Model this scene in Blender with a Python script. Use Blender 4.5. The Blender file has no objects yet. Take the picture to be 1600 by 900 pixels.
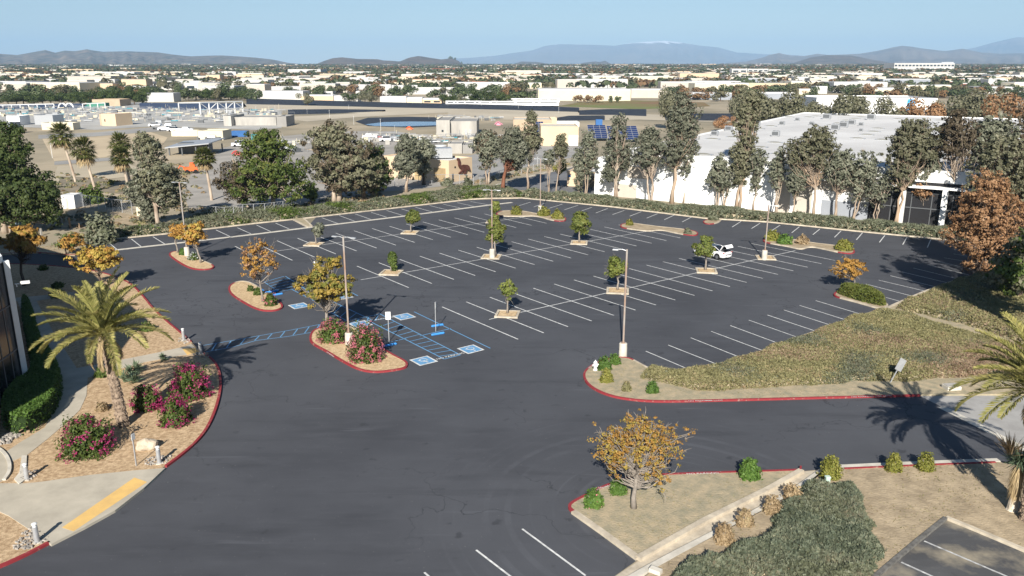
import bpy, math, random
import numpy as np
from mathutils import Vector, noise as mnoise
S = bpy.context.scene
COL = S.collection
RAD = math.radians
# ------------------------------------------------------------------ camera model (pixel of a 1600x900 frame -> place on the ground)
F = 1250.0; PITCH = math.atan(343 / 1250); HC = 21.6
cp, sp = math.cos(PITCH), math.sin(PITCH)
def tz(y): return 0.009 * min(max(0.0, y - 700), 7000)
def ray(x, y):
    a = (x - 800) / F; b = (450 - y) / F
    return np.array([a, cp + b * sp, -sp + b * cp])
def G(x, y, z=0.0):
    d = ray(x, y); t = (z - HC) / d[2]
    return np.array([d[0] * t, d[1] * t, z])
def GT(x, y):                      # on the gently rising plain far out
    d = ray(x, y)
    if d[2] < 0:
        t = -HC / d[2]
        if d[1] * t < 700: return G(x, y)
    k = d[2] / d[1]
    den = 0.009 - k
    Y = (HC + 0.009 * 700) / den if den > 1e-5 else 9e3
    Y = min(Y, 7400)
    t = Y / d[1]
    return np.array([d[0] * t, Y, tz(Y)])
def HT(x, yb, yt):                 # height of something standing at (x,yb) whose top shows at yt
    g = G(x, yb); b = (450 - yt) / F
    return HC + g[1] * (-sp + b * cp) / (cp + b * sp)
def ZD(yt, Y):
    b = (450 - yt) / F
    return HC + Y * (-sp + b * cp) / (cp + b * sp)
def MPP(x, y):                     # metres per pixel at a ground point
    g = G(x, y); return (g[1] * cp + HC * sp) / F
U = np.array([math.cos(.6485), math.sin(.6485)]); V = np.array([U[1], -U[0]])   # along the rows / along the stall lines
# ------------------------------------------------------------------ objects
def tag(o, label=None, cat=None, group=None, kind=None):
    if label: o['label'] = label
    if cat: o['category'] = cat
    if group: o['group'] = group
    if kind: o['kind'] = kind
    return o
def empty(name, loc, rz=0.0, label=None, cat=None, group=None):
    o = bpy.data.objects.new(name, None); COL.objects.link(o)
    o.location = tuple(float(v) for v in loc); o.rotation_euler = (0, 0, rz)
    return tag(o, label, cat, group)
class MB:
    def __init__(s): s.v = []; s.n = 0; s.f = []; s.mi = []
    def add(s, v, f, m=0):
        v = np.asarray(v, dtype=np.float64).reshape(-1, 3)
        f = np.asarray(f, dtype=np.int64) + s.n if not isinstance(f, list) else f
        if isinstance(f, list):
            for q in f:
                s.f.append(np.array([q], dtype=np.int64) + s.n); s.mi.append((1, m))
        else:
            s.f.append(f); s.mi.append((len(f), m))
        s.v.append(v); s.n += len(v)
    def box(s, c, d, rz=0.0, m=0, taper=1.0):
        x, y, z = d[0] / 2, d[1] / 2, d[2] / 2
        p = np.array([[-x, -y, -z], [x, -y, -z], [x, y, -z], [-x, y, -z], [-x * taper, -y * taper, z], [x * taper, -y * taper, z], [x * taper, y * taper, z], [-x * taper, y * taper, z]])
        ca, sa = math.cos(rz), math.sin(rz)
        q = p.copy(); q[:, 0] = p[:, 0] * ca - p[:, 1] * sa; q[:, 1] = p[:, 0] * sa + p[:, 1] * ca
        s.add(q + np.array(c), np.array([[0, 3, 2, 1], [4, 5, 6, 7], [0, 1, 5, 4], [1, 2, 6, 5], [2, 3, 7, 6], [3, 0, 4, 7]]), m)
    def prism(s, poly, z0, z1, m=0, mtop=None, bottom=True, scale=1.0):
        P = np.array([[p[0], p[1]] for p in poly], dtype=float)
        a = 0.5 * np.sum(P[:, 0] * np.roll(P[:, 1], -1) - np.roll(P[:, 0], -1) * P[:, 1])
        if a < 0: P = P[::-1]
        n = len(P); c = P.mean(0); T = c + (P - c) * scale
        v = np.vstack([np.c_[P, np.full(n, z0)], np.c_[T, np.full(n, z1)]])
        f = [[i, (i + 1) % n, n + (i + 1) % n, n + i] for i in range(n)]
        b = s.n
        s.add(v, np.array(f), m)
        s.f.append(np.array([[b + n + i for i in range(n)]])); s.mi.append((1, m if mtop is None else mtop))
        if bottom: s.f.append(np.array([[b + n - 1 - i for i in range(n)]])); s.mi.append((1, m))
    def sheet(s, poly, z, m=0):
        P = np.array([[p[0], p[1]] for p in poly], dtype=float)
        a = 0.5 * np.sum(P[:, 0] * np.roll(P[:, 1], -1) - np.roll(P[:, 0], -1) * P[:, 1])
        if a < 0: P = P[::-1]
        s.add(np.c_[P, np.full(len(P), z)], [list(range(len(P)))], m)
    def tube(s, pts, rad, n=7, m=0, cap=True):
        pts = np.asarray(pts, float); k = len(pts)
        rad = np.broadcast_to(np.asarray(rad, float), (k,))
        d = np.gradient(pts, axis=0); d /= np.linalg.norm(d, axis=1)[:, None] + 1e-9
        ref = np.array([0, 0, 1.0]) if abs(d[0][2]) < 0.9 else np.array([1.0, 0, 0])
        V_ = []
        a = np.linspace(0, 2 * math.pi, n, endpoint=False)
        for i in range(k):
            u = np.cross(d[i], ref); u /= np.linalg.norm(u) + 1e-9; w = np.cross(d[i], u)
            V_.append(pts[i] + rad[i] * (np.cos(a)[:, None] * u + np.sin(a)[:, None] * w))
        f = []
        for i in range(k - 1):
            for j in range(n):
                f.append([i * n + j, i * n + (j + 1) % n, (i + 1) * n + (j + 1) % n, (i + 1) * n + j])
        b = s.n
        s.add(np.vstack(V_), np.array(f), m)
        if cap:
            s.f.append(np.array([[b + (k - 1) * n + j for j in range(n)]])); s.mi.append((1, m))
            s.f.append(np.array([[b + n - 1 - j for j in range(n)]])); s.mi.append((1, m))
    def cyl(s, c, r, h, n=16, m=0, r2=None):
        s.tube([[c[0], c[1], c[2]], [c[0], c[1], c[2] + h]], [r, r if r2 is None else r2], n, m)
    def dome(s, c, r, h, n=14, k=5, m=0):
        pts = [[c[0], c[1], c[2] + h * math.sin(t)] for t in np.linspace(0, math.pi / 2, k)]
        s.tube(pts, [max(r * math.cos(t), .01) for t in np.linspace(0, math.pi / 2, k)], n, m)
    def quads(s, c, nrm, size, elong=1.6, rng=None, m=0):     # many diamond leaves
        N = len(c); rng = rng or np.random.default_rng(1)
        nrm = nrm / (np.linalg.norm(nrm, axis=1)[:, None] + 1e-9)
        r = rng.normal(size=(N, 3)); t = np.cross(nrm, r); t /= np.linalg.norm(t, axis=1)[:, None] + 1e-9
        b = np.cross(nrm, t); sz = (size * rng.uniform(.6, 1.35, N))[:, None]
        v = np.stack([c + t * sz * elong, c + b * sz, c - t * sz * elong, c - b * sz], 1).reshape(-1, 3)
        s.add(v, np.arange(4 * N).reshape(N, 4), m)
    def blades(s, c, h, w, rng, lean=.5, m=0):                  # upright grass-like blades
        N = len(c); a = rng.uniform(0, 2 * math.pi, N); hh = h * rng.uniform(.6, 1.3, N)
        u = np.c_[np.cos(a), np.sin(a), np.zeros(N)] * (w * rng.uniform(.6, 1.4, N))[:, None]
        tip = c + np.c_[rng.normal(0, lean, N) * hh, rng.normal(0, lean, N) * hh, hh]
        v = np.stack([c - u, c + u, tip], 1).reshape(-1, 3)
        s.add(v, np.arange(3 * N).reshape(N, 3), m)
    def mesh(s, name, mats, smooth=False):
        me = bpy.data.meshes.new(name)
        if s.n == 0: return me
        v = np.vstack(s.v)
        tot, st, idx = [], [], []
        for a in s.f:
            tot.append(np.full(len(a), a.shape[1])); idx.append(a.reshape(-1))
        tot = np.concatenate(tot); idx = np.concatenate(idx)
        start = np.concatenate([[0], np.cumsum(tot)[:-1]])
        me.vertices.add(len(v)); me.vertices.foreach_set('co', v.astype(np.float32).reshape(-1))
        me.loops.add(len(idx)); me.loops.foreach_set('vertex_index', idx.astype(np.int32))
        me.polygons.add(len(tot)); me.polygons.foreach_set('loop_start', start.astype(np.int32))
        me.polygons.foreach_set('loop_total', tot.astype(np.int32))
        mi = np.concatenate([np.full(n, m) for n, m in s.mi])
        me.polygons.foreach_set('material_index', mi.astype(np.int32))
        me.polygons.foreach_set('use_smooth', np.full(len(tot), bool(smooth)))
        me.update(calc_edges=True); me.validate()
        for m in (mats if isinstance(mats, (list, tuple)) else [mats]): me.materials.append(m)
        return me
    def build(s, name, mats, parent=None, smooth=False, loc=None):
        o = bpy.data.objects.new(name, s.mesh(name, mats, smooth)); COL.objects.link(o)
        if loc is not None: o.location = tuple(float(q) for q in loc)
        if parent: o.parent = parent
        return o
def struct(name, mb, mats, parent=None, **k):
    o = mb.build(name, mats, parent, **k)
    if parent is None: o['kind'] = 'structure'
    return o
def copy_tree(o, parent=None):
    c = o.copy(); COL.objects.link(c)
    if parent: c.parent = parent
    for ch in list(o.children): copy_tree(ch, c)
    return c
# ------------------------------------------------------------------ materials
def mat(name, col, rough=.85, spec=.3, var=0.0, scale=1.0, col2=None, bump=0.0, metal=0.0, detail=5, obj=False, emit=None, bscale=None, hue=None, stretch=None, pos=(.36, .64)):
    m = bpy.data.materials.new(name); m.use_nodes = True; nt = m.node_tree; N = nt.nodes; L = nt.links
    b = N['Principled BSDF']; b.inputs['Roughness'].default_value = rough; b.inputs['Specular IOR Level'].default_value = spec; b.inputs['Metallic'].default_value = metal
    b.inputs['Base Color'].default_value = (*col, 1)
    if var or col2 or bump:
        tc = N.new('ShaderNodeTexCoord'); g = N.new('ShaderNodeNewGeometry')
        src = tc.outputs['Object'] if obj else g.outputs['Position']
        if stretch:
            mp = N.new('ShaderNodeMapping'); mp.inputs['Scale'].default_value = stretch[:3]
            if len(stretch) > 3: mp.inputs['Rotation'].default_value[2] = stretch[3]
            L.new(src, mp.inputs[0]); src = mp.outputs[0]
        nz = N.new('ShaderNodeTexNoise'); nz.inputs['Scale'].default_value = scale; nz.inputs['Detail'].default_value = detail; nz.inputs['Roughness'].default_value = .65
        L.new(src, nz.inputs[0])
        r = N.new('ShaderNodeValToRGB')
        c2 = col2 or tuple(min(1, c * (1 - var)) for c in col)
        c1 = col if col2 else tuple(min(1, c * (1 + var)) for c in col)
        r.color_ramp.elements[0].position = pos[0]; r.color_ramp.elements[0].color = (*c2, 1)
        r.color_ramp.elements[1].position = pos[1]; r.color_ramp.elements[1].color = (*c1, 1)
        L.new(nz.outputs[0], r.inputs[0]); L.new(r.outputs[0], b.inputs['Base Color'])
        if bump:
            nb = N.new('ShaderNodeTexNoise'); nb.inputs['Scale'].default_value = bscale or scale * 6; nb.inputs['Detail'].default_value = 6
            L.new(src, nb.inputs[0])
            bp = N.new('ShaderNodeBump'); bp.inputs['Strength'].default_value = min(1, bump); bp.inputs['Distance'].default_value = .05
            L.new(nb.outputs[0], bp.inputs['Height']); L.new(bp.outputs[0], b.inputs['Normal'])
    return m
def leafmat(name, cols, trans=.25, rough=.6):
    m = bpy.data.materials.new(name); m.use_nodes = True; nt = m.node_tree; N = nt.nodes; L = nt.links
    b = N['Principled BSDF']; b.inputs['Roughness'].default_value = rough; b.inputs['Specular IOR Level'].default_value = .25
    g = N.new('ShaderNodeNewGeometry'); r = N.new('ShaderNodeValToRGB'); oi = N.new('ShaderNodeObjectInfo')
    e = r.color_ramp.elements
    for i, c in enumerate(cols):
        p = i / max(1, len(cols) - 1)
        if i < 2: q = e[i]; q.position = p
        else: q = e.new(p)
    e[0].position = 0
    for i, c in enumerate(cols):
        e[i].position = i / max(1, len(cols) - 1)
    for i, c in enumerate(cols): e[i].color = (*c, 1)
    nz = N.new('ShaderNodeTexNoise'); nz.inputs['Scale'].default_value = .7; nz.inputs['Detail'].default_value = 2
    L.new(g.outputs['Position'], nz.inputs[0])
    mx = N.new('ShaderNodeMath'); mx.operation = 'MULTIPLY_ADD'; mx.inputs[1].default_value = .55
    L.new(g.outputs['Random Per Island'], mx.inputs[0])
    m2 = N.new('ShaderNodeMath'); m2.operation = 'MULTIPLY_ADD'; m2.inputs[1].default_value = .9; m2.inputs[2].default_value = -.22
    L.new(nz.outputs[0], m2.inputs[0]); L.new(m2.outputs[0], mx.inputs[2])
    L.new(mx.outputs[0], r.inputs[0])
    hs = N.new('ShaderNodeHueSaturation'); vm = N.new('ShaderNodeMapRange'); vm.inputs[3].default_value = .85; vm.inputs[4].default_value = 1.2
    L.new(oi.outputs['Random'], vm.inputs[0]); L.new(vm.outputs[0], hs.inputs['Value']); L.new(r.outputs[0], hs.inputs['Color'])
    L.new(hs.outputs[0], b.inputs['Base Color'])
    t = N.new('ShaderNodeBsdfTranslucent'); L.new(hs.outputs[0], t.inputs[0])
    mix = N.new('ShaderNodeMixShader'); mix.inputs[0].default_value = trans
    L.new(b.outputs[0], mix.inputs[1]); L.new(t.outputs[0], mix.inputs[2]); L.new(mix.outputs[0], N['Material Output'].inputs[0])
    return m
def asphalt_mat(name, base, light, crack=.5, dust=None, marks=None):
    m = bpy.data.materials.new(name); m.use_nodes = True; nt = m.node_tree; N = nt.nodes; L = nt.links
    b = N['Principled BSDF']; b.inputs['Roughness'].default_value = .8; b.inputs['Specular IOR Level'].default_value = .3
    g = N.new('ShaderNodeNewGeometry')
    def nz(scale, det, st=None, rot=0.0):
        n = N.new('ShaderNodeTexNoise'); n.inputs['Scale'].default_value = scale; n.inputs['Detail'].default_value = det; n.inputs['Roughness'].default_value = .6
        if st:
            mp = N.new('ShaderNodeMapping'); mp.inputs['Scale'].default_value = st; mp.inputs['Rotation'].default_value[2] = rot
            L.new(g.outputs['Position'], mp.inputs[0]); L.new(mp.outputs[0], n.inputs[0])
        else: L.new(g.outputs['Position'], n.inputs[0])
        return n.outputs[0]
    def ramp(src, a, bb, c0, c1):
        r = N.new('ShaderNodeValToRGB'); e = r.color_ramp.elements
        e[0].position = a; e[1].position = bb; e[0].color = (*c0, 1); e[1].color = (*c1, 1); L.new(src, r.inputs[0]); return r.outputs[0]
    def mix(a, bb, f, mode='MIX'):
        x = N.new('ShaderNodeMixRGB'); x.blend_type = mode
        for s_, q in ((0, f), (1, a), (2, bb)):
            if isinstance(q, (int, float)): x.inputs[s_].default_value = q
            elif isinstance(q, tuple): x.inputs[s_].default_value = (*q, 1)
            else: L.new(q, x.inputs[s_])
        return x.outputs[0]
    W, K = (1, 1, 1), (0, 0, 0)
    c = mix(base, light, ramp(nz(.05, 5), .36, .62, K, W))
    c = mix(c, light, mix(K, W, ramp(nz(1.1, 6, (.3, 1, 1), -.62), .5, .74, K, (.55, .55, .55))))
    c = mix(c, tuple(v * .7 for v in base), ramp(nz(.5, 4, (.2, 1.2, 1), -.2), .55, .75, K, (.6, .6, .6)))
    c = mix(c, tuple(min(1, v * 1.5) for v in light), ramp(nz(1.3, 3, (.07, 1.0, 1), .55), .64, .72, K, (.4, .4, .4)))
    c = mix(c, tuple(v * .62 for v in base), ramp(nz(.9, 2), .66, .74, K, (.6, .6, .6)))
    # cracks: thin edges of large irregular cells
    vo = N.new('ShaderNodeTexVoronoi'); vo.feature = 'DISTANCE_TO_EDGE'; vo.inputs['Scale'].default_value = .11
    dn = N.new('ShaderNodeTexNoise'); dn.inputs['Scale'].default_value = .5; dn.inputs['Detail'].default_value = 5
    L.new(g.outputs['Position'], dn.inputs[0])
    va = N.new('ShaderNodeVectorMath'); va.operation = 'MULTIPLY_ADD'; va.inputs[1].default_value = (5, 5, 5)
    L.new(dn.outputs[1], va.inputs[0]); L.new(g.outputs['Position'], va.inputs[2]); L.new(va.outputs[0], vo.inputs[0])
    ck = ramp(vo.outputs['Distance'], .002, .006, W, K)
    gate = ramp(nz(.05, 2), .46, .56, K, (crack,) * 3)
    c = mix(c, tuple(v * .6 for v in base), mix(K, ck, gate))
    if marks is not None:                      # curved tyre scuffs round a turning point
        vd = N.new('ShaderNodeVectorMath'); vd.operation = 'DISTANCE'; vd.inputs[1].default_value = (marks[0], marks[1], 0); L.new(g.outputs['Position'], vd.inputs[0])
        n1 = N.new('ShaderNodeTexNoise'); n1.noise_dimensions = '1D'; n1.inputs['Scale'].default_value = 1.7; n1.inputs['Detail'].default_value = 4; L.new(vd.outputs['Value'], n1.inputs['W'])
        g1 = N.new('ShaderNodeMapRange'); g1.inputs[1].default_value = 1.5; g1.inputs[2].default_value = 5; L.new(vd.outputs['Value'], g1.inputs[0])
        g2 = N.new('ShaderNodeMapRange'); g2.inputs[1].default_value = 14; g2.inputs[2].default_value = 7; L.new(vd.outputs['Value'], g2.inputs[0])
        c = mix(c, tuple(v * 1.5 for v in light), mix(K, mix(K, mix(K, ramp(n1.outputs[0], .52, .66, K, (.34, .34, .34)), g1.outputs[0]), g2.outputs[0]), ramp(nz(.3, 4), .42, .6, K, W)))
    sp_ = ramp(nz(9, 2), .72, .78, K, (.5, .5, .5)); c = mix(c, (.35, .33, .3), sp_)
    fine = nz(60, 2); c = mix(c, ramp(fine, .2, .8, (.75, .75, .75), (1.25, 1.25, 1.25)), 1.0, 'MULTIPLY')
    if dust:
        c = mix(c, dust, ramp(nz(.35, 5), .45, .62, K, (.9, .9, .9)))
    L.new(c, b.inputs['Base Color'])
    return m
asphalt = asphalt_mat('asphalt', (.051, .053, .060), (.076, .079, .088), .9, marks=G(1040, 800))
asphalt_old = asphalt_mat('old_asphalt', (.07, .07, .072), (.12, .12, .12), 1.0, dust=(.30, .26, .19))
asphalt_far = asphalt_mat('drive_asphalt', (.11, .11, .115), (.17, .17, .17), .3)
soil_far = mat('dry_ground', (.30, .25, .18), 1, .1, col2=(.19, .165, .12), scale=.02, detail=8)
def groundmat():
    m = mat('valley_ground', (.42, .35, .25), 1, .1, col2=(.20, .18, .13), scale=.018, detail=9, bump=.3, bscale=1.5)
    return m
ground_m = groundmat()
mulch = mat('wood_chip_mulch', (.62, .46, .29), 1, .1, col2=(.33, .22, .125), scale=5, detail=6, bump=1, bscale=25)
mulch_hi = mat('island_mulch', (.66, .50, .30), 1, .1, col2=(.42, .29, .165), scale=4.5, detail=6, bump=1, bscale=25)
soil = mat('bare_soil', (.42, .335, .225), 1, .1, col2=(.27, .215, .145), scale=1.1, detail=9, bump=.8, bscale=7)
soilgrass = mat('dry_weedy_soil', (.42, .34, .225), 1, .1, col2=(.27, .245, .17), scale=1.6, detail=9, bump=.8, bscale=9)
conc = mat('concrete', (.48, .435, .35), .9, .2, col2=(.37, .335, .27), scale=.5, detail=8, bump=.2, bscale=30)
conc_kerb = mat('tan_concrete_kerb', (.56, .49, .38), .9, .2, col2=(.36, .31, .24), scale=1.3, detail=9)
conc_lt = mat('pale_concrete', (.60, .56, .48), .9, .2, col2=(.44, .41, .35), scale=1.2, detail=6)
conc_grey = mat('grey_concrete', (.33, .32, .30), .9, .2, col2=(.25, .24, .225), scale=.06, detail=7)
conc_wall = mat('water_stained_concrete', (.44, .42, .38), .9, .2, col2=(.30, .285, .26), scale=.25, detail=6, stretch=(1, 1, .25))
red = mat('red_kerb_paint', (.25, .03, .036), .75, .3, col2=(.30, .17, .14), scale=3.2, detail=8, pos=(.33, .43))
blue = mat('blue_paint', (.09, .26, .48), .7, .3, col2=(.15, .31, .48), scale=3)
blue_deep = mat('blue_stop_paint', (.05, .25, .62), .6, .3, var=.08, scale=2)  # deeper blue for wheel stops and blue kerbs
whitep = mat('white_line_paint', (.74, .74, .71), .8, .3, col2=(.42, .42, .41), scale=3, detail=8)
whitep2 = mat('worn_white_paint', (.6, .6, .58), .8, .3, col2=(.25, .25, .25), scale=4, detail=8)
yellow = mat('yellow_tactile_paint', (.72, .47, .16), .8, .3, col2=(.62, .40, .15), scale=1.2, bump=.4, bscale=40)
white_b = mat('white_stucco', (.80, .80, .78), .9, .2, var=.03, scale=.3)
town_w = mat('sunbleached_white_wall', (.52, .51, .48), .9, .2, var=.1, scale=.02)
roof_b = mat('white_membrane_roof', (.62, .61, .59), .9, .2, col2=(.50, .49, .475), scale=.06, detail=6)
beige_b = mat('beige_stucco', (.50, .45, .385), .9, .2, var=.04, scale=.3)
tan_b = mat('tan_stucco', (.60, .46, .31), .9, .2, var=.05, scale=.3)
tan2_b = mat('brown_tan_stucco', (.44, .34, .24), .9, .2, var=.06, scale=.3)
cream_b = mat('cream_wall', (.62, .56, .42), .9, .2, var=.05, scale=.1)
grey_b = mat('grey_wall', (.30, .32, .35), .9, .2, var=.06, scale=.1)
dark_b = mat('dark_glass', (.012, .014, .018), .15, .6)
black_m = mat('dark_recess', (.015, .015, .017), .6, .3)
window_m = mat('window_glass', (.03, .04, .05), .2, .6)
red_brick = mat('red_brown_wall', (.22, .085, .055), .9, .2, var=.15, scale=.2)
tile_roof = mat('terracotta_roof', (.36, .15, .085), .9, .2, var=.15, scale=.3)
steel = mat('galvanised_steel', (.42, .43, .44), .45, .5, metal=.4, var=.08, scale=4)
steel_w = mat('white_steel', (.68, .68, .66), .5, .4, var=.04, scale=3)
steel_d = mat('dark_steel', (.10, .105, .11), .5, .4)
rust = mat('weathered_pole_paint', (.26, .16, .11), .8, .3, col2=(.30, .275, .25), scale=1.6, stretch=(1, 1, .35), detail=5)
wood_p = mat('old_wood', (.25, .18, .12), .9, .2, var=.2, scale=3)
liner = mat('black_pond_liner', (.020, .023, .032), .7, .3, col2=(.035, .038, .045), scale=.2)
liner_b = mat('blue_grey_liner', (.045, .065, .115), .7, .3, var=.15, scale=.2)
water_m = mat('pond_water', (.015, .06, .17), .15, .5, var=.2, scale=.05)
solar = mat('solar_cells', (.02, .035, .11), .2, .6)
teal = mat('teal_paint', (.03, .24, .30), .6, .4, var=.1)
blue_c = mat('blue_container_paint', (.03, .12, .32), .6, .4, var=.1)
orange_m = mat('orange_machine_paint', (.75, .12, .02), .5, .4, var=.1)
red_m = mat('red_equipment_paint', (.45, .05, .05), .5, .4, var=.1)
pink_m = mat('pink_pipe_paint', (.55, .20, .28), .5, .4, var=.1)
rubber = mat('black_rubber', (.012, .012, .012), .8, .3)
carpaint = mat('white_car_paint', (.80, .80, .80), .25, .5)
rockm = mat('river_stone', (.42, .38, .33), .9, .2, col2=(.16, .15, .14), scale=2.2)
bark_g = mat('pale_gum_bark', (.50, .42, .33), .9, .2, col2=(.26, .19, .14), scale=1.1, detail=5, stretch=(1, 1, .3))
bark_t = mat('tan_gum_bark', (.42, .30, .20), .9, .2, col2=(.30, .25, .20), scale=1.1, stretch=(1, 1, .3))
bark_r = mat('red_brown_bark', (.17, .075, .045), .9, .2, var=.3, scale=2, stretch=(1, 1, .3))
bark_d = mat('dark_bark', (.10, .075, .06), .95, .2, var=.3, scale=3, stretch=(1, 1, .3))
bark_y = mat('grey_young_bark', (.24, .21, .18), .95, .2, var=.2, scale=5)
bark_p = mat('palm_trunk_bark', (.34, .26, .19), .95, .2, col2=(.13, .095, .07), scale=5, bump=1, bscale=14)
L_euc = leafmat('grey_green_gum_leaves', [(.065, .072, .048), (.13, .14, .095), (.20, .205, .145), (.27, .26, .20)])
L_euc2 = leafmat('olive_gum_leaves', [(.06, .062, .036), (.12, .12, .068), (.18, .175, .11), (.25, .23, .16)])
L_eucb = leafmat('brownish_gum_leaves', [(.05, .040, .026), (.09, .072, .045), (.13, .10, .065), (.10, .10, .055)])
L_pine = leafmat('dark_pine_needles', [(.018, .032, .010), (.042, .065, .018), (.075, .10, .028), (.11, .125, .04)])
L_green = leafmat('mid_green_leaves', [(.028, .048, .010), (.06, .09, .018), (.10, .14, .03), (.14, .17, .05)])
L_bright = leafmat('bright_green_leaves', [(.04, .08, .012), (.08, .15, .022), (.13, .20, .04), (.18, .25, .06)])
L_lot = leafmat('yellow_green_leaves', [(.055, .075, .018), (.11, .14, .03), (.17, .19, .045), (.22, .21, .06)])
L_oran = leafmat('orange_autumn_leaves', [(.20, .12, .03), (.35, .19, .045), (.44, .25, .06), (.42, .30, .09)], .3)
L_yel = leafmat('yellow_autumn_leaves', [(.15, .14, .03), (.32, .245, .05), (.43, .31, .075), (.42, .23, .05)], .3)
L_rust = leafmat('dead_rust_needles', [(.13, .065, .03), (.24, .13, .065), (.35, .20, .10), (.45, .29, .16)], .2)
L_sage = leafmat('sage_shrub_leaves', [(.065, .075, .042), (.12, .13, .075), (.18, .19, .13), (.16, .115, .07)])
L_sage2 = leafmat('olive_cover_leaves', [(.12, .115, .05), (.22, .205, .095), (.29, .265, .13), (.30, .19, .12)])
L_rustg = leafmat('pinkish_dry_grass', [(.15, .10, .065), (.25, .17, .11), (.34, .245, .165), (.30, .26, .15)])
L_cover = leafmat('blue_green_cover_leaves', [(.045, .058, .038), (.10, .12, .078), (.165, .18, .12), (.25, .235, .15)])
L_hedge = leafmat('clipped_hedge_leaves', [(.03, .07, .012), (.06, .12, .02), (.10, .17, .035), (.14, .22, .05)])
L_bush = leafmat('yellow_olive_bush_leaves', [(.08, .09, .015), (.15, .16, .03), (.23, .22, .05), (.30, .26, .08)])
L_brownb = leafmat('dry_bush_twigs', [(.17, .115, .06), (.28, .20, .11), (.36, .27, .16), (.25, .22, .10)])
L_mag = leafmat('magenta_flowers', [(.16, .012, .05), (.29, .025, .10), (.42, .05, .17), (.20, .015, .065)], .3)
L_pink = leafmat('dusty_pink_flowers', [(.38, .06, .10), (.52, .13, .17), (.60, .22, .25), (.42, .08, .12)], .3)
L_palm = leafmat('palm_leaflets', [(.10, .11, .025), (.20, .20, .055), (.35, .32, .11), (.50, .42, .17)], .2)
L_fan = leafmat('fan_palm_leaves', [(.03, .045, .012), (.06, .08, .02), (.12, .12, .035), (.21, .185, .06)], .2)
L_dead = leafmat('dead_palm_fronds', [(.22, .15, .07), (.38, .28, .15), (.48, .38, .22), (.30, .23, .13)], .2)
L_aga = leafmat('agave_leaves', [(.07, .10, .06), (.12, .17, .10), (.19, .24, .15), (.25, .28, .16)], .1)
L_white = leafmat('white_flowers', [(.7, .7, .66), (.8, .8, .78), (.06, .10, .03), (.07, .12, .03)], .2)
L_far1 = leafmat('far_dark_green_crown', [(.035, .05, .022), (.06, .08, .034), (.09, .11, .05), (.12, .135, .065)], .1)
L_far2 = leafmat('far_olive_crown', [(.05, .048, .025), (.085, .08, .04), (.12, .11, .06), (.14, .12, .07)], .1)
L_far3 = leafmat('far_orange_brown_crown', [(.11, .07, .035), (.17, .10, .05), (.22, .135, .065), (.12, .095, .05)], .1)
# ------------------------------------------------------------------ geometry generators
def inpoly(P, poly):
    x, y = P[:, 0], P[:, 1]; r = np.zeros(len(P), bool); n = len(poly); j = n - 1
    for i in range(n):
        xi, yi, xj, yj = poly[i][0], poly[i][1], poly[j][0], poly[j][1]
        c = ((yi > y) != (yj > y)) & (x < (xj - xi) * (y - yi) / ((yj - yi) or 1e-12) + xi)
        r ^= c; j = i
    return r
def edgedist(P, poly):
    d = np.full(len(P), 1e9); n = len(poly)
    for i in range(n):
        a = np.array(poly[i][:2], float); b = np.array(poly[(i + 1) % n][:2], float); ab = b - a
        t = np.clip(((P - a) @ ab) / (ab @ ab + 1e-12), 0, 1)
        d = np.minimum(d, np.linalg.norm(P - (a + t[:, None] * ab), axis=1))
    return d
def sample(poly, n, rng):
    Q = np.array([p[:2] for p in poly], float); lo, hi = Q.min(0), Q.max(0); out = []
    c = 0
    while c < n:
        P = rng.uniform(lo, hi, (n * 2 + 50, 2)); P = P[inpoly(P, poly)]
        out.append(P); c += len(P)
    return np.vstack(out)[:n]
def PX(pts, z=0.0): return [G(x, y, z) for x, y in pts]
def smooth_poly(pts, it=2, closed=True):
    P = np.array([p[:2] for p in pts], float)
    for _ in range(it):
        Q = []
        n = len(P); rng_ = range(n if closed else n - 1)
        if not closed: Q.append(P[0])
        for i in rng_:
            a, b = P[i], P[(i + 1) % n]; Q += [a * .75 + b * .25, a * .25 + b * .75]
        if not closed: Q.append(P[-1])
        P = np.array(Q)
    return P
def nzf(P, s, seed=0.0):
    return np.array([mnoise.noise(Vector((p[0] * s + seed, p[1] * s - seed, seed))) for p in P])
def ribbon(mb, path, w, z0, z1, closed=False, m=0, side=0):
    """kerb-like solid ribbon along a polyline; side 1 keeps it to the left of the path, -1 to the right, 0 centred"""
    P = np.array([p[:2] for p in path], float); n = len(P)
    d = np.roll(P, -1, 0) - P
    if not closed: d[-1] = d[-2]
    d /= np.linalg.norm(d, axis=1)[:, None] + 1e-9
    dp = np.roll(d, 1, 0)
    if not closed: dp[0] = d[0]
    t = d + dp; t /= np.linalg.norm(t, axis=1)[:, None] + 1e-9
    nrm = np.c_[-t[:, 1], t[:, 0]]; cs = np.clip(np.abs((nrm * np.c_[-d[:, 1], d[:, 0]]).sum(1)), .5, 1)
    nrm = nrm / cs[:, None]
    a = P + nrm * (w if side == 1 else (w / 2 if side == 0 else 0)); b = P - nrm * (w if side == -1 else (w / 2 if side == 0 else 0))
    v = np.vstack([np.c_[a, np.full(n, z0)], np.c_[a, np.full(n, z1)], np.c_[b, np.full(n, z1)], np.c_[b, np.full(n, z0)]])
    f = []
    for i in range(n if closed else n - 1):
        j = (i + 1) % n
        for k in range(4):
            k2 = (k + 1) % 4
            f.append([k * n + i, k * n + j, k2 * n + j, k2 * n + i])
    if not closed: f += [[0, n, 2 * n, 3 * n], [n - 1, 4 * n - 1, 3 * n - 1, 2 * n - 1]]
    mb.add(v, np.array(f), m)
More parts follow.
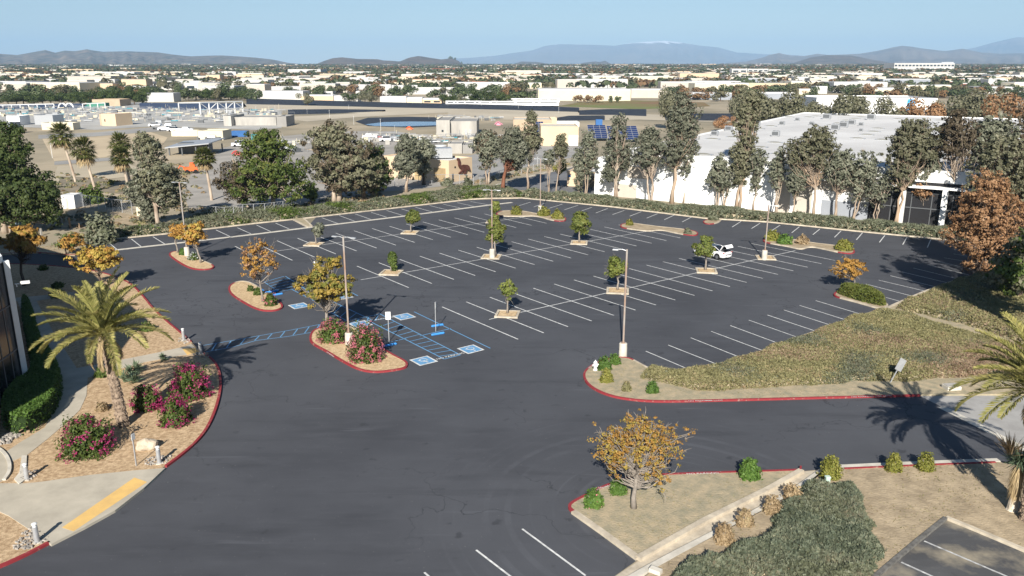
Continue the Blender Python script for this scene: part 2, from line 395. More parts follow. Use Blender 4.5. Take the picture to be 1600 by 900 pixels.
def wline(mb, a, b, w, z=.008, m=0):
    a = np.array(a[:2]); b = np.array(b[:2]); d = b - a; d /= np.linalg.norm(d) + 1e-9; n = np.array([-d[1], d[0]]) * w / 2
    mb.sheet([a - n, b - n, b + n, a + n], z, m)
def bez(a, b, c, k=6):
    t = np.linspace(0, 1, k)[:, None]
    return (1 - t) ** 2 * a + 2 * t * (1 - t) * b + t ** 2 * c
def tree(name, base, label, cat, H, tr, crowns, ncl, nlf, ls, cr, bark, leaf, seed, fork=.4, stems=1, group=None, lean=(0, 0), twigs=.5, elong=1.7, spread=.4, bare=0, flat=.7, leaf2=None, splay=.0, core=0):
    rng = np.random.default_rng(seed)
    root = empty(name, base, 0, label, cat, group)
    cw = np.array([c[3] * c[4] * c[5] for c in crowns]) ** .7; cw /= cw.sum()
    ci = rng.choice(len(crowns), ncl, p=cw); C = np.array(crowns)[ci]
    d = rng.normal(size=(ncl, 3)); d /= np.linalg.norm(d, axis=1)[:, None]
    rr = rng.uniform(0, 1, ncl) ** spread
    rr *= np.array([.92 + .55 * mnoise.noise(Vector(tuple(q * 1.9)) + Vector((seed * 1.3, 0, 0))) for q in d])
    cc = C[:, :3] + d * C[:, 3:] * rr[:, None]
    w = MB()
    tops = []
    for s in range(stems):
        a = 2 * math.pi * s / max(stems, 1) + rng.uniform(0, 1)
        off = np.array([math.cos(a), math.sin(a), 0]) * (tr * .8 if stems > 1 else 0)
        sx = np.array([math.cos(a), math.sin(a), 0]) * (splay * H if stems > 1 else 0)
        top = np.array([lean[0], lean[1], 0]) + sx + np.array([0, 0, H * (.86 if stems == 1 else rng.uniform(.6, .85))])
        k = 9; t = np.linspace(0, 1, k)[:, None]
        wob = rng.normal(0, .012 * H, (k, 3)) * np.sin(t * math.pi); wob[:, 2] = 0
        p = off * (1 - t) + top * t + wob; p[:, 2] = t[:, 0] * top[2]
        p[:, :2] = off[:2] + (top[:2] - off[:2]) * (t ** 1.3) + wob[:, :2]
        r = tr * (1 - .8 * t[:, 0]) * (1 if stems == 1 else .75); r[0] *= 1.35
        w.tube(p, r, 8); tops.append(p)
    nb = int(ncl * twigs)
    for i in list(rng.choice(ncl, nb, replace=False)):
        c = cc[i]; st = tops[int(np.argmin([np.linalg.norm(p[6][:2] - c[:2]) for p in tops]))]
        hz = np.clip(c[2] * rng.uniform(.45, .8), H * fork, st[-1][2] * .97)
        s0 = np.array([np.interp(hz, st[:, 2], st[:, 0]), np.interp(hz, st[:, 2], st[:, 1]), hz])
        mid = s0 * .45 + c * .55 + np.array([0, 0, -.12 * np.linalg.norm(c - s0)]) + rng.normal(0, .06, 3) * np.linalg.norm(c - s0)
        b0 = tr * rng.uniform(.16, .4) * (1 - .5 * hz / H)
        w.tube(bez(s0, mid, c, 6) + np.vstack([np.zeros((1, 3)), rng.normal(0, .04 * np.linalg.norm(c - s0), (4, 3)), np.zeros((1, 3))]), np.linspace(b0, max(.012, b0 * .15), 6), 4, cap=False)
    for i in range(bare):
        c = cc[int(np.argmax([np.linalg.norm((cc[j] - np.mean(cc, 0)) * [1, 1, 1.2]) for j in rng.integers(0, ncl, 6)] ) * 0 + rng.integers(ncl))]; dd = c - np.array([lean[0] * .5, lean[1] * .5, H * .5]); dd /= np.linalg.norm(dd)
        for q in range(3):
            e = c + (dd + rng.normal(0, .35, 3)) * rng.uniform(.6, 1.3) * cr * 1.6
            w.tube([c, (c + e) / 2 + rng.normal(0, .05, 3), e], [.02 * tr * 5, .015, .006], 3, cap=False)
    w.build('trunk', bark, root, smooth=True)
    n = (nlf * rng.uniform(.5, 1.5, ncl)).astype(int)
    idx = np.repeat(np.arange(ncl), n); crs = (cr * rng.uniform(.6, 1.4, ncl))[idx][:, None]
    o = rng.normal(size=(len(idx), 3)); o /= np.linalg.norm(o, axis=1)[:, None]; o *= rng.uniform(.15, 1, (len(idx), 1)) ** .6
    o[:, 2] *= flat
    pc = cc[idx] + o * crs
    cen = np.array(crowns)[ci][idx][:, :3]
    nr = o * 1.0 + (pc - cen) / (np.linalg.norm(pc - cen, axis=1)[:, None] + 1e-6) * .6 + rng.normal(0, .45, pc.shape) + np.array([0, 0, .25])
    lf = MB(); lf.quads(pc, nr, ls, elong, rng)
    if leaf2 is not None:
        k = rng.random(ncl) < leaf2[1]; sel = k[idx]
        lf = MB(); lf.quads(pc[~sel], nr[~sel], ls, elong, rng, 0)
        if sel.any(): lf.quads(pc[sel], nr[sel], ls, elong, rng, 1)
        lf.build('crown', [leaf, leaf2[0]], root)
    else: lf.build('crown', leaf, root)
    return root
def shrub_mesh(rx, ry, rz, n, ls, rng, mb=None, m=0, c=(0, 0, 0), elong=1.6, lump=.25, flat=False):
    mb = mb or MB(); d = rng.normal(size=(n, 3)); d[:, 2] = np.abs(d[:, 2]) * (1 if not flat else 1); d /= np.linalg.norm(d, axis=1)[:, None]
    lumps = np.array([mnoise.noise(Vector(tuple(q * 2.2)) + Vector((c[0] * 1.7 + rx, c[1], 3))) for q in d])
    r = (1 + lumps * lump * 2) * rng.uniform(.72, 1.06, n)
    p = d * r[:, None] * np.array([rx, ry, rz]) + np.array(c); p[:, 2] = np.maximum(p[:, 2], .03)
    mb.quads(p, d + rng.normal(0, .55, d.shape), ls, elong, rng, m)
    return mb
def shrub(name, px, w, h, leaf, label, seed, cat='shrub', n=700, ls=.07, group=None, flowers=None, nf=0, stem=True, z=.12, lump=.25, depth=None, boxy=False, at=None):
    """px: pixel of the middle of the base; w,h in pixels"""
    g = np.array(at) if at is not None else G(px[0], px[1]); mp = MPP(px[0], px[1]) if at is None else 1.0
    rx = w * mp / 2; rz = h * mp * 1.02
    ry = (depth * mp / 2) if depth else rx * .9
    rng = np.random.default_rng(seed)
    root = empty(name, (g[0], g[1] + ry * .5, z), 0, label, cat, group)
    mb = MB()
    if boxy:
        P = rng.uniform(-1, 1, (n, 3)); f = rng.integers(0, 5, n)
        P[f == 0, 2] = 1; P[f == 1, 0] = 1; P[f == 2, 0] = -1; P[f == 3, 1] = -1; P[f == 4, 2] = 1
        P[:, 2] = (P[:, 2] + 1) / 2; nrm = np.zeros((n, 3)); nrm[(f == 0) | (f == 4), 2] = 1; nrm[f == 1, 0] = 1; nrm[f == 2, 0] = -1; nrm[f == 3, 1] = -1
        P *= 1 + rng.normal(0, .05, (n, 1))
        mb.quads(P * np.array([rx, ry, rz]), nrm + rng.normal(0, .5, (n, 3)), ls, 1.5, rng)
        mb.build('foliage', leaf, root)
    else:
        shrub_mesh(rx, ry, rz, n, ls, rng, mb, 0, lump=lump)
        shrub_mesh(rx * .7, ry * .7, rz * .75, n // 3, ls * 1.5, rng, mb, 0, lump=lump)
        mb.build('foliage', leaf, root)
    if flowers:
        fb = MB(); k = max(8, nf // 14); d = rng.normal(size=(k, 3)); d[:, 2] = np.abs(d[:, 2]); d /= np.linalg.norm(d, axis=1)[:, None]
        c = d * np.array([rx, ry, rz]) * rng.uniform(.85, 1.12, (k, 1)); idx = rng.integers(0, k, nf)
        pp = c[idx] + rng.normal(0, ls * 1.6, (nf, 3)); pp[:, 2] = np.maximum(pp[:, 2], .05)
        fb.quads(pp, d[idx] + rng.normal(0, .6, (nf, 3)), ls * .8, 1.1, rng)
        fb.build('flowers', flowers, root)
    if stem:
        sb = MB()
        for i in range(5):
            a = rng.uniform(0, 6.28); e = np.array([math.cos(a) * rx * .6, math.sin(a) * ry * .6, rz * .7])
            sb.tube([[0, 0, -.02], e * .4 + [0, 0, .05], e], [.035, .025, .01], 4, cap=False)
        sb.build('stem', bark_y, root)
    return root
def cover(name, poly, h, n, bl, leafs, label, cat, seed, edge=.8, body=None, step=.5, amp=.35, kind='stuff', blade=True, base_z=.1, ns=.35, ragged=0):
    """a raised mass of ground cover shrubs over a world polygon: uneven body plus blades on it"""
    rng = np.random.default_rng(seed)
    if ragged:
        Q0 = np.array([p[:2] for p in poly], float); n_ = len(Q0); per = [np.linalg.norm(Q0[(i + 1) % n_] - Q0[i]) for i in range(n_)]
        poly = np.vstack([Q0[i] + (Q0[(i + 1) % n_] - Q0[i]) * t for i in range(n_) for t in np.linspace(0, 1, max(2, int(per[i] / .5)), endpoint=False)])
        poly = poly + ragged * np.c_[nzf(poly, .55, seed + 1.), nzf(poly, .55, seed + 2.)] * 1.6 + ragged * .5 * rng.normal(0, .3, poly.shape)
    Q = np.array([p[:2] for p in poly], float)
    P = sample(poly, n, rng); ed = edgedist(P, poly)
    def hz(P, ed):
        t = np.clip(ed / edge, 0, 1); t = t * t * (3 - 2 * t)
        return h * t ** .6 * (1 + amp * nzf(P, ns, seed * .37) + amp * .5 * nzf(P, ns * 3.1, seed * .11))
    z = base_z + hz(P, ed)
    mb = MB(); pc = np.c_[P, z + rng.uniform(-.12, .03, n) * min(1, h * 1.5)]
    k = rng.random(n) < .5
    nr = np.c_[rng.normal(0, .5, n), rng.normal(0, .5, n), np.full(n, .8)]
    m1 = np.zeros(n, int) if len(leafs) == 1 else (nzf(P, .22, seed + 5.0) + rng.normal(0, .15, n) > (.18 if len(leafs) < 3 else .3)).astype(int)
    if len(leafs) > 2: m1[nzf(P * np.array([.6, 1]), .16, seed + 9.0) + rng.normal(0, .14, n) > .14] = 2
    for j in range(len(leafs)):
        a = (m1 == j) & k; b = (m1 == j) & ~k
        if a.any(): mb.quads(pc[a], nr[a], bl * .55, 1.9, rng, j)
        if b.any(): mb.blades(pc[b] - [0, 0, bl * .5], bl * 1.5, bl * .28, rng, .45, j)
    lo, hi = Q.min(0), Q.max(0); nx = int((hi[0] - lo[0]) / step) + 2; ny = int((hi[1] - lo[1]) / step) + 2
    gx, gy = np.meshgrid(lo[0] + np.arange(nx) * step, lo[1] + np.arange(ny) * step); GP = np.c_[gx.ravel(), gy.ravel()]
    ins = inpoly(GP, poly); e2 = edgedist(GP, poly); zz = np.where(ins, base_z - .04 + .86 * hz(GP, np.maximum(e2 - .1, 0)), base_z - .12)
    idx = np.arange(nx * ny).reshape(ny, nx); f = np.stack([idx[:-1, :-1], idx[:-1, 1:], idx[1:, 1:], idx[1:, :-1]], -1).reshape(-1, 4)
    f = f[ins[f].all(1)]
    used = np.unique(f); mp = np.full(nx * ny, -1); mp[used] = np.arange(len(used))
    o = mb
    if len(f): o.add(np.c_[GP, zz][used], mp[f], len(leafs))
    ob = o.build(name, list(leafs) + [body or soilgrass])
    tag(ob, label, cat, None, kind)
    return ob
SKYS, SUNE, EXPO, HAZE = .05, 5.0, .80, 6e-5
# ================================================================== CAMERA, SKY, SUN, AIR
cam = bpy.data.cameras.new('camera'); camo = bpy.data.objects.new('camera', cam); COL.objects.link(camo)
camo.location = (0, 0, HC); camo.rotation_euler = (math.pi / 2 - PITCH, 0, 0)
cam.sensor_width = 36; cam.lens = 36 * F / 1600; cam.clip_start = .5; cam.clip_end = 90000; S.camera = camo
SAZ, SEL = RAD(186.5), RAD(31)        # compass bearing of the sun (behind the camera), elevation
wd = bpy.data.worlds.new('World'); S.world = wd; wd.use_nodes = True
wn = wd.node_tree.nodes; sky = wn.new('ShaderNodeTexSky'); sky.sky_type = 'NISHITA'; sky.sun_disc = False
sky.sun_elevation = SEL; sky.sun_rotation = SAZ; sky.air_density = 1.0; sky.dust_density = .05; sky.ozone_density = 3.2; sky.altitude = 350
wd.node_tree.links.new(sky.outputs[0], wn['Background'].inputs[0]); wn['Background'].inputs[1].default_value = SKYS
sl = bpy.data.lights.new('sun', 'SUN'); sl.energy = SUNE; sl.angle = RAD(.53); sl.color = (1, .945, .86)
so = bpy.data.objects.new('sun', sl); COL.objects.link(so)
sd = Vector((math.sin(SAZ) * math.cos(SEL), math.cos(SAZ) * math.cos(SEL), math.sin(SEL)))
so.rotation_euler = sd.to_track_quat('Z', 'Y').to_euler(); so.location = (0, -40, 60)
S.view_settings.view_transform = 'Standard'; S.view_settings.look = 'None'; S.view_settings.gamma = 1; S.view_settings.exposure = EXPO
S.view_settings.use_curve_mapping = False
S.cycles.use_denoising = True; S.cycles.max_bounces = 5; S.cycles.diffuse_bounces = 2; S.cycles.volume_bounces = 0; S.cycles.transparent_max_bounces = 8
S.cycles.use_adaptive_sampling = False
hz = MB(); hz.box((0, 14500, 489), (70000, 30000, 980))
hm = bpy.data.materials.new('haze_air'); hm.use_nodes = True; hn = hm.node_tree.nodes; hn.remove(hn['Principled BSDF'])
pv = hn.new('ShaderNodeVolumePrincipled'); pv.inputs['Color'].default_value = (.44, .70, 1, 1); pv.inputs['Density'].default_value = HAZE; pv.inputs['Anisotropy'].default_value = -.08
hm.node_tree.links.new(pv.outputs[0], hn['Material Output'].inputs['Volume'])
tag(hz.build('haze', hm), kind='stuff')
# ================================================================== GROUND
gb = MB()
xs = np.array([-34000, -6000, -2000, -600, 0, 600, 2000, 6000, 34000.]); ys = np.array([-400, 100, 300, 700, 1200, 2200, 4000, 7700, 29000.])
gv = np.array([[x, y, tz(y)] for y in ys for x in xs]); ii = np.arange(len(gv)).reshape(len(ys), len(xs))
gb.add(gv, np.stack([ii[:-1, :-1], ii[:-1, 1:], ii[1:, 1:], ii[1:, :-1]], -1).reshape(-1, 4))
struct('ground', gb, ground_m)
# parking lot asphalt
LOT = [(-60, 905), (0, 888), (40, 870), (78, 850), (80, 848), (140, 815), (200, 778), (258, 731), (285, 712), (308, 692), (325, 670), (338, 640), (345, 610), (344, 585), (335, 565), (312, 550), (299, 536), (283, 522), (262, 505), (240, 485), (222, 462), (200, 440), (150, 424), (60, 415), (-80, 412), (-80, 404), (62, 395), (84, 398), (117, 400), (137, 392), (128, 378), (145, 378), (260, 366.5), (400, 350), (457, 344), (480, 355), (495, 338.5), (590, 329), (735, 312.5), (800, 311), (815, 310), (955, 324), (1100, 342), (1200, 348), (1345, 363), (1475, 375.5), (1640, 392), (1640, 425), (1515, 432), (1450, 455), (1372, 485), (1200, 545), (1082, 580), (1012, 577), (980, 562), (965, 562), (925, 573), (912, 587), (915, 598), (927, 609), (949, 619), (975, 625), (1015, 629), (1200, 625.5), (1437, 619), (1527, 664), (1560, 720), (1440, 724.5), (1318, 731), (1250, 737), (1200, 739), (1061, 743), (994, 747), (972, 752), (939, 765), (911, 779), (892, 789), (889, 796), (896, 802), (997, 875), (940, 915), (940, 1000), (-60, 1000)]
def strip_behind(base, w):
    return base
lot = MB(); lot.sheet(PX(LOT), .02); struct('parking_lot', lot, asphalt)
LZ = .024
# concrete gutter between left stalls and the aisle
cb = MB()
ribbon(cb, PX([(140, 393), (175, 391.5), (260, 382), (330, 374), (400, 366), (480, 356), (630, 338), (765, 320.5), (800, 316.5)]), .75, .019, LZ + .004)
struct('gutter', cb, conc_lt)
# ------------------------------------------------------------------ stall lines
wl = MB(); LW = .115
def gl(a, b, w=LW, m=0): wline(wl, G(*a), G(*b), w, LZ, m)
def row(org, L, i0, i1, skip=(), top=(), bot=(), center=True, W=2.743):
    o = np.array(org); 
    for i in range(i0, i1 + 1):
        if i in skip: continue
        c = o + U * W * i
        a = c - V * L / 2 if i not in top else c + V * 1.1
        b = c + V * L / 2 if i not in bot else c - V * 1.1
        wline(wl, a, b, LW, LZ)
    return o
rowA = lambda i: np.array([-3.031, 67.293]) + U * 2.743 * i
rowB = lambda i: np.array([-14.038, 83.392]) + U * 2.743 * i
rowC = lambda i: np.array([-26.967, 97.166]) + U * 2.743 * i
row(rowA(0), 11.7, 0, 17, top=(2, 7, 13), bot=(2, 7, 13))
for k, i in ((2, 0), (7, 0), (13, 0)): pass
row(rowB(0), 11.6, 0, 15, top=(1, 6, 11), bot=(1, 6, 11))
row(rowC(0), 11.7, -2, 14, top=(1, 6, 11), bot=(1, 6, 11))
for i, R in ((2, rowA), (7, rowA), (13, rowA), (1, rowB), (6, rowB), (11, rowB), (1, rowC), (6, rowC), (11, rowC)):
    c = R(i); wline(wl, c + V * 1.15, c + V * 5.8, LW, LZ); wline(wl, c - V * 1.15, c - V * 5.8, LW, LZ)
for R, a, b in ((rowA, .45, 17.3), (rowB, -.9, 15.2), (rowC, -2.2, 13.2)):
    wline(wl, R(a), R(b), LW, LZ + .004)
for a, b in [((1009, 549), (1082, 580)), ((1044, 539.5), (1124, 571)), ((1079, 528), (1162, 561)), ((1111, 518), (1194, 549)), ((1141, 509), (1222, 539)), ((1170, 500.5), (1248, 528)), ((1199, 492.5), (1275, 518)), ((1224.5, 484.5), (1299, 508.7)), ((1249.5, 477.5), (1324, 501)), ((1274.5, 470), (1351, 493)),
             ((1384, 465), (1411, 472.5)), ((1352.5, 444), (1431, 464.5)), ((1373, 438), (1447, 455.5)), ((1391, 431), (1468, 450)), ((1409, 425), (1484, 443)), ((1427, 419), (1500, 437)), ((1449, 413.5), (1514, 430)), ((1465, 408.5), (1522, 422)), ((1475, 403), (1532, 412.5)), ((1490, 397), (1545, 406)),
             ((816, 827), (915, 900)), ((744, 860), (800, 903)), ((663, 895), (680, 910))]: gl(a, b, .10 if b[1] > 800 or a[1] < 500 else .09)
for t, b in [((829, 316), (811, 321.5)), ((852, 317.5), (834, 323.5)), ((879, 319), (858, 325.7)), ((903, 321), (882, 328)), ((925, 324), (908, 330)), ((949.5, 326), (931, 333)), ((975.5, 329), (957, 335.5)), ((1002, 331), (984, 338)), ((1027.5, 334), (1010.5, 341)), ((1054, 336), (1038, 343.5)), ((1081, 339), (1066, 347)), ((1127, 344), (1117, 349)), ((1158, 346), (1144, 355)), ((1187.5, 349), (1174, 357.5)), ((1219, 352), (1205, 361)), ((1249, 354.5), (1237, 364)), ((1281, 358), (1270, 367)), ((1314, 361), (1304, 371)), ((1347.5, 364), (1338, 375)), ((1382.5, 368), (1374, 379)), ((1417, 371), (1410.5, 382.5)), ((1454, 375), (1449, 387)),
             ((168, 377.5), (183, 390.3)), ((205.5, 373.7), (220.5, 385.5)), ((239, 370), (257.5, 381.5)), ((272.5, 366), (290, 378)), ((305, 362), (324, 374)), ((337.5, 359.5), (359, 369.5)), ((371, 356), (392, 365.5)), ((401, 352), (423, 362)), ((430.5, 348.8), (452, 358)), ((503, 340.5), (527.5, 349.3)), ((530, 337), (554, 345.8)), ((555, 334.5), (579.5, 343)), ((580, 332), (604, 339.5)), ((604, 329), (629, 336.8)), ((627, 326.5), (652, 334)), ((649, 324), (676, 331.5)), ((671, 321.3), (699, 328.3)), ((692.5, 319.3), (719, 325)), ((714.5, 316.8), (740, 322.5)), ((735, 315), (762, 320))]: gl(t, b)
tag(struct('parking_stall_lines', wl, whitep))
# ------------------------------------------------------------------ accessible bays
bl = MB(); Z2 = LZ
def bline(a, b, w=.10, z=Z2): wline(bl, G(*a), G(*b), w, z)
up = [(317.5, 540), (360, 533), (405, 525), (455, 516), (501, 507)]; lo = [(322, 550), (362, 543), (400, 532.5), (450, 526), (497, 518)]
for P in (up, lo):
    for a, b in zip(P[:-1], P[1:]): bline(a, b, .09)
for x in (335, 358, 380, 402, 422, 442, 462, 480, 496): bline((x - 4, np.interp(x, [q[0] for q in lo], [q[1] for q in lo])), (x + 3, np.interp(x, [q[0] for q in up], [q[1] for q in up])), .09, Z2 + .003)
bline((505, 507), (550, 500), .09); bline((550, 500), (594, 491), .09); bline((540, 508), (562, 500), .09); bline((556, 507), (603, 497.5), .09)
for a, b in (((557, 506), (560, 499)), ((573, 504), (576, 496)), ((586, 501), (591, 493))): bline(a, b, .09, Z2 + .003)
A0, A1, B0, B1 = np.array((592, 490.0)), np.array((719.5, 555.0)), np.array((575, 501.0)), np.array((694, 561.5))
bline(A0, A1); bline(B0, B1); bline(B1, A1)
for t in np.linspace(.16, .93, 11): 
    a = G(*(B0 + (B1 - B0) * t)); b = G(*(A0 + (A1 - A0) * (t + .035))); wline(bl, a, b, .09, Z2 + .003)
bline((647, 487.5), (766, 544.5)); bline((705, 513.5), (661, 524)); bline((608, 535.5), (635, 528.8)); bline((661, 524), (656, 525.3))
bline((517, 470), (580, 500)); bline((507, 483.5), (545, 503)); bline((508, 480), (518, 471), .09)
for t in np.linspace(.1, .9, 4):
    a = np.array((507, 483.5)) + np.array((38, 19.5)) * t; b = np.array((517, 470)) + np.array((45, 21.5)) * t; bline(a, b, .09, Z2 + .003)
bline((446, 432), (470, 447)); bline((470, 447), (490, 461)); bline((413, 441), (434, 455)); bline((547, 456), (559, 462.5))
for t in np.linspace(0, 1, 6):
    a = np.array((413, 441)) + np.array((24, 15)) * t; b = np.array((444, 432)) + np.array((30, 17)) * t; bline(a, b, .11, Z2 + .003)
bline((455, 452), (490, 470))
struct('accessible_aisle_lines', bl, blue)
npk = MB()     # NO PARKING lettering across the aisle ends, in white
def text_mesh(txt, size, material, name, loc, rz, rx=0.0, parent=None, extrude=.001, align='CENTER', xscale=1.0):
    c = bpy.data.curves.new(name, 'FONT'); c.body = txt; c.size = size; c.align_x = align; c.align_y = 'CENTER'; c.extrude = extrude
    t = bpy.data.objects.new(name + '_source', c); COL.objects.link(t); bpy.context.view_layer.update()
    me = bpy.data.meshes.new_from_object(t.evaluated_get(bpy.context.evaluated_depsgraph_get())); bpy.data.objects.remove(t); bpy.data.curves.remove(c)
    o = bpy.data.objects.new(name, me); COL.objects.link(o); me.materials.clear(); me.materials.append(material)
    o.location = tuple(float(q) for q in loc); o.rotation_euler = (rx, 0, rz); o.scale = (xscale, 1, 1)
    if parent: o.parent = parent
    return o
def ang(a, b):
    p, q = G(*a), G(*b); return math.atan2(q[1] - p[1], q[0] - p[0])
tg = text_mesh('NO PARKING', .42, whitep, 'aisle_lettering', G(704, 556.2, .032), ang((694, 561), (719, 555))); tag(tg, kind='structure')
tg = text_mesh('NO PARKING', .42, whitep, 'aisle_lettering', G(594, 498.5, .032), ang((585, 500), (603, 497))); tag(tg, kind='structure')
def isa(cx, cy, flip):
    """painted accessibility symbol: white square, blue square, white wheelchair figure"""
    g = G(cx, cy); r = empty('accessible_parking_symbol', (g[0], g[1], 0), .6485 - math.pi / 2 * 0 + (math.pi if flip else 0)); r['kind'] = 'structure'
    q = .80
    a = MB(); a.sheet([(-q, -q), (q, -q), (q, q), (-q, q)], LZ + .003); a.build('white_square', whitep, r)
    b = MB(); q2 = .66; b.sheet([(-q2, -q2), (q2, -q2), (q2, q2), (-q2, q2)], LZ + .007); b.build('blue_square', blue, r)
    s = MB(); z = LZ + .011; k = 1.0
    T = lambda p: (p[0] * k, p[1] * k)
    th = np.linspace(0, 2 * math.pi, 14, endpoint=False)
    s.sheet([T((-.08 + .075 * math.cos(t), .46 + .075 * math.sin(t))) for t in th], z)
    def stroke(pts, w):
        for a_, b_ in zip(pts[:-1], pts[1:]): wline(s, T(a_), T(b_), w * k, z); 
    stroke([(-.07, .37), (-.03, .05)], .10); z += .0005
    stroke([(-.05, .2), (.18, .2)], .07); z += .0005
    stroke([(-.05, .06), (.22, .04)], .09); z += .0005
    stroke([(.2, .05), (.30, -.26)], .09); z += .0005
    stroke([(.28, -.24), (.38, -.21)], .07); z += .0005
    arc = [(.0 + .29 * math.cos(t) - .06, -.13 + .29 * math.sin(t)) for t in np.linspace(RAD(110), RAD(345), 12)]
    for a_, b_ in zip(arc[:-1], arc[1:]): wline(s, T(a_), T(b_), .075 * k, z); z += .0002
    s.build('wheelchair_figure', whitep, r)
for cx, cy in ((631.5, 495), (563.5, 507), (535.5, 464), (467.5, 478.2), (662, 564), (735.5, 546)): isa(cx, cy, cy > 540)
# ------------------------------------------------------------------ planting islands with kerbs
KH = .15
def island(name, pts, top, kerbs, it=2, z=KH - .02, closed=True, kw=.16):
    P = smooth_poly(PX(pts), it) if it else np.array([p[:2] for p in PX(pts)])
    m = MB(); m.prism(P, -.05, z); o = struct(name, m, top)
    for nm, km, seg in kerbs:
        kb = MB()
        if seg is None: ribbon(kb, P, kw, -.04, KH, True)
        else: ribbon(kb, np.array([p[:2] for p in PX(seg)]) if it == 0 else smooth_poly(PX(seg), it, False), kw + .014, -.04, KH + .004)
        kb.build(nm, km, o)
    return o, P
def island2(pts, top, redlen, bluelen=(), it=2):
    """redlen: pixel boxes (x0,y0,x1,y1): kerb pieces whose pixel falls inside are red (or blue)"""
    P = smooth_poly(PX(pts), it); n = len(P)
    px = [(800 + F * p[0] / (p[1] * cp + HC * sp), 450 - F * (p[1] * sp - HC * cp) / (p[1] * cp + HC * sp)) for p in P]
    m = MB(); m.prism(P, -.05, KH - .02); o = struct('planting_island', m, top)
    ks = {'kerb': MB(), 'red_kerb': MB(), 'blue_kerb': MB()}
    a = 0.5 * np.sum(P[:, 0] * np.roll(P[:, 1], -1) - np.roll(P[:, 0], -1) * P[:, 1]); sd_ = 1 if a > 0 else -1
    P2 = P
    for i in range(n):
        j = (i + 1) % n; c = ((px[i][0] + px[j][0]) / 2, (px[i][1] + px[j][1]) / 2)
        inb = lambda B: any(b[0] <= c[0] <= b[2] and b[1] <= c[1] <= b[3] for b in B)
        k = 'red_kerb' if inb(redlen) else ('blue_kerb' if inb(bluelen) else 'kerb')
        h = (P[(i - 1) % n], P[i], P[j], P[(j + 1) % n])
        # quad ring piece with mitred ends
        def off(a0, b0, c0):
            d1 = b0 - a0; d1 /= np.linalg.norm(d1) + 1e-9; d2 = c0 - b0; d2 /= np.linalg.norm(d2) + 1e-9
            nn = np.array([-(d1 + d2)[1], (d1 + d2)[0]]); nn /= np.linalg.norm(nn) + 1e-9
            return nn * .17 / max(.6, abs(nn @ np.array([-d2[1], d2[0]]))) * sd_
        o1, o2 = off(h[0], h[1], h[2]), off(h[1], h[2], h[3])
        q = [h[1], h[2], h[2] + o2, h[1] + o1]
        e = -o1 * .04, -o2 * .04
        q = [h[1] + e[0], h[2] + e[1], h[2] + o2, h[1] + o1]
        ks[k].prism(q, -.04, KH)
    for k, mm in (('kerb', conc_kerb), ('red_kerb', red), ('blue_kerb', blue_deep)):
        if ks[k].n: ks[k].build(k, mm, o)
    return o, P
I3 = [(482.5, 533), (486, 520), (497, 514), (525, 509), (548, 511), (568, 522), (590, 541), (615, 556), (635, 566), (638, 571), (635, 577), (612, 581.5), (585, 584), (560, 580), (535, 567), (508, 550), (490, 541)]
island2(I3, mulch_hi, [(480, 512, 505, 560), (505, 545, 640, 590), (630, 564, 640, 575)], [(560, 515, 632, 566)])
I2 = [(356, 452), (361, 445), (375, 440), (392, 442), (412, 455), (432, 468), (443, 478), (441, 484), (425, 488), (402, 486), (376, 472), (360, 461)]
island2(I2, mulch_hi, [(350, 438, 366, 470), (356, 455, 445, 490)], [(405, 452, 442, 478)])
I1 = [(263, 399), (267, 395), (277, 393.5), (300, 402), (325, 411), (336, 417), (333, 421), (318, 423), (300, 421.5), (285, 415), (270, 405)]
island2(I1, mulch_hi, [(255, 392, 275, 412), (262, 400, 300, 425), (290, 414, 340, 426)])
I8 = [(775, 334), (784, 330), (806, 330), (822, 331), (840, 335), (862, 337), (880, 339), (886, 343), (882, 347), (864, 346), (838, 338), (816, 339), (790, 339), (776, 337.5)]
island2(I8, soil, [(770, 328, 783, 345), (866, 336, 890, 350)])
I7 = [(968, 354), (972, 350.5), (985, 349), (1000, 351), (1025, 354.5), (1060, 358), (1085, 361.5), (1092, 365.5), (1088, 369.5), (1070, 368), (1050, 364), (1032, 360), (1014, 362.5), (992, 360), (972, 357)]
island2(I7, soil, [(965, 347, 978, 361), (1066, 358, 1095, 372)])
I6 = [(1190, 378), (1196, 374), (1212, 372.5), (1237, 374.5), (1270, 380.5), (1307, 384.5), (1332, 390), (1337, 395), (1330, 398), (1312, 396), (1290, 391), (1266, 386), (1252, 391.5), (1230, 386), (1205, 382)]
island2(I6, soil, [(1186, 370, 1206, 386), (1310, 388, 1340, 400)])
I9 = [(1097, 347.5), (1103, 344.5), (1110, 342.3), (1128, 344), (1124, 348), (1115, 351), (1102, 351)]
island2(I9, soil, [(1090, 344, 1116, 353)])
I5 = [(1302, 461), (1306, 457), (1320, 456), (1350, 463), (1380, 473), (1389, 478), (1384, 484), (1370, 483), (1340, 474), (1312, 467), (1303, 464)]
island2(I5, soil, [(1298, 455, 1314, 468)])
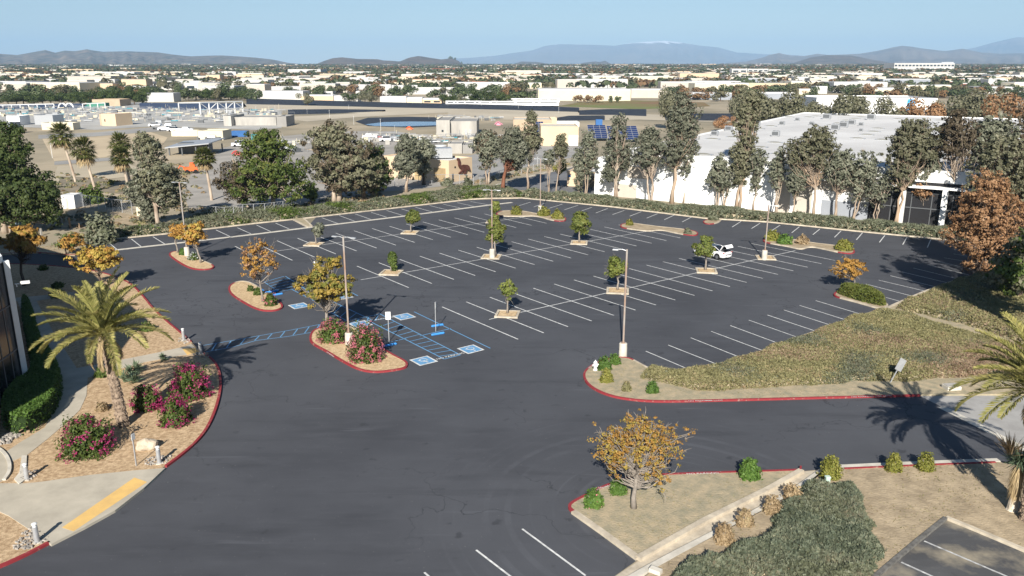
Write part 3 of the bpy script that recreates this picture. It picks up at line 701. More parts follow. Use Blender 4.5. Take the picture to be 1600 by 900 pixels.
# peninsula at the end of the lawn, its kerb red all round the nose
def kerbrun(name, seg, mtl, it=1, w=.16, side=0, h=KH + .004, z0=-.04):
    k = MB(); ribbon(k, smooth_poly(PX(seg), it, False), w, z0, h, side=side); return struct(name, k, mtl)
PEN = [(1200, 625.5), (1060, 629), (1015, 629), (975, 625), (949, 619), (927, 609), (915, 598), (912, 587), (917, 579), (930, 570), (950, 563), (970, 560), (984, 562), (1012, 577), (1082, 580), (1162, 561), (1200, 545), (1300, 509), (1372, 485), (1384, 484), (1450, 455), (1515, 432), (1640, 424), (1800, 430), (1800, 600), (1640, 618), (1437, 619)]
pen = MB(); pen.prism(PX(PEN), -.05, KH - .02); struct('planting_verge', pen, soilgrass)
kr = [(1437, 619.5), (1300, 622.8), (1200, 625.5), (1060, 629), (1015, 629), (975, 625), (949, 619), (927, 609), (915, 598), (912, 587), (917, 579), (930, 570), (950, 563), (970, 560), (984, 562), (990, 565)]
pk = kerbrun('red_kerb', kr, red, 2)
kerbrun('kerb', [(990, 565), (1013, 577.5), (1030, 580)], conc_kerb, 0)
kerbrun('kerb', [(1384, 484), (1408, 473), (1450, 455), (1484, 443), (1515, 432), (1560, 428)], conc_kerb, 1, .3)
def kerb_text(txt, a, b, px, size=.17, face=False):
    g = G(px[0], px[1], KH + .012); return tag(text_mesh(txt, size, whitep, 'kerb_lettering', g, ang(a, b), xscale=1.5), kind='structure')
kerb_text('NO PARKING', (1080, 628.6), (1105, 628), (1093, 626.2)); kerb_text('FIRE LANE', (1108, 628), (1125, 627.5), (1116, 625.6))
kerb_text('NO PARKING  FIRE LANE', (1345, 621.5), (1380, 620.5), (1362, 619.3))
kerb_text('FIRE LANE', (917, 579), (930, 570), (924, 572.2), .15)
kerb_text('NO PARKING', (508, 550), (520, 558), (516, 553.5), .15)
# lower peninsula and soil, right foreground
LOW = [(889, 796), (892, 789), (911, 779), (939, 765), (972, 752), (994, 747), (1061, 743), (1200, 739), (1250, 737), (1200, 768), (1100, 817), (997, 875), (896, 802)]
lp = MB(); lp.prism(PX(LOW), -.05, KH - .02); struct('planting_verge', lp, soilgrass)
kerbrun('red_kerb', [(896, 802), (889, 796), (892, 789), (911, 779), (939, 765), (972, 752), (994, 747), (1061, 743), (1200, 739), (1252, 737)], red, 2)
kerb_text('FIRE LANE', (939, 765), (972, 752), (954, 757.5)); kerb_text('NO PARKING', (1085, 742), (1115, 741), (1098, 739.6), .2)
kerb_text('FIRE LANE', (911, 779), (930, 768), (931, 766.5), .15)
kerbrun('kerb', [(896, 802), (940, 833), (997, 875)], conc_kerb, 0, .3)
kerbrun('kerb', [(997, 876), (1100, 817), (1200, 767.5), (1252, 738)], conc_kerb, 0, .32, h=KH + .05)
sw = MB(); sw.sheet(PX([(940, 915), (997, 877), (1100, 819), (1200, 770), (1255, 737), (1283, 735), (1240, 764), (1200, 783), (1100, 838), (1035, 874), (980, 905), (960, 925)]), .012); struct('concrete_swale', sw, conc_kerb)
kb2 = [(975, 912), (1010, 892), (1060, 865), (1130, 829), (1200, 792), (1245, 766), (1285, 737)]
kerbrun('kerb', kb2, conc_lt, 0, .35, h=.12)
SOI = [(985, 925), (1018, 895), (1065, 868), (1133, 831), (1203, 794), (1248, 768), (1289, 735), (1319, 734), (1440, 729), (1560, 724.5), (1575, 728), (1800, 760), (1800, 960), (1600, 862), (1478, 811), (1360, 905), (1330, 1000), (985, 1000)]
so_ = MB(); so_.prism(PX(SOI), -.05, KH - .03); struct('bare_soil_verge', so_, soil)
kerbrun('kerb', [(1285, 733), (1318, 730.5), (1440, 725), (1560, 720.5)], conc_lt, 0, .34, h=.10)
kerbrun('red_kerb', [(1319, 735.2), (1440, 729.8), (1555, 725.2)], red, 0, .14, h=KH + .01)
kerbrun('red_kerb', [(1250, 738), (1251, 733)], red, 0, .1, h=KH + .06)
# second car park, bottom right
ol = MB(); ol.sheet(PX([(1478, 811), (1600, 862), (1760, 930), (1760, 1100), (1330, 1100), (1330, 935), (1370, 900)]), .02); struct('old_car_park', ol, asphalt_old)
kerbrun('kerb', [(1478, 811), (1540, 836.5), (1600, 862), (1700, 905)], conc_kerb, 0, .22)
kerbrun('kerb', [(1477, 812), (1430, 850), (1370, 901), (1340, 928)], mat('weathered_dark_kerb', (.13, .125, .115), .9, .2, var=.3, scale=4), 0, .2)
l2 = MB(); 
for a, b in (((1444, 846), (1575, 902)), ((1408, 879), (1465, 905))): wline(l2, G(*a), G(*b), .11, LZ)
struct('car_park_lines', l2, whitep2)
# driveway on the right: concrete apron and gutter
dr = MB(); dr.sheet(PX([(1437, 619), (1640, 617), (1760, 640), (1760, 780), (1620, 716), (1527, 664)]), .024); struct('concrete_driveway', dr, mat('driveway_concrete', (.36, .35, .33), .9, .2, col2=(.28, .27, .255), scale=.6, detail=7))
dg = MB(); ribbon(dg, PX([(1470, 636), (1527, 664.5), (1600, 702), (1680, 742)]), .55, .0, .03); struct('gutter', dg, conc_lt)
ds = MB(); ds.sheet(PX([(1560, 720), (1527, 664), (1600, 702), (1680, 742), (1800, 800), (1800, 760), (1575, 728)]), .016); struct('driveway_edge', ds, asphalt)
# ------------------------------------------------------------------ left: building forecourt
FOR = [(78, 850), (80, 848), (140, 815), (200, 778), (258, 731), (285, 712), (308, 692), (325, 670), (338, 640), (345, 610), (344, 585), (335, 565), (312, 550), (299, 536), (283, 522), (262, 505), (240, 485), (222, 462), (200, 440), (150, 424), (60, 415), (-80, 412), (-500, 480), (-500, 900), (-60, 905), (0, 888), (40, 870)]
fo = MB(); fo.prism(PX(FOR), -.05, KH - .03); struct('mulch_bed', fo, mulch)
kerbrun('red_kerb', [(259, 731), (285, 712), (308, 692), (325, 670), (338, 640), (345, 610), (344, 585), (335, 565), (313, 551)], red, 2, .17)
kerbrun('red_kerb', [(298, 536), (283, 522), (262, 505), (240, 485), (222, 462), (200, 440), (150, 424), (100, 418), (60, 415), (0, 413)], red, 2, .17)
kerbrun('red_kerb', [(78, 850), (40, 870), (0, 888), (-40, 902)], red, 1, .17)
def slab(name, pts, m, z=KH - .01, it=0, z0=-.04):
    b = MB(); P = smooth_poly(PX(pts, z), it) if it else PX(pts, z); b.prism(P, z0, z); return struct(name, b, m)
slab('footpath', [(313, 551), (306, 543), (299, 537), (290, 541), (245, 551), (180, 564), (120, 575), (85, 522), (57, 470), (27, 470), (60, 548), (88, 600), (86, 635), (70, 668), (33, 690), (0, 712), (0, 752), (14, 740), (20, 720), (42, 711), (75, 685), (110, 655), (125, 640), (135, 618), (137, 590), (225, 566), (270, 557)], conc)
slab('footpath', [(27, 470), (57, 470), (100, 463), (118, 461), (117, 456), (60, 462), (25, 465), (-20, 470), (-20, 476)], conc, KH - .013)
slab('entrance_ramp', [(258, 731), (225, 762), (180, 797), (133, 823), (80, 850), (53, 832), (14, 806), (-20, 790), (-60, 760), (0, 755), (42, 755), (69, 752), (140, 742), (208, 735)], conc, KH + .004)
slab('tactile_paving', [(210, 746), (230, 753), (115, 830), (97, 824)], yellow, KH + .010)
slab('tactile_paving', [(285, 545), (305, 543.5), (312, 550), (292, 554)], yellow, KH - .004)
slab('planter_kerb', [(34, 711), (42, 711), (40, 748), (30, 756), (22, 748), (30, 738)], conc_lt, KH + .05)
slab('round_paving', [(-60, 690), (-20, 693), (3, 703), (14, 720), (15, 735), (8, 748), (-10, 756), (-60, 760)], conc, KH + .03, 1)
rg = MB(); ribbon(rg, smooth_poly(PX([(-30, 690), (-5, 698), (8, 708), (15, 722), (15, 737), (6, 749)], .2), 2, False), .18, .1, KH + .08); struct('round_kerb', rg, conc_lt)
# small corner planter at top left of the lot
cp_ = MB(); cp_.prism(PX([(62, 396), (84, 398.5), (117, 400.5), (138, 392.5), (128, 379), (100, 382), (55, 388), (-80, 393), (-80, 405)]), -.05, KH - .02); struct('corner_planting_bed', cp_, soil)
kerbrun('red_kerb', [(-60, 403), (30, 396), (62, 395.5), (84, 398), (117, 400), (134, 396), (138, 392)], red, 1, .17)
kerbrun('kerb', [(138, 392), (127, 378.5)], conc_kerb, 0, .2)
# perimeter kerbs
kerbrun('perimeter_kerb', [(130, 379), (145, 377.5), (260, 366), (400, 349.5), (457.5, 343.5)], conc_kerb, 0, .3)
kerbrun('perimeter_kerb', [(457.5, 343.5), (480.5, 355.5)], conc_kerb, 0, .25)
kerbrun('perimeter_kerb', [(480.5, 355.5), (487, 354), (474, 341.8)], conc_kerb, 0, .25)
kerbrun('perimeter_kerb', [(474, 341.8), (590, 328.7), (735, 312), (760, 310.5), (815, 310), (955, 323.5), (1100, 341.5), (1200, 347.5), (1345, 362.5), (1475, 375), (1560, 384)], conc_kerb, 0, .3)
pp = MB(); pp.prism(PX([(458, 343), (473, 341.5), (487, 354), (480.5, 355.3)]), -.02, KH - .02); struct('planting_island', pp, soilgrass)
hs = MB(); hs.prism(PX([(760, 310), (815, 309.5), (800, 316.5), (790, 317.5), (745, 313)]), -.02, KH - .03); 
# concrete stain / dirt patches are in the asphalt; small tree squares
TI = {}
for k, (cx, cy, s) in dict(a=(491, 382.5, 1.9), b=(641, 364, 1.9), c=(611.5, 427, 2.0), d=(768, 402, 2.0), e=(770, 347.5, 1.6), f=(905, 380, 1.9), g=(793, 492, 1.9), h=(965, 455.5, 2.0), i=(1103.5, 424, 2.0), j=(1196, 403.5, 1.9)).items():
    g = G(cx, cy); b = MB(); r = .6485 + math.pi / 4
    ca, sa = math.cos(r), math.sin(r); q = s / 2
    co = [(g[0] + x * ca - y * sa, g[1] + x * sa + y * ca) for x, y in ((-q, -q), (q, -q), (q, q), (-q, q))]
    q2 = q - .15; ci_ = [(g[0] + x * ca - y * sa, g[1] + x * sa + y * ca) for x, y in ((-q2, -q2), (q2, -q2), (q2, q2), (-q2, q2))]
    b.prism(ci_, 0, KH - .03); o = struct('tree_square', b, mulch_hi)
    kb = MB(); ribbon(kb, np.array(co)[::1], .22, -.02, KH, True); kb.build('kerb', conc_kerb, o)
    TI[k] = g
# ================================================================== VEGETATION NEAR THE LOT
def W_(px, zz=0): g = G(px[0], px[1]); return (g[0], g[1], zz)
DENS, CLN, CRS, LSS = .62, 1.35, .68, .95
def tre(name, bx, by, top, cx, crowns_px, label, cat, seed, leaf, bark, tr, ncl, nlf, ls, cr, z=0.0, dy=0.0, **k):
    """crowns_px: list of (x0,x1,ytop,ybottom) boxes in the picture, turned into ellipsoids around the tree's own place"""
    g = G(bx, by); m = MPP(bx, by); H = HT(bx, by, top); cr_ = []
    if 33 <= seed <= 48: crowns_px = [((a + b) / 2 - (b - a) * .56, (a + b) / 2 + (b - a) * .56, c, d + .1 * (d - c)) for a, b, c, d in crowns_px]
    for (x0, x1, yt, yb) in crowns_px:
        xc = (x0 + x1) / 2; X = (xc - 800) / F * (g[1] * cp + (HC - 5) * sp) - g[0]
        zt, zb = HT(bx, by, yt), HT(bx, by, yb); rx = (x1 - x0) / 2 * m * .93
        cr_.append((X, 0, (zt + zb) / 2, rx, rx * .85, max(.2, (zt - zb) / 2)))
    cr_ = [c[:3] + (max(.15, c[3] - cr * .3), max(.15, c[4] - cr * .3), max(.15, c[5] - cr * .25)) for c in cr_]
    lx = (cx - bx) * m
    return tree(name, (g[0], g[1], z), label, cat, H, tr, cr_, int(ncl * CLN), max(6, int(nlf * DENS)), ls * LSS, cr * CRS, bark, leaf, seed, lean=(lx, 0), **k)
# --- young trees in the tree squares of the car park
lotg = dict(group='young trees in the square tree pits of the car park', fork=.3, twigs=.4)
tre('young_tree', 494, 382, 350, 493, [(482, 505, 350, 371)], 'small round grey-green tree in the tree square nearest the far left row', 'tree', 11, L_euc, bark_y, .09, 26, 46, .10, .55, z=.12, **lotg)
tre('young_tree', 642, 364, 327, 643, [(631, 656, 327, 352)], 'round bright green tree in the middle square of the farthest left row', 'tree', 12, L_lot, bark_y, .10, 40, 55, .11, .6, z=.12, **lotg)
tre('columnar_shrub_tree', 611, 425, 394, 611, [(602, 620, 394, 416), (603, 619, 402, 424)], 'short dense dark green columnar shrub tree with no visible trunk', 'tree', 13, L_green, bark_y, .08, 44, 60, .09, .38, z=.12, **lotg)
tre('young_tree', 774, 402, 336, 773, [(757, 790, 345, 383), (762, 783, 336, 360)], 'tall narrow yellow-green tree beside the light pole in the middle of the car park', 'tree', 14, L_lot, bark_y, .12, 75, 60, .11, .6, z=.12, **lotg)
tre('young_tree', 774, 347, 312, 774, [(767, 782, 312, 334)], 'small slim green tree near the back corner of the car park', 'tree', 15, L_lot, bark_y, .09, 30, 46, .12, .5, z=.12, **lotg)
tre('young_tree', 905, 380, 327, 906, [(890, 924, 329, 365)], 'broad yellow-green tree standing alone in a square right of the middle', 'tree', 16, L_lot, bark_y, .12, 75, 60, .11, .65, z=.12, **lotg)
tre('young_tree', 793, 491, 440, 793, [(777, 811, 441, 470), (784, 802, 437, 455)], 'sparse small tree in the front square nearest the blue bays', 'tree', 17, L_lot, bark_y, .09, 36, 36, .075, .42, z=.12, bare=5, **lotg)
tre('young_tree', 965, 454, 398, 963, [(944, 986, 406, 435), (953, 975, 397, 418)], 'thin-topped green tree partly behind the tall light pole', 'tree', 18, L_lot, bark_y, .11, 60, 46, .085, .5, z=.12, bare=10, **lotg)
tre('young_tree', 1102, 423, 367, 1103, [(1081, 1123, 378, 404), (1092, 1118, 368, 392)], 'lopsided green tree in front of the white car', 'tree', 19, L_lot, bark_y, .12, 64, 50, .095, .55, z=.12, bare=6, **lotg)
# --- autumn trees
ag = dict(fork=.28, flat=.55)
tre('autumn_tree', 990, 797, 634, 998, [(918, 1070, 660, 735), (985, 1082, 652, 725), (915, 1000, 665, 725), (998, 1064, 705, 768), (940, 990, 705, 752), (960, 1030, 642, 690)], 'wide spreading autumn tree with orange leaves on the dry verge in the right foreground', 'tree', 21, L_oran, bark_y, .13, 480, 26, .036, .28, z=.12, bare=80, leaf2=(L_yel, .45), twigs=.36, fork=.2, flat=.5, spread=.55)
tre('autumn_tree', 512, 527, 398, 512, [(458, 545, 418, 480), (500, 560, 430, 470), (480, 520, 402, 440), (505, 545, 400, 425)], 'yellow-green autumn tree above pink bushes on the island by the blue bays', 'tree', 22, L_yel, bark_y, .16, 150, 60, .075, .5, z=.12, bare=24, leaf2=(L_bush, .35), twigs=.6, **ag)
tre('autumn_tree', 411, 473, 374, 405, [(364, 440, 378, 440), (375, 425, 375, 400)], 'sparse rust-orange autumn tree on the island with blue wheel stops', 'tree', 23, L_oran, bark_y, .11, 75, 34, .07, .5, z=.12, bare=30, leaf2=(L_rust, .4), twigs=.8, **ag)
tre('autumn_tree', 314, 412, 345, 300, [(272, 328, 352, 385), (285, 322, 346, 366)], 'flat-topped golden orange tree, right one of two on its red-kerbed island', 'tree', 24, L_oran, bark_y, .12, 70, 50, .09, .55, z=.12, leaf2=(L_yel, .3), **ag)
tre('autumn_tree', 278, 396, 346, 272, [(259, 292, 348, 374)], 'small golden orange tree, left one of two on its red-kerbed island', 'tree', 25, L_oran, bark_y, .10, 34, 50, .09, .5, z=.12, **ag)
tre('autumn_tree', 38, 448, 352, 38, [(-8, 78, 356, 402), (8, 66, 352, 378)], 'large orange autumn tree at the left edge, lower half in the building shadow', 'tree', 26, L_oran, bark_d, .16, 110, 60, .10, .7, z=.12, leaf2=(L_yel, .25), **ag)
tre('autumn_tree', 160, 452, 384, 150, [(108, 190, 388, 425), (120, 175, 385, 408)], 'olive-yellow autumn tree directly behind the large date palm crown', 'tree', 27, L_yel, bark_d, .14, 90, 55, .085, .6, z=.12, leaf2=(L_oran, .3), **ag)
tre('autumn_tree', 104, 399, 364, 102, [(78, 128, 366, 392)], 'low orange bush-like tree in the corner bed with the red kerb', 'tree', 28, L_oran, bark_d, .10, 60, 46, .09, .6, z=.12, leaf2=(L_green, .25), **ag)
tre('autumn_tree', 1335, 455, 402, 1330, [(1298, 1360, 405, 438), (1312, 1350, 402, 425)], 'small thin orange tree on the hedge island at the right of the car park', 'tree', 29, L_oran, bark_y, .08, 60, 34, .08, .5, z=.12, bare=14, **ag)
# --- brown pine on the right
tre('brown_conifer', 1530, 424, 262, 1545, [(1466, 1606, 325, 412), (1480, 1606, 282, 370), (1498, 1580, 262, 330), (1510, 1600, 380, 445), (1550, 1660, 310, 430)], 'big dying conifer with rust-brown needles at the right edge of the car park', 'tree', 31, L_rust, bark_d, .42, 620, 62, .085, .72, z=.1, fork=.25, bare=30, twigs=.7, flat=.8)
tre('bushy_tree', 1590, 470, 345, 1590, [(1545, 1640, 385, 470), (1565, 1650, 350, 430)], 'dark olive bushy tree at the right edge behind the brown conifer', 'tree', 32, L_euc2, bark_d, .3, 120, 70, .13, .9, z=.1, leaf2=(L_green, .4))
DENS, CLN, CRS, LSS = .5, 2.2, .62, .72
# --- big trees at the left
tre('pine_tree', 14, 364, 180, 20, [(-60, 84, 250, 352), (-40, 62, 190, 290), (40, 98, 270, 350), (-10, 52, 182, 235), (60, 92, 285, 330)], 'huge dark green conifer filling the left edge of the picture', 'tree', 33, L_pine, bark_g, .55, 340, 110, .16, 1.25, fork=.12, flat=.8, stems=2, splay=.05)
tre('gum_tree', 249, 357, 195, 240, [(198, 288, 240, 310), (212, 262, 196, 260), (230, 290, 265, 330)], 'tall olive gum tree with a pale straight trunk behind the golden orange trees', 'tree', 34, L_euc2, bark_g, .33, 230, 70, .15, .95, fork=.3, leaf2=(L_euc, .3))
tre('bushy_tree', 222, 330, 268, 218, [(190, 245, 275, 322)], 'dull grey-green bushy tree at the left foot of the pale trunked gum', 'tree', 35, L_euc, bark_d, .2, 80, 55, .15, .9, fork=.15)
tre('bushy_tree', 236, 350, 285, 236, [(210, 250, 290, 348)], 'low grey bush tree in front of the chain link fence', 'tree', 36, L_euc, bark_d, .14, 60, 50, .14, .8, fork=.1)
tre('green_tree', 428, 329, 196, 424, [(352, 492, 235, 312), (375, 462, 200, 262), (395, 450, 197, 225)], 'broad bright green tree behind the left stall row', 'tree', 37, L_green, bark_g, .4, 260, 75, .17, 1.15, fork=.25, leaf2=(L_lot, .35))
tre('brownish_tree', 389, 332, 232, 370, [(335, 408, 240, 318)], 'brownish grey thin tree on the left side of the bright green tree', 'tree', 38, L_eucb, bark_g, .25, 100, 45, .16, 1.0, fork=.2, bare=10)
tre('gum_tree', 526, 314, 186, 540, [(476, 590, 200, 280), (500, 600, 230, 300), (480, 560, 187, 240), (500, 560, 262, 302)], 'biggest rounded gum tree of the left half, brown-green, with white crooked limbs', 'tree', 39, L_euc2, bark_g, .5, 330, 75, .2, 1.3, fork=.15, stems=2, splay=.12, leaf2=(L_eucb, .3))
tre('dark_tree', 568, 310, 222, 585, [(552, 615, 232, 300), (560, 606, 225, 262)], 'very dark green tree tight against the right of the biggest gum', 'tree', 40, L_pine, bark_g, .3, 150, 70, .19, 1.1, fork=.15, leaf2=(L_eucb, .3))
tre('dark_tree', 486, 320, 285, 484, [(470, 498, 288, 312)], 'small dark tree under the left edge of the biggest gum', 'tree', 41, L_green, bark_d, .15, 34, 50, .17, .8, fork=.2)
tre('gum_tree', 635, 300, 205, 640, [(610, 655, 225, 275), (618, 660, 208, 240)], 'grey-leaved gum tree left of the pair before the tan workshop', 'tree', 42, L_euc, bark_g, .28, 110, 55, .2, 1.1, fork=.3)
tre('gum_tree', 662, 289, 204, 662, [(640, 682, 212, 255), (645, 675, 240, 275)], 'grey-leaved gum tree whose ivy-dark base stands at the tan workshop door', 'tree', 43, L_euc, bark_d, .3, 100, 50, .2, 1.1, fork=.25)
tre('gum_tree', 762, 288, 192, 764, [(738, 790, 198, 250), (745, 775, 230, 265)], 'smoky grey gum with two thin white stems left of the red-barked gum', 'tree', 44, L_euc, bark_g, .25, 120, 50, .2, 1.1, fork=.3, stems=2, splay=.08, leaf2=(L_eucb, .3))
tre('gum_tree', 785, 300, 192, 800, [(772, 832, 205, 262), (780, 822, 194, 230)], 'gum tree with a dark red-brown trunk by the drive', 'tree', 45, L_euc, bark_r, .4, 130, 50, .2, 1.15, fork=.3)
DENS, CLN, CRS, LSS = .25, 2.9, .50, .70
EG = 'gum trees in the long row between the car park and the warehouses'
eg = dict(group=EG, fork=.32, elong=1.9, twigs=.24)
E_ = [  # bx, by, top, crowns, label, leaf, bark, tr, ncl, nlf, stems
 (825, 299, 168, [(814, 846, 178, 240), (812, 850, 205, 232), (818, 840, 168, 195)], 'tall slender gum with a bare white trunk, leftmost of the row along the drive', L_euc2, bark_g, .3, 130, 46, 1, 0),
 (857, 303, 225, [(848, 868, 228, 258)], 'small thin gum with a narrow crown between two taller ones beside the drive', L_euc, bark_t, .14, 40, 36, 2, .03),
 (869, 303, 205, [(862, 890, 212, 250), (868, 885, 206, 225)], 'slender gum with a forked white stem and yellowish bush behind', L_euc2, bark_g, .18, 66, 40, 1, 0),
 (903, 308, 215, [(893, 922, 222, 275), (897, 915, 240, 292)], 'narrow drooping gum at the left of the tan gatehouse wall', L_euc, bark_t, .2, 80, 42, 2, .03),
 (915, 309, 195, [(905, 936, 205, 270), (908, 930, 196, 230)], 'narrow leafy gum in front of the tan gatehouse wall', L_euc, bark_t, .22, 95, 44, 2, .03),
 (962, 312, 168, [(940, 992, 205, 262), (948, 980, 170, 225), (936, 970, 255, 285)], 'wide gum with white forked stems before the low beige warehouse wing', L_euc, bark_g, .28, 170, 44, 3, .10),
 (1016, 320, 190, [(988, 1042, 200, 262), (995, 1030, 190, 230)], 'gum with several thick pale stems fanning from one base', L_euc, bark_g, .36, 160, 46, 3, .09),
 (1050, 318, 136, [(1028, 1078, 185, 262), (1035, 1092, 150, 215), (1045, 1075, 137, 175)], 'tallest dark gum of the row with an orange-brown trunk', L_euc, bark_t, .42, 260, 48, 1, 0),
 (1068, 317, 190, [(1060, 1095, 200, 255), (1062, 1088, 240, 285)], 'thin gum just right of the orange-brown trunk', L_euc, bark_g, .22, 80, 40, 1, 0),
 (1120, 324, 235, [(1103, 1140, 245, 295), (1112, 1135, 236, 265)], 'open gum with many thin stems left of the tall dark pair', L_euc, bark_g, .2, 85, 36, 3, .08),
 (1131, 325, 250, [(1118, 1150, 252, 300)], 'half-bare gum whose thin branches lean right over white wall', L_euc, bark_t, .2, 44, 32, 2, .08),
 (1153, 326, 134, [(1140, 1182, 150, 215), (1138, 1180, 205, 270), (1150, 1185, 135, 175), (1143, 1168, 250, 290)], 'very tall dark gum with a twin trunk in front of the bright white wall', L_euc2, bark_t, .4, 260, 50, 2, .02),
 (1177, 328, 218, [(1166, 1200, 225, 275), (1170, 1192, 262, 300)], 'light airy gum right of the very tall twin-trunk gum', L_euc, bark_g, .18, 70, 36, 1, 0),
 (1212, 336, 225, [(1196, 1228, 235, 290), (1205, 1225, 226, 262)], 'airy gum with three thin stems by the beige wall panel', L_euc, bark_g, .2, 70, 34, 3, .06),
 (1238, 341, 252, [(1226, 1260, 256, 300)], 'small round-headed dense gum before the beige wall panel', L_euc, bark_t, .18, 80, 46, 1, 0),
 (1271, 342, 192, [(1220, 1270, 205, 262), (1245, 1304, 196, 262), (1250, 1290, 192, 225)], 'broad double-headed gum with an orange trunk', L_euc2, bark_t, .32, 210, 46, 1, 0),
 (1304, 343, 228, [(1282, 1336, 235, 290), (1295, 1330, 228, 255)], 'gum with a thick grey trunk and thin spreading crown', L_euc, bark_g, .32, 110, 36, 1, 0),
 (1333, 346, 228, [(1322, 1372, 232, 285), (1330, 1360, 262, 310)], 'light gum right of the thick grey trunk', L_euc, bark_t, .24, 105, 38, 2, .03),
 (1367, 350, 255, [(1350, 1395, 262, 318)], 'scrubby gum with bare crossing branches in front of the dark entrance', L_euc, bark_g, .2, 60, 28, 3, .08),
 (1399, 352, 182, [(1378, 1436, 195, 262), (1385, 1465, 190, 245), (1390, 1440, 182, 215), (1382, 1430, 245, 290)], 'largest leafy gum of the right side with two orange stems', L_euc2, bark_t, .34, 290, 50, 2, .05),
 (1428, 351, 215, [(1425, 1470, 220, 275), (1430, 1460, 250, 290)], 'gum with tan trunk between the two white columns', L_euc, bark_t, .28, 120, 42, 1, 0),
 (1490, 356, 160, [(1450, 1520, 175, 245), (1460, 1500, 162, 200)], 'brown-tinged airy gum rising left of the brown conifer', L_eucb, bark_g, .3, 150, 42, 2, .06),
 (1540, 352, 175, [(1495, 1575, 182, 262), (1505, 1560, 178, 215)], 'dense dark gum with heavy crown behind the brown conifer', L_euc, bark_d, .4, 240, 55, 2, .06),
 (1548, 374, 205, [(1500, 1600, 215, 330), (1520, 1590, 205, 260)], 'olive leafy tree between the brown conifer and the warehouse front', L_euc2, bark_d, .35, 150, 60, 2, .06),
 (1608, 372, 190, [(1560, 1660, 200, 345)], 'green tree at the right edge just above the brown conifer', L_euc2, bark_d, .35, 150, 60, 1, 0),
 (1592, 350, 145, [(1545, 1640, 150, 290), (1560, 1650, 200, 320)], 'large brown-green tree cut by the right edge of the picture', L_eucb, bark_d, .45, 300, 60, 2, .06)]
for i, (bx, by, top, cr_, lab, lf, bk, tr, nc, nl, st, spl) in enumerate(E_):
    cr_ = [((c[0] + c[1]) / 2 - (c[1] - c[0]) * .6, (c[0] + c[1]) / 2 + (c[1] - c[0]) * .6, c[2], c[3] + .16 * (c[3] - c[2])) for c in cr_]
    xs_ = [(c[0] + c[1]) / 2 for c in cr_]
    tre('gum_tree', bx, by, top, sum(xs_) / len(xs_), cr_, lab, 'tree', 60 + i, lf, bk, tr * .74, int(nc * 1.0), int(nl * 1.25), .155, .85, stems=st, splay=spl, bare=4, **eg)
tre('yellow_bush', 873, 290, 252, 873, [(862, 890, 252, 272)], 'yellowish rounded bush tree behind the slender forked gum by the drive', 'tree', 95, L_bush, bark_d, .1, 40, 50, .16, .8)
tre('orange_shrub', 1440, 352, 283, 1443, [(1424, 1462, 285, 312)], 'small dead-leaved orange tree between the white columns', 'tree', 96, L_rust, bark_g, .14, 44, 40, .14, .7, bare=6)
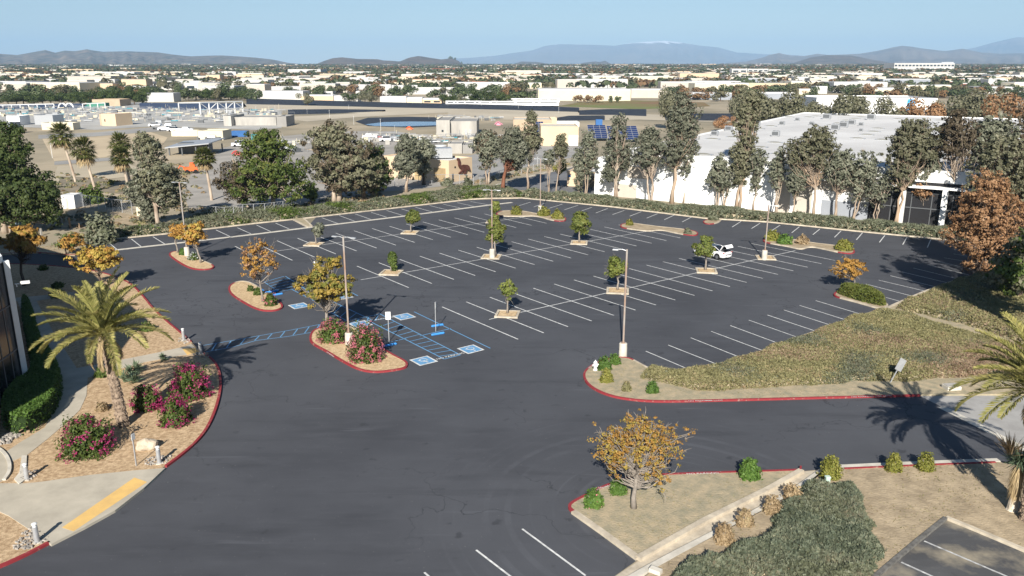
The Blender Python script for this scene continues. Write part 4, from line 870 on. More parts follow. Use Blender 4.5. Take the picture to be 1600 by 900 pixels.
# --- palms
def date_palm(base, H, ncrown, Lf, seed, label, tr=.42, lean=(0, 0), tiltback=0, z=.12):
    rng = np.random.default_rng(seed); r = empty('date_palm', (base[0], base[1], z), 0, label, 'palm tree')
    w = MB(); k = 42; t = np.linspace(0, 1, k); p = np.c_[lean[0] * t ** 1.4, lean[1] * t ** 1.4, H * t]
    rad = tr * (1.1 - .42 * t) * (1 + .09 * np.sin(np.arange(k) * 2.3)) ; rad[-5:] *= np.array([1.15, 1.5, 1.75, 1.6, 1.0])
    w.tube(p, rad, 14)
    for i in range(420):                                # leaf scars
        tt = rng.uniform(0.02, .97); a = rng.uniform(0, 6.28); q = np.array([np.interp(tt, t, p[:, 0]), np.interp(tt, t, p[:, 1]), H * tt]); rr = np.interp(tt, t, rad)
        w.box(q + np.array([math.cos(a) * rr, math.sin(a) * rr, 0]), (.10, .16, .10), a, taper=.4)
    w.build('trunk', bark_p, r)
    top = p[-1] + [0, 0, .1]
    def frond(az, el, L, dead=False, droop=1.0):
        m = MB(); rc = MB(); n = 26; s = np.linspace(0, 1, n)
        h = np.array([math.cos(az), math.sin(az)]); e0 = el
        pts = [np.array([0, 0, 0.])]; ang_ = e0
        for i in range(1, n):
            ang_ -= droop * (.9 + .5 * math.cos(e0)) / n * (1 + 1.2 * s[i]); pts.append(pts[-1] + np.array([h[0] * math.cos(ang_), h[1] * math.cos(ang_), math.sin(ang_)]) * L / n)
        P = np.array(pts) + top; rc.tube(P, np.linspace(.045, .008, n), 4, cap=False)
        side = np.array([-h[1], h[0], 0]); T = np.gradient(P, axis=0); T /= np.linalg.norm(T, axis=1)[:, None]
        up_ = np.cross(T, side)
        c, f = [], []
        K = 86
        for sg in (-1, 1):
            for j in range(K):
                u = .12 + .87 * j / K; q = np.array([np.interp(u, s, P[:, a]) for a in range(3)]); tt = np.array([np.interp(u, s, T[:, a]) for a in range(3)])
                uu = np.array([np.interp(u, s, up_[:, a]) for a in range(3)])
                ll = L * .128 * (math.sin(math.pi * min(1, u * .92 + .08)) ** .5 * 1.0 + .12) * rng.uniform(.8, 1.15)
                dr = side * sg * .62 + tt * .72 - uu * (-.38) + rng.normal(0, .09, 3)
                if uu[2] < 0: dr = side * sg * .62 + tt * .72 - uu * .38 + rng.normal(0, .09, 3)
                if dead: dr[2] -= .6
                dr /= np.linalg.norm(dr); wv = np.cross(dr, uu); wv /= np.linalg.norm(wv) + 1e-9; wv *= .022 if not dead else .016
                e = q + dr * ll + np.array([0, 0, -.12 * ll])
                mid = q + dr * ll * .5 
                c += [q - wv * .6, mid - wv * 1.4, e, mid + wv * 1.4]
        cc = np.array(c); m.add(cc, np.arange(len(cc)).reshape(-1, 4))
        m.tube(P, np.linspace(.045, .008, n), 4, cap=False)
        return m.build('frond', L_dead if dead else L_palm, r)
    for i in range(ncrown):
        q = i / ncrown; az = i * 2.39996 + rng.uniform(-.2, .2); el = RAD(82 - 74 * q ** .8 + rng.uniform(-6, 6))
        frond(az, el, Lf * rng.uniform(.85, 1.1), droop=.42 + .22 * q)
    for i in range(8): frond(i * .8 + rng.uniform(-.3, .3), RAD(-28 + rng.uniform(-12, 8)), Lf * .62, True, .8)
    return r
pb = G(193, 668); PH = HT(193, 668, 520)
date_palm(pb, PH - .35, 34, 4.35, 5, 'large date palm with a rough trunk in the mulch bed left of the car park', .31, (-.55, .1))
sy = G(1472, 632); zc = 6.9; pr_ = np.array([sy[0] - .188 * zc, sy[1] - 1.654 * zc])
crp = G(1648, 612, zc)
date_palm((crp[0] - .05, crp[1]), zc - .2, 44, 4.3, 8, 'date palm whose yellow fronds reach in from the right edge', .40, (-.3, 0), z=0)
def fan_palm(bx, by, ytop, cx, cy, wpx, seed, label, tr=.22):
    g = G(bx, by); m = MPP(bx, by); H = HT(bx, by, cy); rng = np.random.default_rng(seed); R = wpx * m / 2 * 1.12
    r = empty('fan_palm', (g[0], g[1], 0), 0, label, 'palm tree', 'fan palms standing in the dirt yard'); lx = (cx - bx) * m
    w = MB(); t = np.linspace(0, 1, 12); w.tube(np.c_[lx * t ** 1.2, 0 * t, H * t], tr * (1.15 - .35 * t), 9); w.build('trunk', bark_g, r)
    top = np.array([lx, 0, H]); a = MB(); b = MB()
    def fan(mb, az, el, L, dead=False):
        d = np.array([math.cos(az) * math.cos(el), math.sin(az) * math.cos(el), math.sin(el)]); st = top + d * L * .5
        mb.tube([top, st], [.03, .015], 3, cap=False)
        s = np.array([-math.sin(az), math.cos(az), 0]); n = 13
        for j in range(n):
            f = (j / (n - 1) - .5) * (2.6 if not dead else 1.2); dd = d * math.cos(f) + s * math.sin(f) + rng.normal(0, .07, 3) + np.array([0, 0, -.18 * abs(f) - (0 if not dead else .3)])
            e = st + dd * L * .55; wv = np.cross(dd, d * .3 + np.array([0, 0, 1.])); wv /= np.linalg.norm(wv) + 1e-9; wv *= .10
            mid = (st + e) / 2; mb.add([st, mid - wv, e + [0, 0, -.1 * L], mid + wv], np.array([[0, 1, 2, 3]]))
    for i in range(56):
        q = i / 56; fan(a, i * 2.39996, RAD(80 - 110 * q) + rng.normal(0, .08), R * rng.uniform(.85, 1.1))
    for i in range(18): fan(b, i * 2.39996 + 1, RAD(-45 - 35 * i / 30), R * rng.uniform(.7, 1.0), True)
    a.build('crown', L_fan, r); b.build('dead_skirt', L_dead, r)
fan_palm(118, 284, 193, 106, 211, 40, 1, 'tallest fan palm, leftmost of the four in the dirt yard')
fan_palm(149, 299, 215, 139, 234, 42, 2, 'fan palm second from the left, beside the tallest one')
fan_palm(203, 284, 208, 195, 224, 36, 3, 'fan palm touching the left side of the olive gum tree')
fan_palm(202, 300, 232, 196, 246, 36, 4, 'shorter fan palm just in front of the one by the olive gum')
fan_palm(331, 313, 232, 326, 246, 34, 5, 'fan palm standing alone beside the steel canopy')
# yucca, right foreground
yg = G(1580, 800); r = empty('yucca_tree', (yg[0], yg[1], .1), 0, 'shaggy yucca with a pale stump and skirt of dead leaves at the right edge', 'yucca')
rng = np.random.default_rng(9); m_ = MPP(1580, 800)
w = MB(); w.tube([[0, 0, -.1], [.02, 0, .1], [.02, 0, .8], [.05, 0, 1.5], [0, 0, 2.6]], [.34, .25, .20, .18, .12], 10, m=0); w.build('trunk', mat('bleached_yucca_trunk', (.55, .48, .38), .9, .2, var=.25, scale=5), r)
def spikes(c, n, L, wd_, m, emin, emax, name, rr=.15):
    b = MB(); 
    for i in range(n):
        az = rng.uniform(0, 6.28); el = RAD(rng.uniform(emin, emax)); d = np.array([math.cos(az) * math.cos(el), math.sin(az) * math.cos(el), math.sin(el)])
        s = np.array([-math.sin(az), math.cos(az), 0]) * wd_; q = np.array(c) + np.array([math.cos(az) * rr, math.sin(az) * rr, rng.uniform(-.2, .2)]); l = L * rng.uniform(.7, 1.1)
        b.add([q - s, q - s + d * l * .5, q + d * l + [0, 0, -.06], q + s + d * l * .5, q + s], np.array([[0, 1, 2, 4]])); 
        k = b.n - 5; b.f.append(np.array([[k + 4, k + 1, k + 2, k + 3]])); b.mi.append((1, 0))
    return b.build(name, m, r)
spikes((0, 0, 2.75), 210, .8, .022, L_aga, -25, 88, 'leaves'); spikes((.55, 0, 2.65), 110, .6, .02, L_aga, -25, 88, 'leaves'); spikes((-.45, .2, 3.1), 70, 1.1, .02, L_brownb, 30, 88, 'flower_stalks', .1)
b = MB()
for i in range(420):
    az = rng.uniform(0, 6.28); z0 = rng.uniform(1.0, 2.6); R_ = .30 + .10 * (z0 - 1); c, s = math.cos(az), math.sin(az)
    b.add([[c * .15 - s * .03, s * .15 + c * .03, z0], [c * .15 + s * .03, s * .15 - c * .03, z0], [c * (R_ + rng.uniform(0, .08)), s * R_, z0 - rng.uniform(.4, .75)]], np.array([[0, 1, 2]]))
b.build('dead_skirt', L_dead, r)
# --- shrubs
SH = [  # px,base, w, h, leaf, label, n, ls, flowers, nf
 ((931 + 14, 581), 24, 20, L_hedge, 'bright green rounded shrub right beside the white fire hydrant', 900, .05, None, 0),
 ((961, 572), 20, 15, L_hedge, 'dark green shrub at the foot of the tall pole base', 700, .05, None, 0),
 ((948, 600), 23, 20, L_bush, 'olive shrub below the hydrant shrub on the red-kerbed nose', 700, .05, None, 0),
 ((979, 614), 16, 15, L_sage2, 'smallest brownish shrub on the red-kerbed nose', 350, .05, None, 0),
 ((1020, 617), 22, 17, L_hedge, 'green shrub at the lower kerb in front of the ground cover tip', 700, .05, None, 0),
 ((928, 797), 34, 27, L_hedge, 'green shrub nearest the red kerb corner under the orange foreground tree', 1200, .042, L_pink, 30),
 ((966, 776), 30, 21, L_hedge, 'flattish green shrub left of the orange foreground tree trunk', 1000, .042, None, 0),
 ((1173, 753), 37, 30, L_hedge, 'fresh green rounded bush by the red kerb of the dry verge', 1500, .045, None, 0),
 ((1300, 752), 36, 34, L_bush, 'yellow-olive round bush above the pale green utility marker', 1300, .042, None, 0),
 ((1398, 741), 27, 28, L_bush, 'left one of the two olive bushes by the kerb of the bare soil', 1000, .042, None, 0),
 ((1448, 739), 29, 27, L_bush, 'right one of the two olive bushes by the kerb of the bare soil', 1000, .042, None, 0),
 ((1133, 853), 34, 29, L_brownb, 'dry straw-coloured bush nearest the camera beside the concrete swale', 1000, .04, None, 0),
 ((1165, 826), 30, 24, L_brownb, 'dry straw-coloured bush, second up along the concrete swale', 900, .04, None, 0),
 ((1208, 806), 32, 26, L_brownb, 'dry brown bush touching the left tip of the dark ground cover', 900, .04, None, 0),
 ((1240, 786), 32, 24, L_brownb, 'dry brown bush near the top of the concrete swale', 900, .04, None, 0),
 ((520, 537), 50, 33, L_green, 'pink flowering bush on the left of the concrete pole base', 1700, .055, L_pink, 1100),
 ((570, 567), 56, 54, L_green, 'biggest dusty pink flowering bush on the island before the blue wheel stop', 2600, .055, L_pink, 2300),
 ((422, 480), 20, 19, L_green, 'small pink-tipped bush on the island with the rust-orange tree', 600, .07, L_pink, 90),
 ((403, 463), 15, 11, L_green, 'tiny green bush left of the pink-tipped bush', 350, .07, None, 0),
 ((391, 457), 12, 8, L_green, 'tiny low green bush at the upper end of its island', 250, .07, None, 0),
 ((285, 400), 12, 10, L_hedge, 'small green bush beside the pole base under the golden trees', 300, .09, None, 0),
 ((302, 408), 17, 9, L_green, 'low bush covered in white flowers under the golden trees', 400, .08, L_white, 350),
 ((807, 337), 18, 13, L_bush, 'olive clipped bush at the left end of the back island', 500, .11, None, 0),
 ((850, 338.5), 21, 13, L_bush, 'olive clipped bush beside the back island pole', 500, .11, None, 0),
 ((872, 343), 21, 13, L_bush, 'olive clipped bush at the red right end of the back island', 500, .11, None, 0),
 ((984, 353.5), 12, 9, L_bush, 'small olive bush at the left tip of the long middle island', 300, .1, None, 0),
 ((1075, 367), 13, 8, L_sage, 'grey-green bush at the right tip of the long middle island', 300, .1, None, 0),
 ((1116, 345.5), 18, 12, L_sage, 'boxy grey-green bush on the small island under the back hedge', 500, .1, None, 0),
 ((1208, 377.5), 24, 15, L_bush, 'olive bush nearest the pole at the left end of the right island', 600, .1, None, 0),
 ((1228, 383), 25, 14, L_hedge, 'dark green bush second along the right island', 600, .1, None, 0),
 ((1255, 383), 21, 13, L_brownb, 'bare brown bush third along the right island', 500, .09, None, 0),
 ((1321, 393), 29, 15, L_bush, 'wide olive bush at the red right tip of the right island', 800, .1, None, 0),
 ((294, 626), 62, 50, L_green, 'tall magenta bougainvillea nearest the curved red kerb', 2000, .055, L_mag, 2000),
 ((226, 644), 46, 36, L_green, 'magenta bougainvillea just right of the date palm trunk', 1500, .055, L_mag, 1000),
 ((272, 668), 50, 44, L_green, 'magenta bougainvillea lowest of the three by the palm', 1700, .055, L_mag, 1000),
 ((128, 717), 84, 56, L_green, 'dark magenta bougainvillea in the palm shadow near the footpath', 2600, .055, L_mag, 1000),
 ((158, 645), 22, 11, L_brownb, 'small brown withered plant in the mulch left of the palm', 300, .05, None, 0),
 ((130, 664), 22, 12, L_lot, 'pale green sparse plant above the dark bougainvillea', 260, .05, None, 0),
 ((158, 592), 26, 15, L_green, 'low dark shrub in the building shadow behind the palm trunk', 400, .06, None, 0),
 ((228, 520), 24, 14, L_green, 'low shrub under the right fronds of the date palm', 300, .06, None, 0),
 ((88, 467), 26, 13, L_green, 'dark shrub at the end of the shaded footpath', 400, .07, None, 0),
 ((66, 424), 16, 8, L_green, 'tiny dark shrub near the shaded kerb', 200, .08, None, 0),
 ((88, 452), 20, 9, L_green, 'dark low shrub beside the shaded tree trunk', 200, .08, None, 0),
 ((140, 318), 40, 24, L_green, 'rounded green bush behind the chain link fence by the white shed', 700, .17, None, 0),
 ((176, 323), 22, 15, L_sage, 'grey bush behind the chain link fence', 300, .16, None, 0),
 ((172, 288), 10, 7, L_bush, 'tiny young palm-like plant on the dirt', 120, .14, None, 0),
 ((155, 382), 50, 42, L_sage, 'tall sage green oleander at the corner of the car park', 1400, .13, None, 0),
 ((731, 294), 16, 16, L_sage, 'round grey bush in front of the camel mural wall', 400, .16, None, 0),
 ((699, 291), 20, 12, L_sage, 'wide grey bush below the tan workshop corner', 400, .16, None, 0),
 ((1485, 470 - 98), 16, 10, L_sage, 'low sage bush at the end of the back hedge', 300, .12, None, 0)]
for i, (p, w, h, lf, lab, n, ls, fl, nf) in enumerate(SH):
    if lf is None: continue
    shrub('bougainvillea' if fl is L_mag else ('flowering_bush' if fl else 'shrub'), p, w, h, lf, lab, 200 + i, 'shrub', n, ls, flowers=fl, nf=nf, z=.12 if p[1] > 336 else 0)
def agave(px, R, label, seed):
    global r, rng
    rng = np.random.default_rng(seed); g = G(*px); r = empty('agave', (g[0], g[1], .12), 0, label, 'agave', 'agaves in the mulch bed'); spikes((0, 0, .2), 70, R, .045, L_aga, 5, 85, 'leaves', .05)
agave((214, 583), .75, 'spiky grey-green agave, topmost of the clump behind the palm trunk', 1); agave((205, 590), .7, 'spiky agave in the middle of the clump', 2)
agave((210, 601), .75, 'spiky agave at the lower right of the clump', 3); agave((195, 600), .7, 'yellowish agave touching the palm trunk', 4)
agave((256, 566), .4, 'tiny agave by the edge of the footpath near the tactile paving', 5)
# clipped hedge along the building, hedge island
HD = [(72, 470), (86, 528), (100, 562), (102, 600), (92, 640), (62, 668), (20, 684), (4, 668), (10, 640), (24, 618), (52, 606), (50, 560), (36, 500), (30, 470)]
hp = smooth_poly(PX([(30, 480), (52, 480), (64, 540), (92, 575), (101, 605), (92, 645), (66, 672), (40, 686), (10, 680), (0, 655), (20, 622), (52, 606), (46, 560)]), 2)
cover('hedge', hp, 1.25, 16000, .10, [L_hedge], 'clipped dark green hedge curving round the foot of the glass building', 'hedge', 7, edge=.22, step=.18, amp=.08, kind=None, body=mat('hedge_inside', (.02, .035, .012), 1, .1))
h5 = smooth_poly(PX([(1306, 460), (1312, 456), (1330, 456), (1365, 466), (1386, 475), (1380, 481), (1360, 477), (1330, 469)]), 1)
cover('hedge', h5, 1.0, 5200, .15, [L_bush, L_lot], 'long olive hedge filling the island at the right of the car park', 'hedge', 8, edge=.5, step=.3, amp=.2, kind=None, body=mat('hedge_core', (.05, .05, .02), 1, .1))
# ground cover masses
GC1 = [(1003, 588), (1006, 580), (1020, 577.5), (1050, 584), (1080, 582), (1124, 572), (1162, 561), (1200, 546), (1258, 526), (1300, 510), (1340, 497), (1372, 487), (1390, 487), (1450, 506), (1545, 533), (1640, 560), (1640, 592), (1550, 591), (1460, 595), (1385, 598), (1300, 603), (1210, 607), (1140, 613), (1085, 613), (1045, 603), (1010, 595)]
cover('ground_cover', PX(GC1), .5, 130000, .105, [L_sage2, L_sage, L_rustg], 'broad olive and rust ground cover sloping from the car park to the drive', 'ground cover', 3, edge=.7, step=.35, amp=.2, ns=.6, body=soilgrass, ragged=.3)
GC2 = [(1394, 484), (1410, 475), (1452, 457), (1515, 434), (1560, 430), (1700, 430), (1700, 568), (1640, 550), (1548, 523), (1455, 497)]
cover('ground_cover', PX(GC2), .55, 66000, .12, [L_sage2, L_sage, L_rustg], 'upper band of olive ground cover behind the narrow path strip', 'ground cover', 4, edge=.7, step=.35, amp=.2, ns=.6, body=soilgrass, ragged=.3)
GC3 = [(1033, 900), (1078, 890), (1120, 880), (1139, 862), (1165, 845), (1190, 822), (1202, 812), (1226, 795), (1250, 778), (1252, 763), (1268, 757), (1290, 760), (1312, 760), (1344, 770), (1350, 790), (1356, 806), (1364, 830), (1372, 850), (1379, 872), (1362, 890), (1345, 925), (1020, 925)]
cover('ground_cover', smooth_poly(PX(GC3), 1), .5, 40000, .11, [L_cover, L_sage], 'dense blue-green ground cover patch in the lower right corner', 'ground cover', 5, edge=.45, step=.25, amp=.55, ns=1.1, ragged=.55)
# hedge bank behind the perimeter kerb
HB1 = [(130, 378), (150, 368), (200, 362), (262, 357), (330, 330), (400, 330), (480, 326), (560, 320), (640, 309), (700, 298), (790, 294), (815, 300), (818, 308), (800, 308.5), (735, 310.5), (590, 327), (480, 340), (457, 342.5), (400, 348.5), (260, 365), (145, 376.5)]
cover('hedge_bank', PX(HB1), .8, 30000, .26, [L_sage, L_green], 'loose bank of sage and green shrubs behind the left kerb', 'shrub bank', 6, edge=1.6, step=.7, amp=.6, base_z=0)
HB2 = [(815, 308), (818, 300), (850, 305), (905, 309), (960, 315), (1010, 322), (1060, 326), (1130, 331), (1200, 338), (1260, 343), (1340, 350), (1420, 357), (1500, 365), (1600, 372), (1600, 388), (1475, 374), (1345, 361), (1200, 346.3), (1100, 340), (955, 322), (880, 315)]
cover('hedge_bank', PX(HB2), .95, 30000, .26, [L_sage, L_cover], 'long bank of grey-green shrubs behind the right kerb under the gum trees', 'shrub bank', 7, edge=1.2, step=.6, amp=.55, base_z=0)
# narrow path strip between the two ground covers
kerbrun('kerb', [(1388, 484.5), (1450, 503), (1548, 531), (1640, 558)], conc_kerb, 0, .3, h=.2)
# boulder and cobbles
def rock(px, s, label, name='boulder', seed=1, z=.12, group=None, cat='boulder'):
    rng = np.random.default_rng(seed); import bmesh; bm = bmesh.new(); bmesh.ops.create_icosphere(bm, subdivisions=3, radius=1)
    for v in bm.verts:
        n_ = mnoise.noise(v.co * 1.3 + Vector((seed, 0, 0))); v.co *= 1 + .35 * n_; v.co.x *= s[0]; v.co.y *= s[1]; v.co.z *= s[2]
    me = bpy.data.meshes.new(name); bm.to_mesh(me); bm.free(); me.materials.append(mat('boulder_stone', (.56, .47, .35), .9, .2, col2=(.40, .33, .25), scale=1.5, bump=.6, bscale=6)); me.polygons.foreach_set('use_smooth', [False] * len(me.polygons))
    o = bpy.data.objects.new(name, me); COL.objects.link(o); g = G(*px); o.location = (g[0], g[1], z + s[2] * .5); tag(o, label, cat, group)
rock((229, 703), (.62, .45, .38), 'pale round boulder in the mulch behind the thin sign post')
rng = np.random.default_rng(77); b = MB()
def cobbles(pts, n, s=.062):
    n = int(n * 1.6)
    P = sample(PX(pts), n, rng)
    for p in P:
        q = s * rng.uniform(.6, 1.5); a = np.linspace(0, 2 * math.pi, 6, endpoint=False) + rng.uniform(0, 1)
        b.prism([(p[0] + q * math.cos(t) * rng.uniform(.7, 1.2), p[1] + q * .8 * math.sin(t) * rng.uniform(.7, 1.2)) for t in a], .10, .14 + q * .8, scale=.55)
cobbles([(278, 532), (284, 527), (296, 531), (298, 536), (288, 540), (278, 538)], 34); cobbles([(300, 555), (312, 551), (328, 556), (326, 562), (305, 562)], 34)
cobbles([(222, 728), (232, 719), (250, 716), (268, 716), (262, 727), (240, 731)], 46); cobbles([(28, 752), (32, 742), (48, 738), (62, 738), (58, 746), (45, 756)], 40)
cobbles([(20, 858), (28, 848), (48, 838), (70, 838), (78, 846), (50, 860), (30, 866)], 70); cobbles([(0, 700), (0, 688), (16, 678), (34, 682), (20, 694)], 50, .1); cobbles([(32, 838), (56, 826), (62, 836), (44, 846)], 20)
tag(b.build('river_stones', rockm), 'loose pale river stones scattered round the bollards', 'stones', kind='stuff')

# sparse dry weeds and litter on the bare verges
rng = np.random.default_rng(5); b = MB()
for poly, n, sc in ((LOW, 2600, 1), (SOI, 5200, 1), (PEN[:12] + [(1082, 600), (1200, 612), (1437, 612)], 2600, 1), ([(62, 396), (117, 400), (138, 392), (128, 379), (60, 388)], 500, 2), (I2, 200, 1), (I3, 200, 1)):
    P = sample(PX(poly), n, rng); keep = nzf(P, .5, 3.3) + rng.normal(0, .25, n) > .05; P = P[keep]; c = np.c_[P, np.full(len(P), .115)]
    b.blades(c, .05 * sc, .035 * sc, rng, 1.2, 0); k = rng.random(len(c)) < .3; b.quads(c[k] + [0, 0, .012], np.c_[rng.normal(0, .3, (k.sum(), 2)), np.ones(k.sum())], .03 * sc, 1.6, rng, 1)
tag(b.build('dry_weeds', [L_sage2, L_brownb]), 'sparse dry weeds and litter on the bare verges', 'weeds', kind='stuff')

# dry scrub and tussocks on the open ground behind the hedge bank
b = MB()
for poly, n in (([(85, 300), (90, 270), (150, 276), (215, 288), (240, 318), (180, 322), (100, 318)], 130), ([(200, 320), (260, 250), (330, 258), (330, 330), (250, 352), (205, 345)], 110), ([(330, 335), (470, 320), (600, 292), (600, 315), (480, 332), (400, 338)], 90), ([(60, 350), (130, 330), (260, 350), (200, 370), (80, 368)], 70), ([(745, 290), (800, 277), (930, 250), (930, 246), (800, 268), (745, 284)], 90)):
    for p in sample(PX(poly), n, rng):
        q = rng.uniform(.2, .7); k = 26; d = rng.normal(size=(k, 3)); d[:, 2] = np.abs(d[:, 2]); d /= np.linalg.norm(d, axis=1)[:, None]
        b.quads(np.array([p[0], p[1], .03]) + d * q * [1, 1, .6], d + rng.normal(0, .5, d.shape), .12, 1.8, rng, rng.integers(0, 3))
tag(b.build('dry_scrub', [L_sage, L_brownb, L_sage2]), 'low dry scrub dotted over the dirt yards', 'scrub', kind='stuff')

DENS, CLN, CRS, LSS = .5, 1, .7, .8
tree('tall_tree', (41.5, 57, 0), 'tall dark tree just beyond the right edge, its shadow lies over the right stalls', 'tree', 21, .4, [(.8, 0, 16.6, 3.9, 4.6, 3.6), (1.2, 1, 13.2, 3.2, 3.6, 2.6), (1.5, -1, 10.5, 2.6, 3, 2)], 420, 30, .13, .7, bark_d, L_eucb, 404, fork=.35)
# ================================================================== BUILT THINGS
def wallhit(x, y, A, B):
    """pixel -> (metres along wall A->B, height) on that vertical wall"""
    d = ray(x, y); A = np.array(A[:2], float); B = np.array(B[:2], float); t = B - A; L = np.linalg.norm(t); t /= L
    # A + s t = k d
    M = np.array([[t[0], -d[0]], [t[1], -d[1]]]); s, k = np.linalg.solve(M, -A)
    return s, HC + k * d[2]
def onwall(root, name, A, B, s0, s1, z0, z1, m, proud=.06, deep=.2, label=None):
    A = np.array(A[:2], float); B = np.array(B[:2], float); t = (B - A) / np.linalg.norm(B - A); n = np.array([t[1], -t[0]])
    if n @ (-A) < 0: n = -n
    p = [A + t * s0 + n * proud, A + t * s1 + n * proud, A + t * s1 - n * deep, A + t * s0 - n * deep]
    b = MB(); b.prism([q - ROOT[:2] for q in p], z0, z1); o = b.build(name, m, root)
    if label: o['label'] = label
    return o
ROOT = np.zeros(3)
def wpanel(root, name, A, B, box, m, **k):
    x0, yt, x1, yb = box; s0, z1 = wallhit(x0, yt, A, B); s1, z0 = wallhit(x1, yb, A, B)
    z1b = wallhit((x0 + x1) / 2, yt, A, B)[1]; z0b = wallhit((x0 + x1) / 2, yb, A, B)[1]
    return onwall(root, name, A, B, s0, s1, max(.0, z0b), z1b, m, **k)
def building(name, label, foot, h, wm, rm, cat='building', group=None, par=.45, z=0.0, pm=None):
    global ROOT
    foot = [np.array(p[:2], float) for p in foot]; c = sum(foot) / len(foot); ROOT = np.array([c[0], c[1], z])
    r = empty(name, (c[0], c[1], z), 0, label, cat, group); F_ = [p - c for p in foot]
    w = MB(); w.prism(F_, -.3, h - .02); w.build('wall', wm, r)
    f = MB(); ins = [p * (1 - .5 / max(4, np.linalg.norm(p))) for p in F_]; f.prism(ins, h - .02, h + .03); rf = f.build('roof', rm, r)
    k = MB(); a = 0.5 * sum(F_[i][0] * F_[(i + 1) % len(F_)][1] - F_[(i + 1) % len(F_)][0] * F_[i][1] for i in range(len(F_)))
    ribbon(k, F_ if a > 0 else F_[::-1], .3, h - .022, h + par, True, side=1); k.build('parapet', pm or wm, r)
    return r, rf
def rect(A, B, depth):
    A = np.array(A[:2]); B = np.array(B[:2]); t = (B - A) / np.linalg.norm(B - A); n = np.array([-t[1], t[0]])
    if n @ A < 0: n = -n
    return [A, B, B + n * depth, A + n * depth]
# ---- dark glass office at the left
FT = [(-69, 88), (-54, 77), (-34, 52), (-33.4, 47.5), (-32.2, 42), (-31.6, 37), (-32.2, 31), (-35, 24), (-75, 20), (-100, 60)]
r, rf = building('glass_office', 'dark glass office building with a white corner post cut by the left edge', FT, 9.15, dark_b, roof_b, par=.4, pm=white_b)
c_ = ROOT[:2]; b = MB(); b.box((-34 - c_[0] + .12, 52 - c_[1] + .1, 4.6), (.34, .34, 9.2), RAD(40)); b.build('corner_post', white_b, r)
b = MB()
for A, B in zip(FT[2:8], FT[3:9]):
    A = np.array(A, float); B = np.array(B, float)
    for t in np.linspace(0, 1, 5)[:-1]:
        p = A + (B - A) * t - c_; b.box((p[0], p[1], 4.55), (.07, .07, 9.1))
    for z in (3.0, 6.1): ribbon(b, [A - c_, B - c_], .1, z, z + .08)
b.build('mullions', steel_d, r)
g = G(20, 480); r = empty('security_camera', (-33.6, 52.2, 7.55), RAD(25), 'white security camera on the corner post of the glass office', 'camera')
b = MB(); b.box((.25, 0, 0), (.5, .06, .06)); b.box((.1, 0, -.1), (.06, .06, .2)); b.build('bracket', steel_w, r); b = MB(); b.box((.62, 0, .06), (.55, .2, .18)); b.build('housing', steel_w, r)
# ---- warehouses on the right
dv = np.array([76.2, 125.8]); dv /= np.linalg.norm(dv); A = np.array([18.2, 139.2]); B = A + np.array([.831, -.556]) * 88
farL = np.array([94.4, 265.]); farR = farL + (B - A) / np.linalg.norm(B - A) * 112
r, rf = building('white_warehouse', 'huge white warehouse with a flat white roof behind the gum trees', [A, B, B + dv * 147, farL], 7.6, white_b, roof_b, 'warehouse', par=.3)
for bx_, nm, m_ in (((981, 261, 1017, 279), 'beige_panel', beige_b), ((965, 288, 994, 312), 'beige_panel', beige_b), ((1215, 280, 1232, 336), 'beige_panel', beige_b), ((1244, 283, 1266, 339), 'beige_panel', beige_b), ((1266.3, 284, 1360, 299), 'beige_panel', beige_b), ((1284, 315, 1357, 347), 'painted_wall_shade', grey_b), ((1361, 287, 1600, 362), 'glass_front', black_m)):  # the grey piece is shadow on the white wall, painted as a panel
    wpanel(r, nm, A, B, bx_, m_)
for x0, x1 in ((1405.5, 1413.5), (1470, 1479)): 
    s0, _ = wallhit(x0, 330, A, B); s1, _ = wallhit(x1, 330, A, B); [onwall(r, 'panel_joint', A, B, s_, s_ + .05, 0, 7.55, grey_b, proud=.03) for s_ in (np.arange(6, 46, 7.4) if x0 < 1410 else ())]; zt_ = wallhit(1361, 287, A, B)[1]; onwall(r, 'column', A, B, s0, s1, 0, zt_, white_b, proud=1.2, deep=-.5)
s0, _ = wallhit(1361, 330, A, B); onwall(r, 'canopy', A, B, s0, 87.5, zt_, zt_ + .3, white_b, proud=1.3)
rc = ROOT.copy(); off1, off2 = (1250, 160), (900, 160); k_ = 4.569
sk = [(off1, q) for q in ((60, 107), (112, 100), (335, 130), (390, 117), (435, 107), (230, 163), (275, 150), (555, 187), (525, 210), (475, 232), (410, 258), (590, 268), (700, 120), (780, 140), (840, 200), (900, 240), (1000, 130))] + [(off2, q) for q in ((1300, 188), (1388, 170), (1420, 288), (1310, 320), (910, 372), (975, 262), (1120, 250), (1520, 105), (1545, 330), (1450, 370))]
sb0 = None
for i, (o_, q) in enumerate(sk):
    g = G(o_[0] + q[0] / k_, o_[1] + q[1] / k_, 7.7)
    if sb0 is None:
        b = MB(); b.box((0, 0, .08), (3.0, 1.5, .16)); sb0 = b.build('skylight', steel, r); b = MB(); b.dome((0, 0, .14), .75, .5, 12, 4); d0 = b.build('dome', mat('skylight_plastic', (.22, .21, .17), .5, .4), sb0); d0.scale = (1.85, 1, .5); s_ = sb0
    else: s_ = copy_tree(sb0, r)
    s_.location = (g[0] - rc[0], g[1] - rc[1], 7.63); s_.rotation_euler = (0, 0, math.atan2(B[1] - A[1], B[0] - A[0]))
ac = [(off1, q, s) for q, s in (((190, 118), 1.5), ((505, 122), 1.5), ((82, 160), .8), ((250, 195), 1.3), ((310, 178), 1.4), ((368, 158), 1.2), ((435, 166), .8), ((435, 205), .6), ((690, 250), .8))] + [(off2, q, s) for q, s in (((1290, 165), 1.1), ((1470, 160), .9), ((1425, 240), 1.1), ((990, 235), 1.0), ((1580, 130), .8), ((1090, 200), 1.1))]
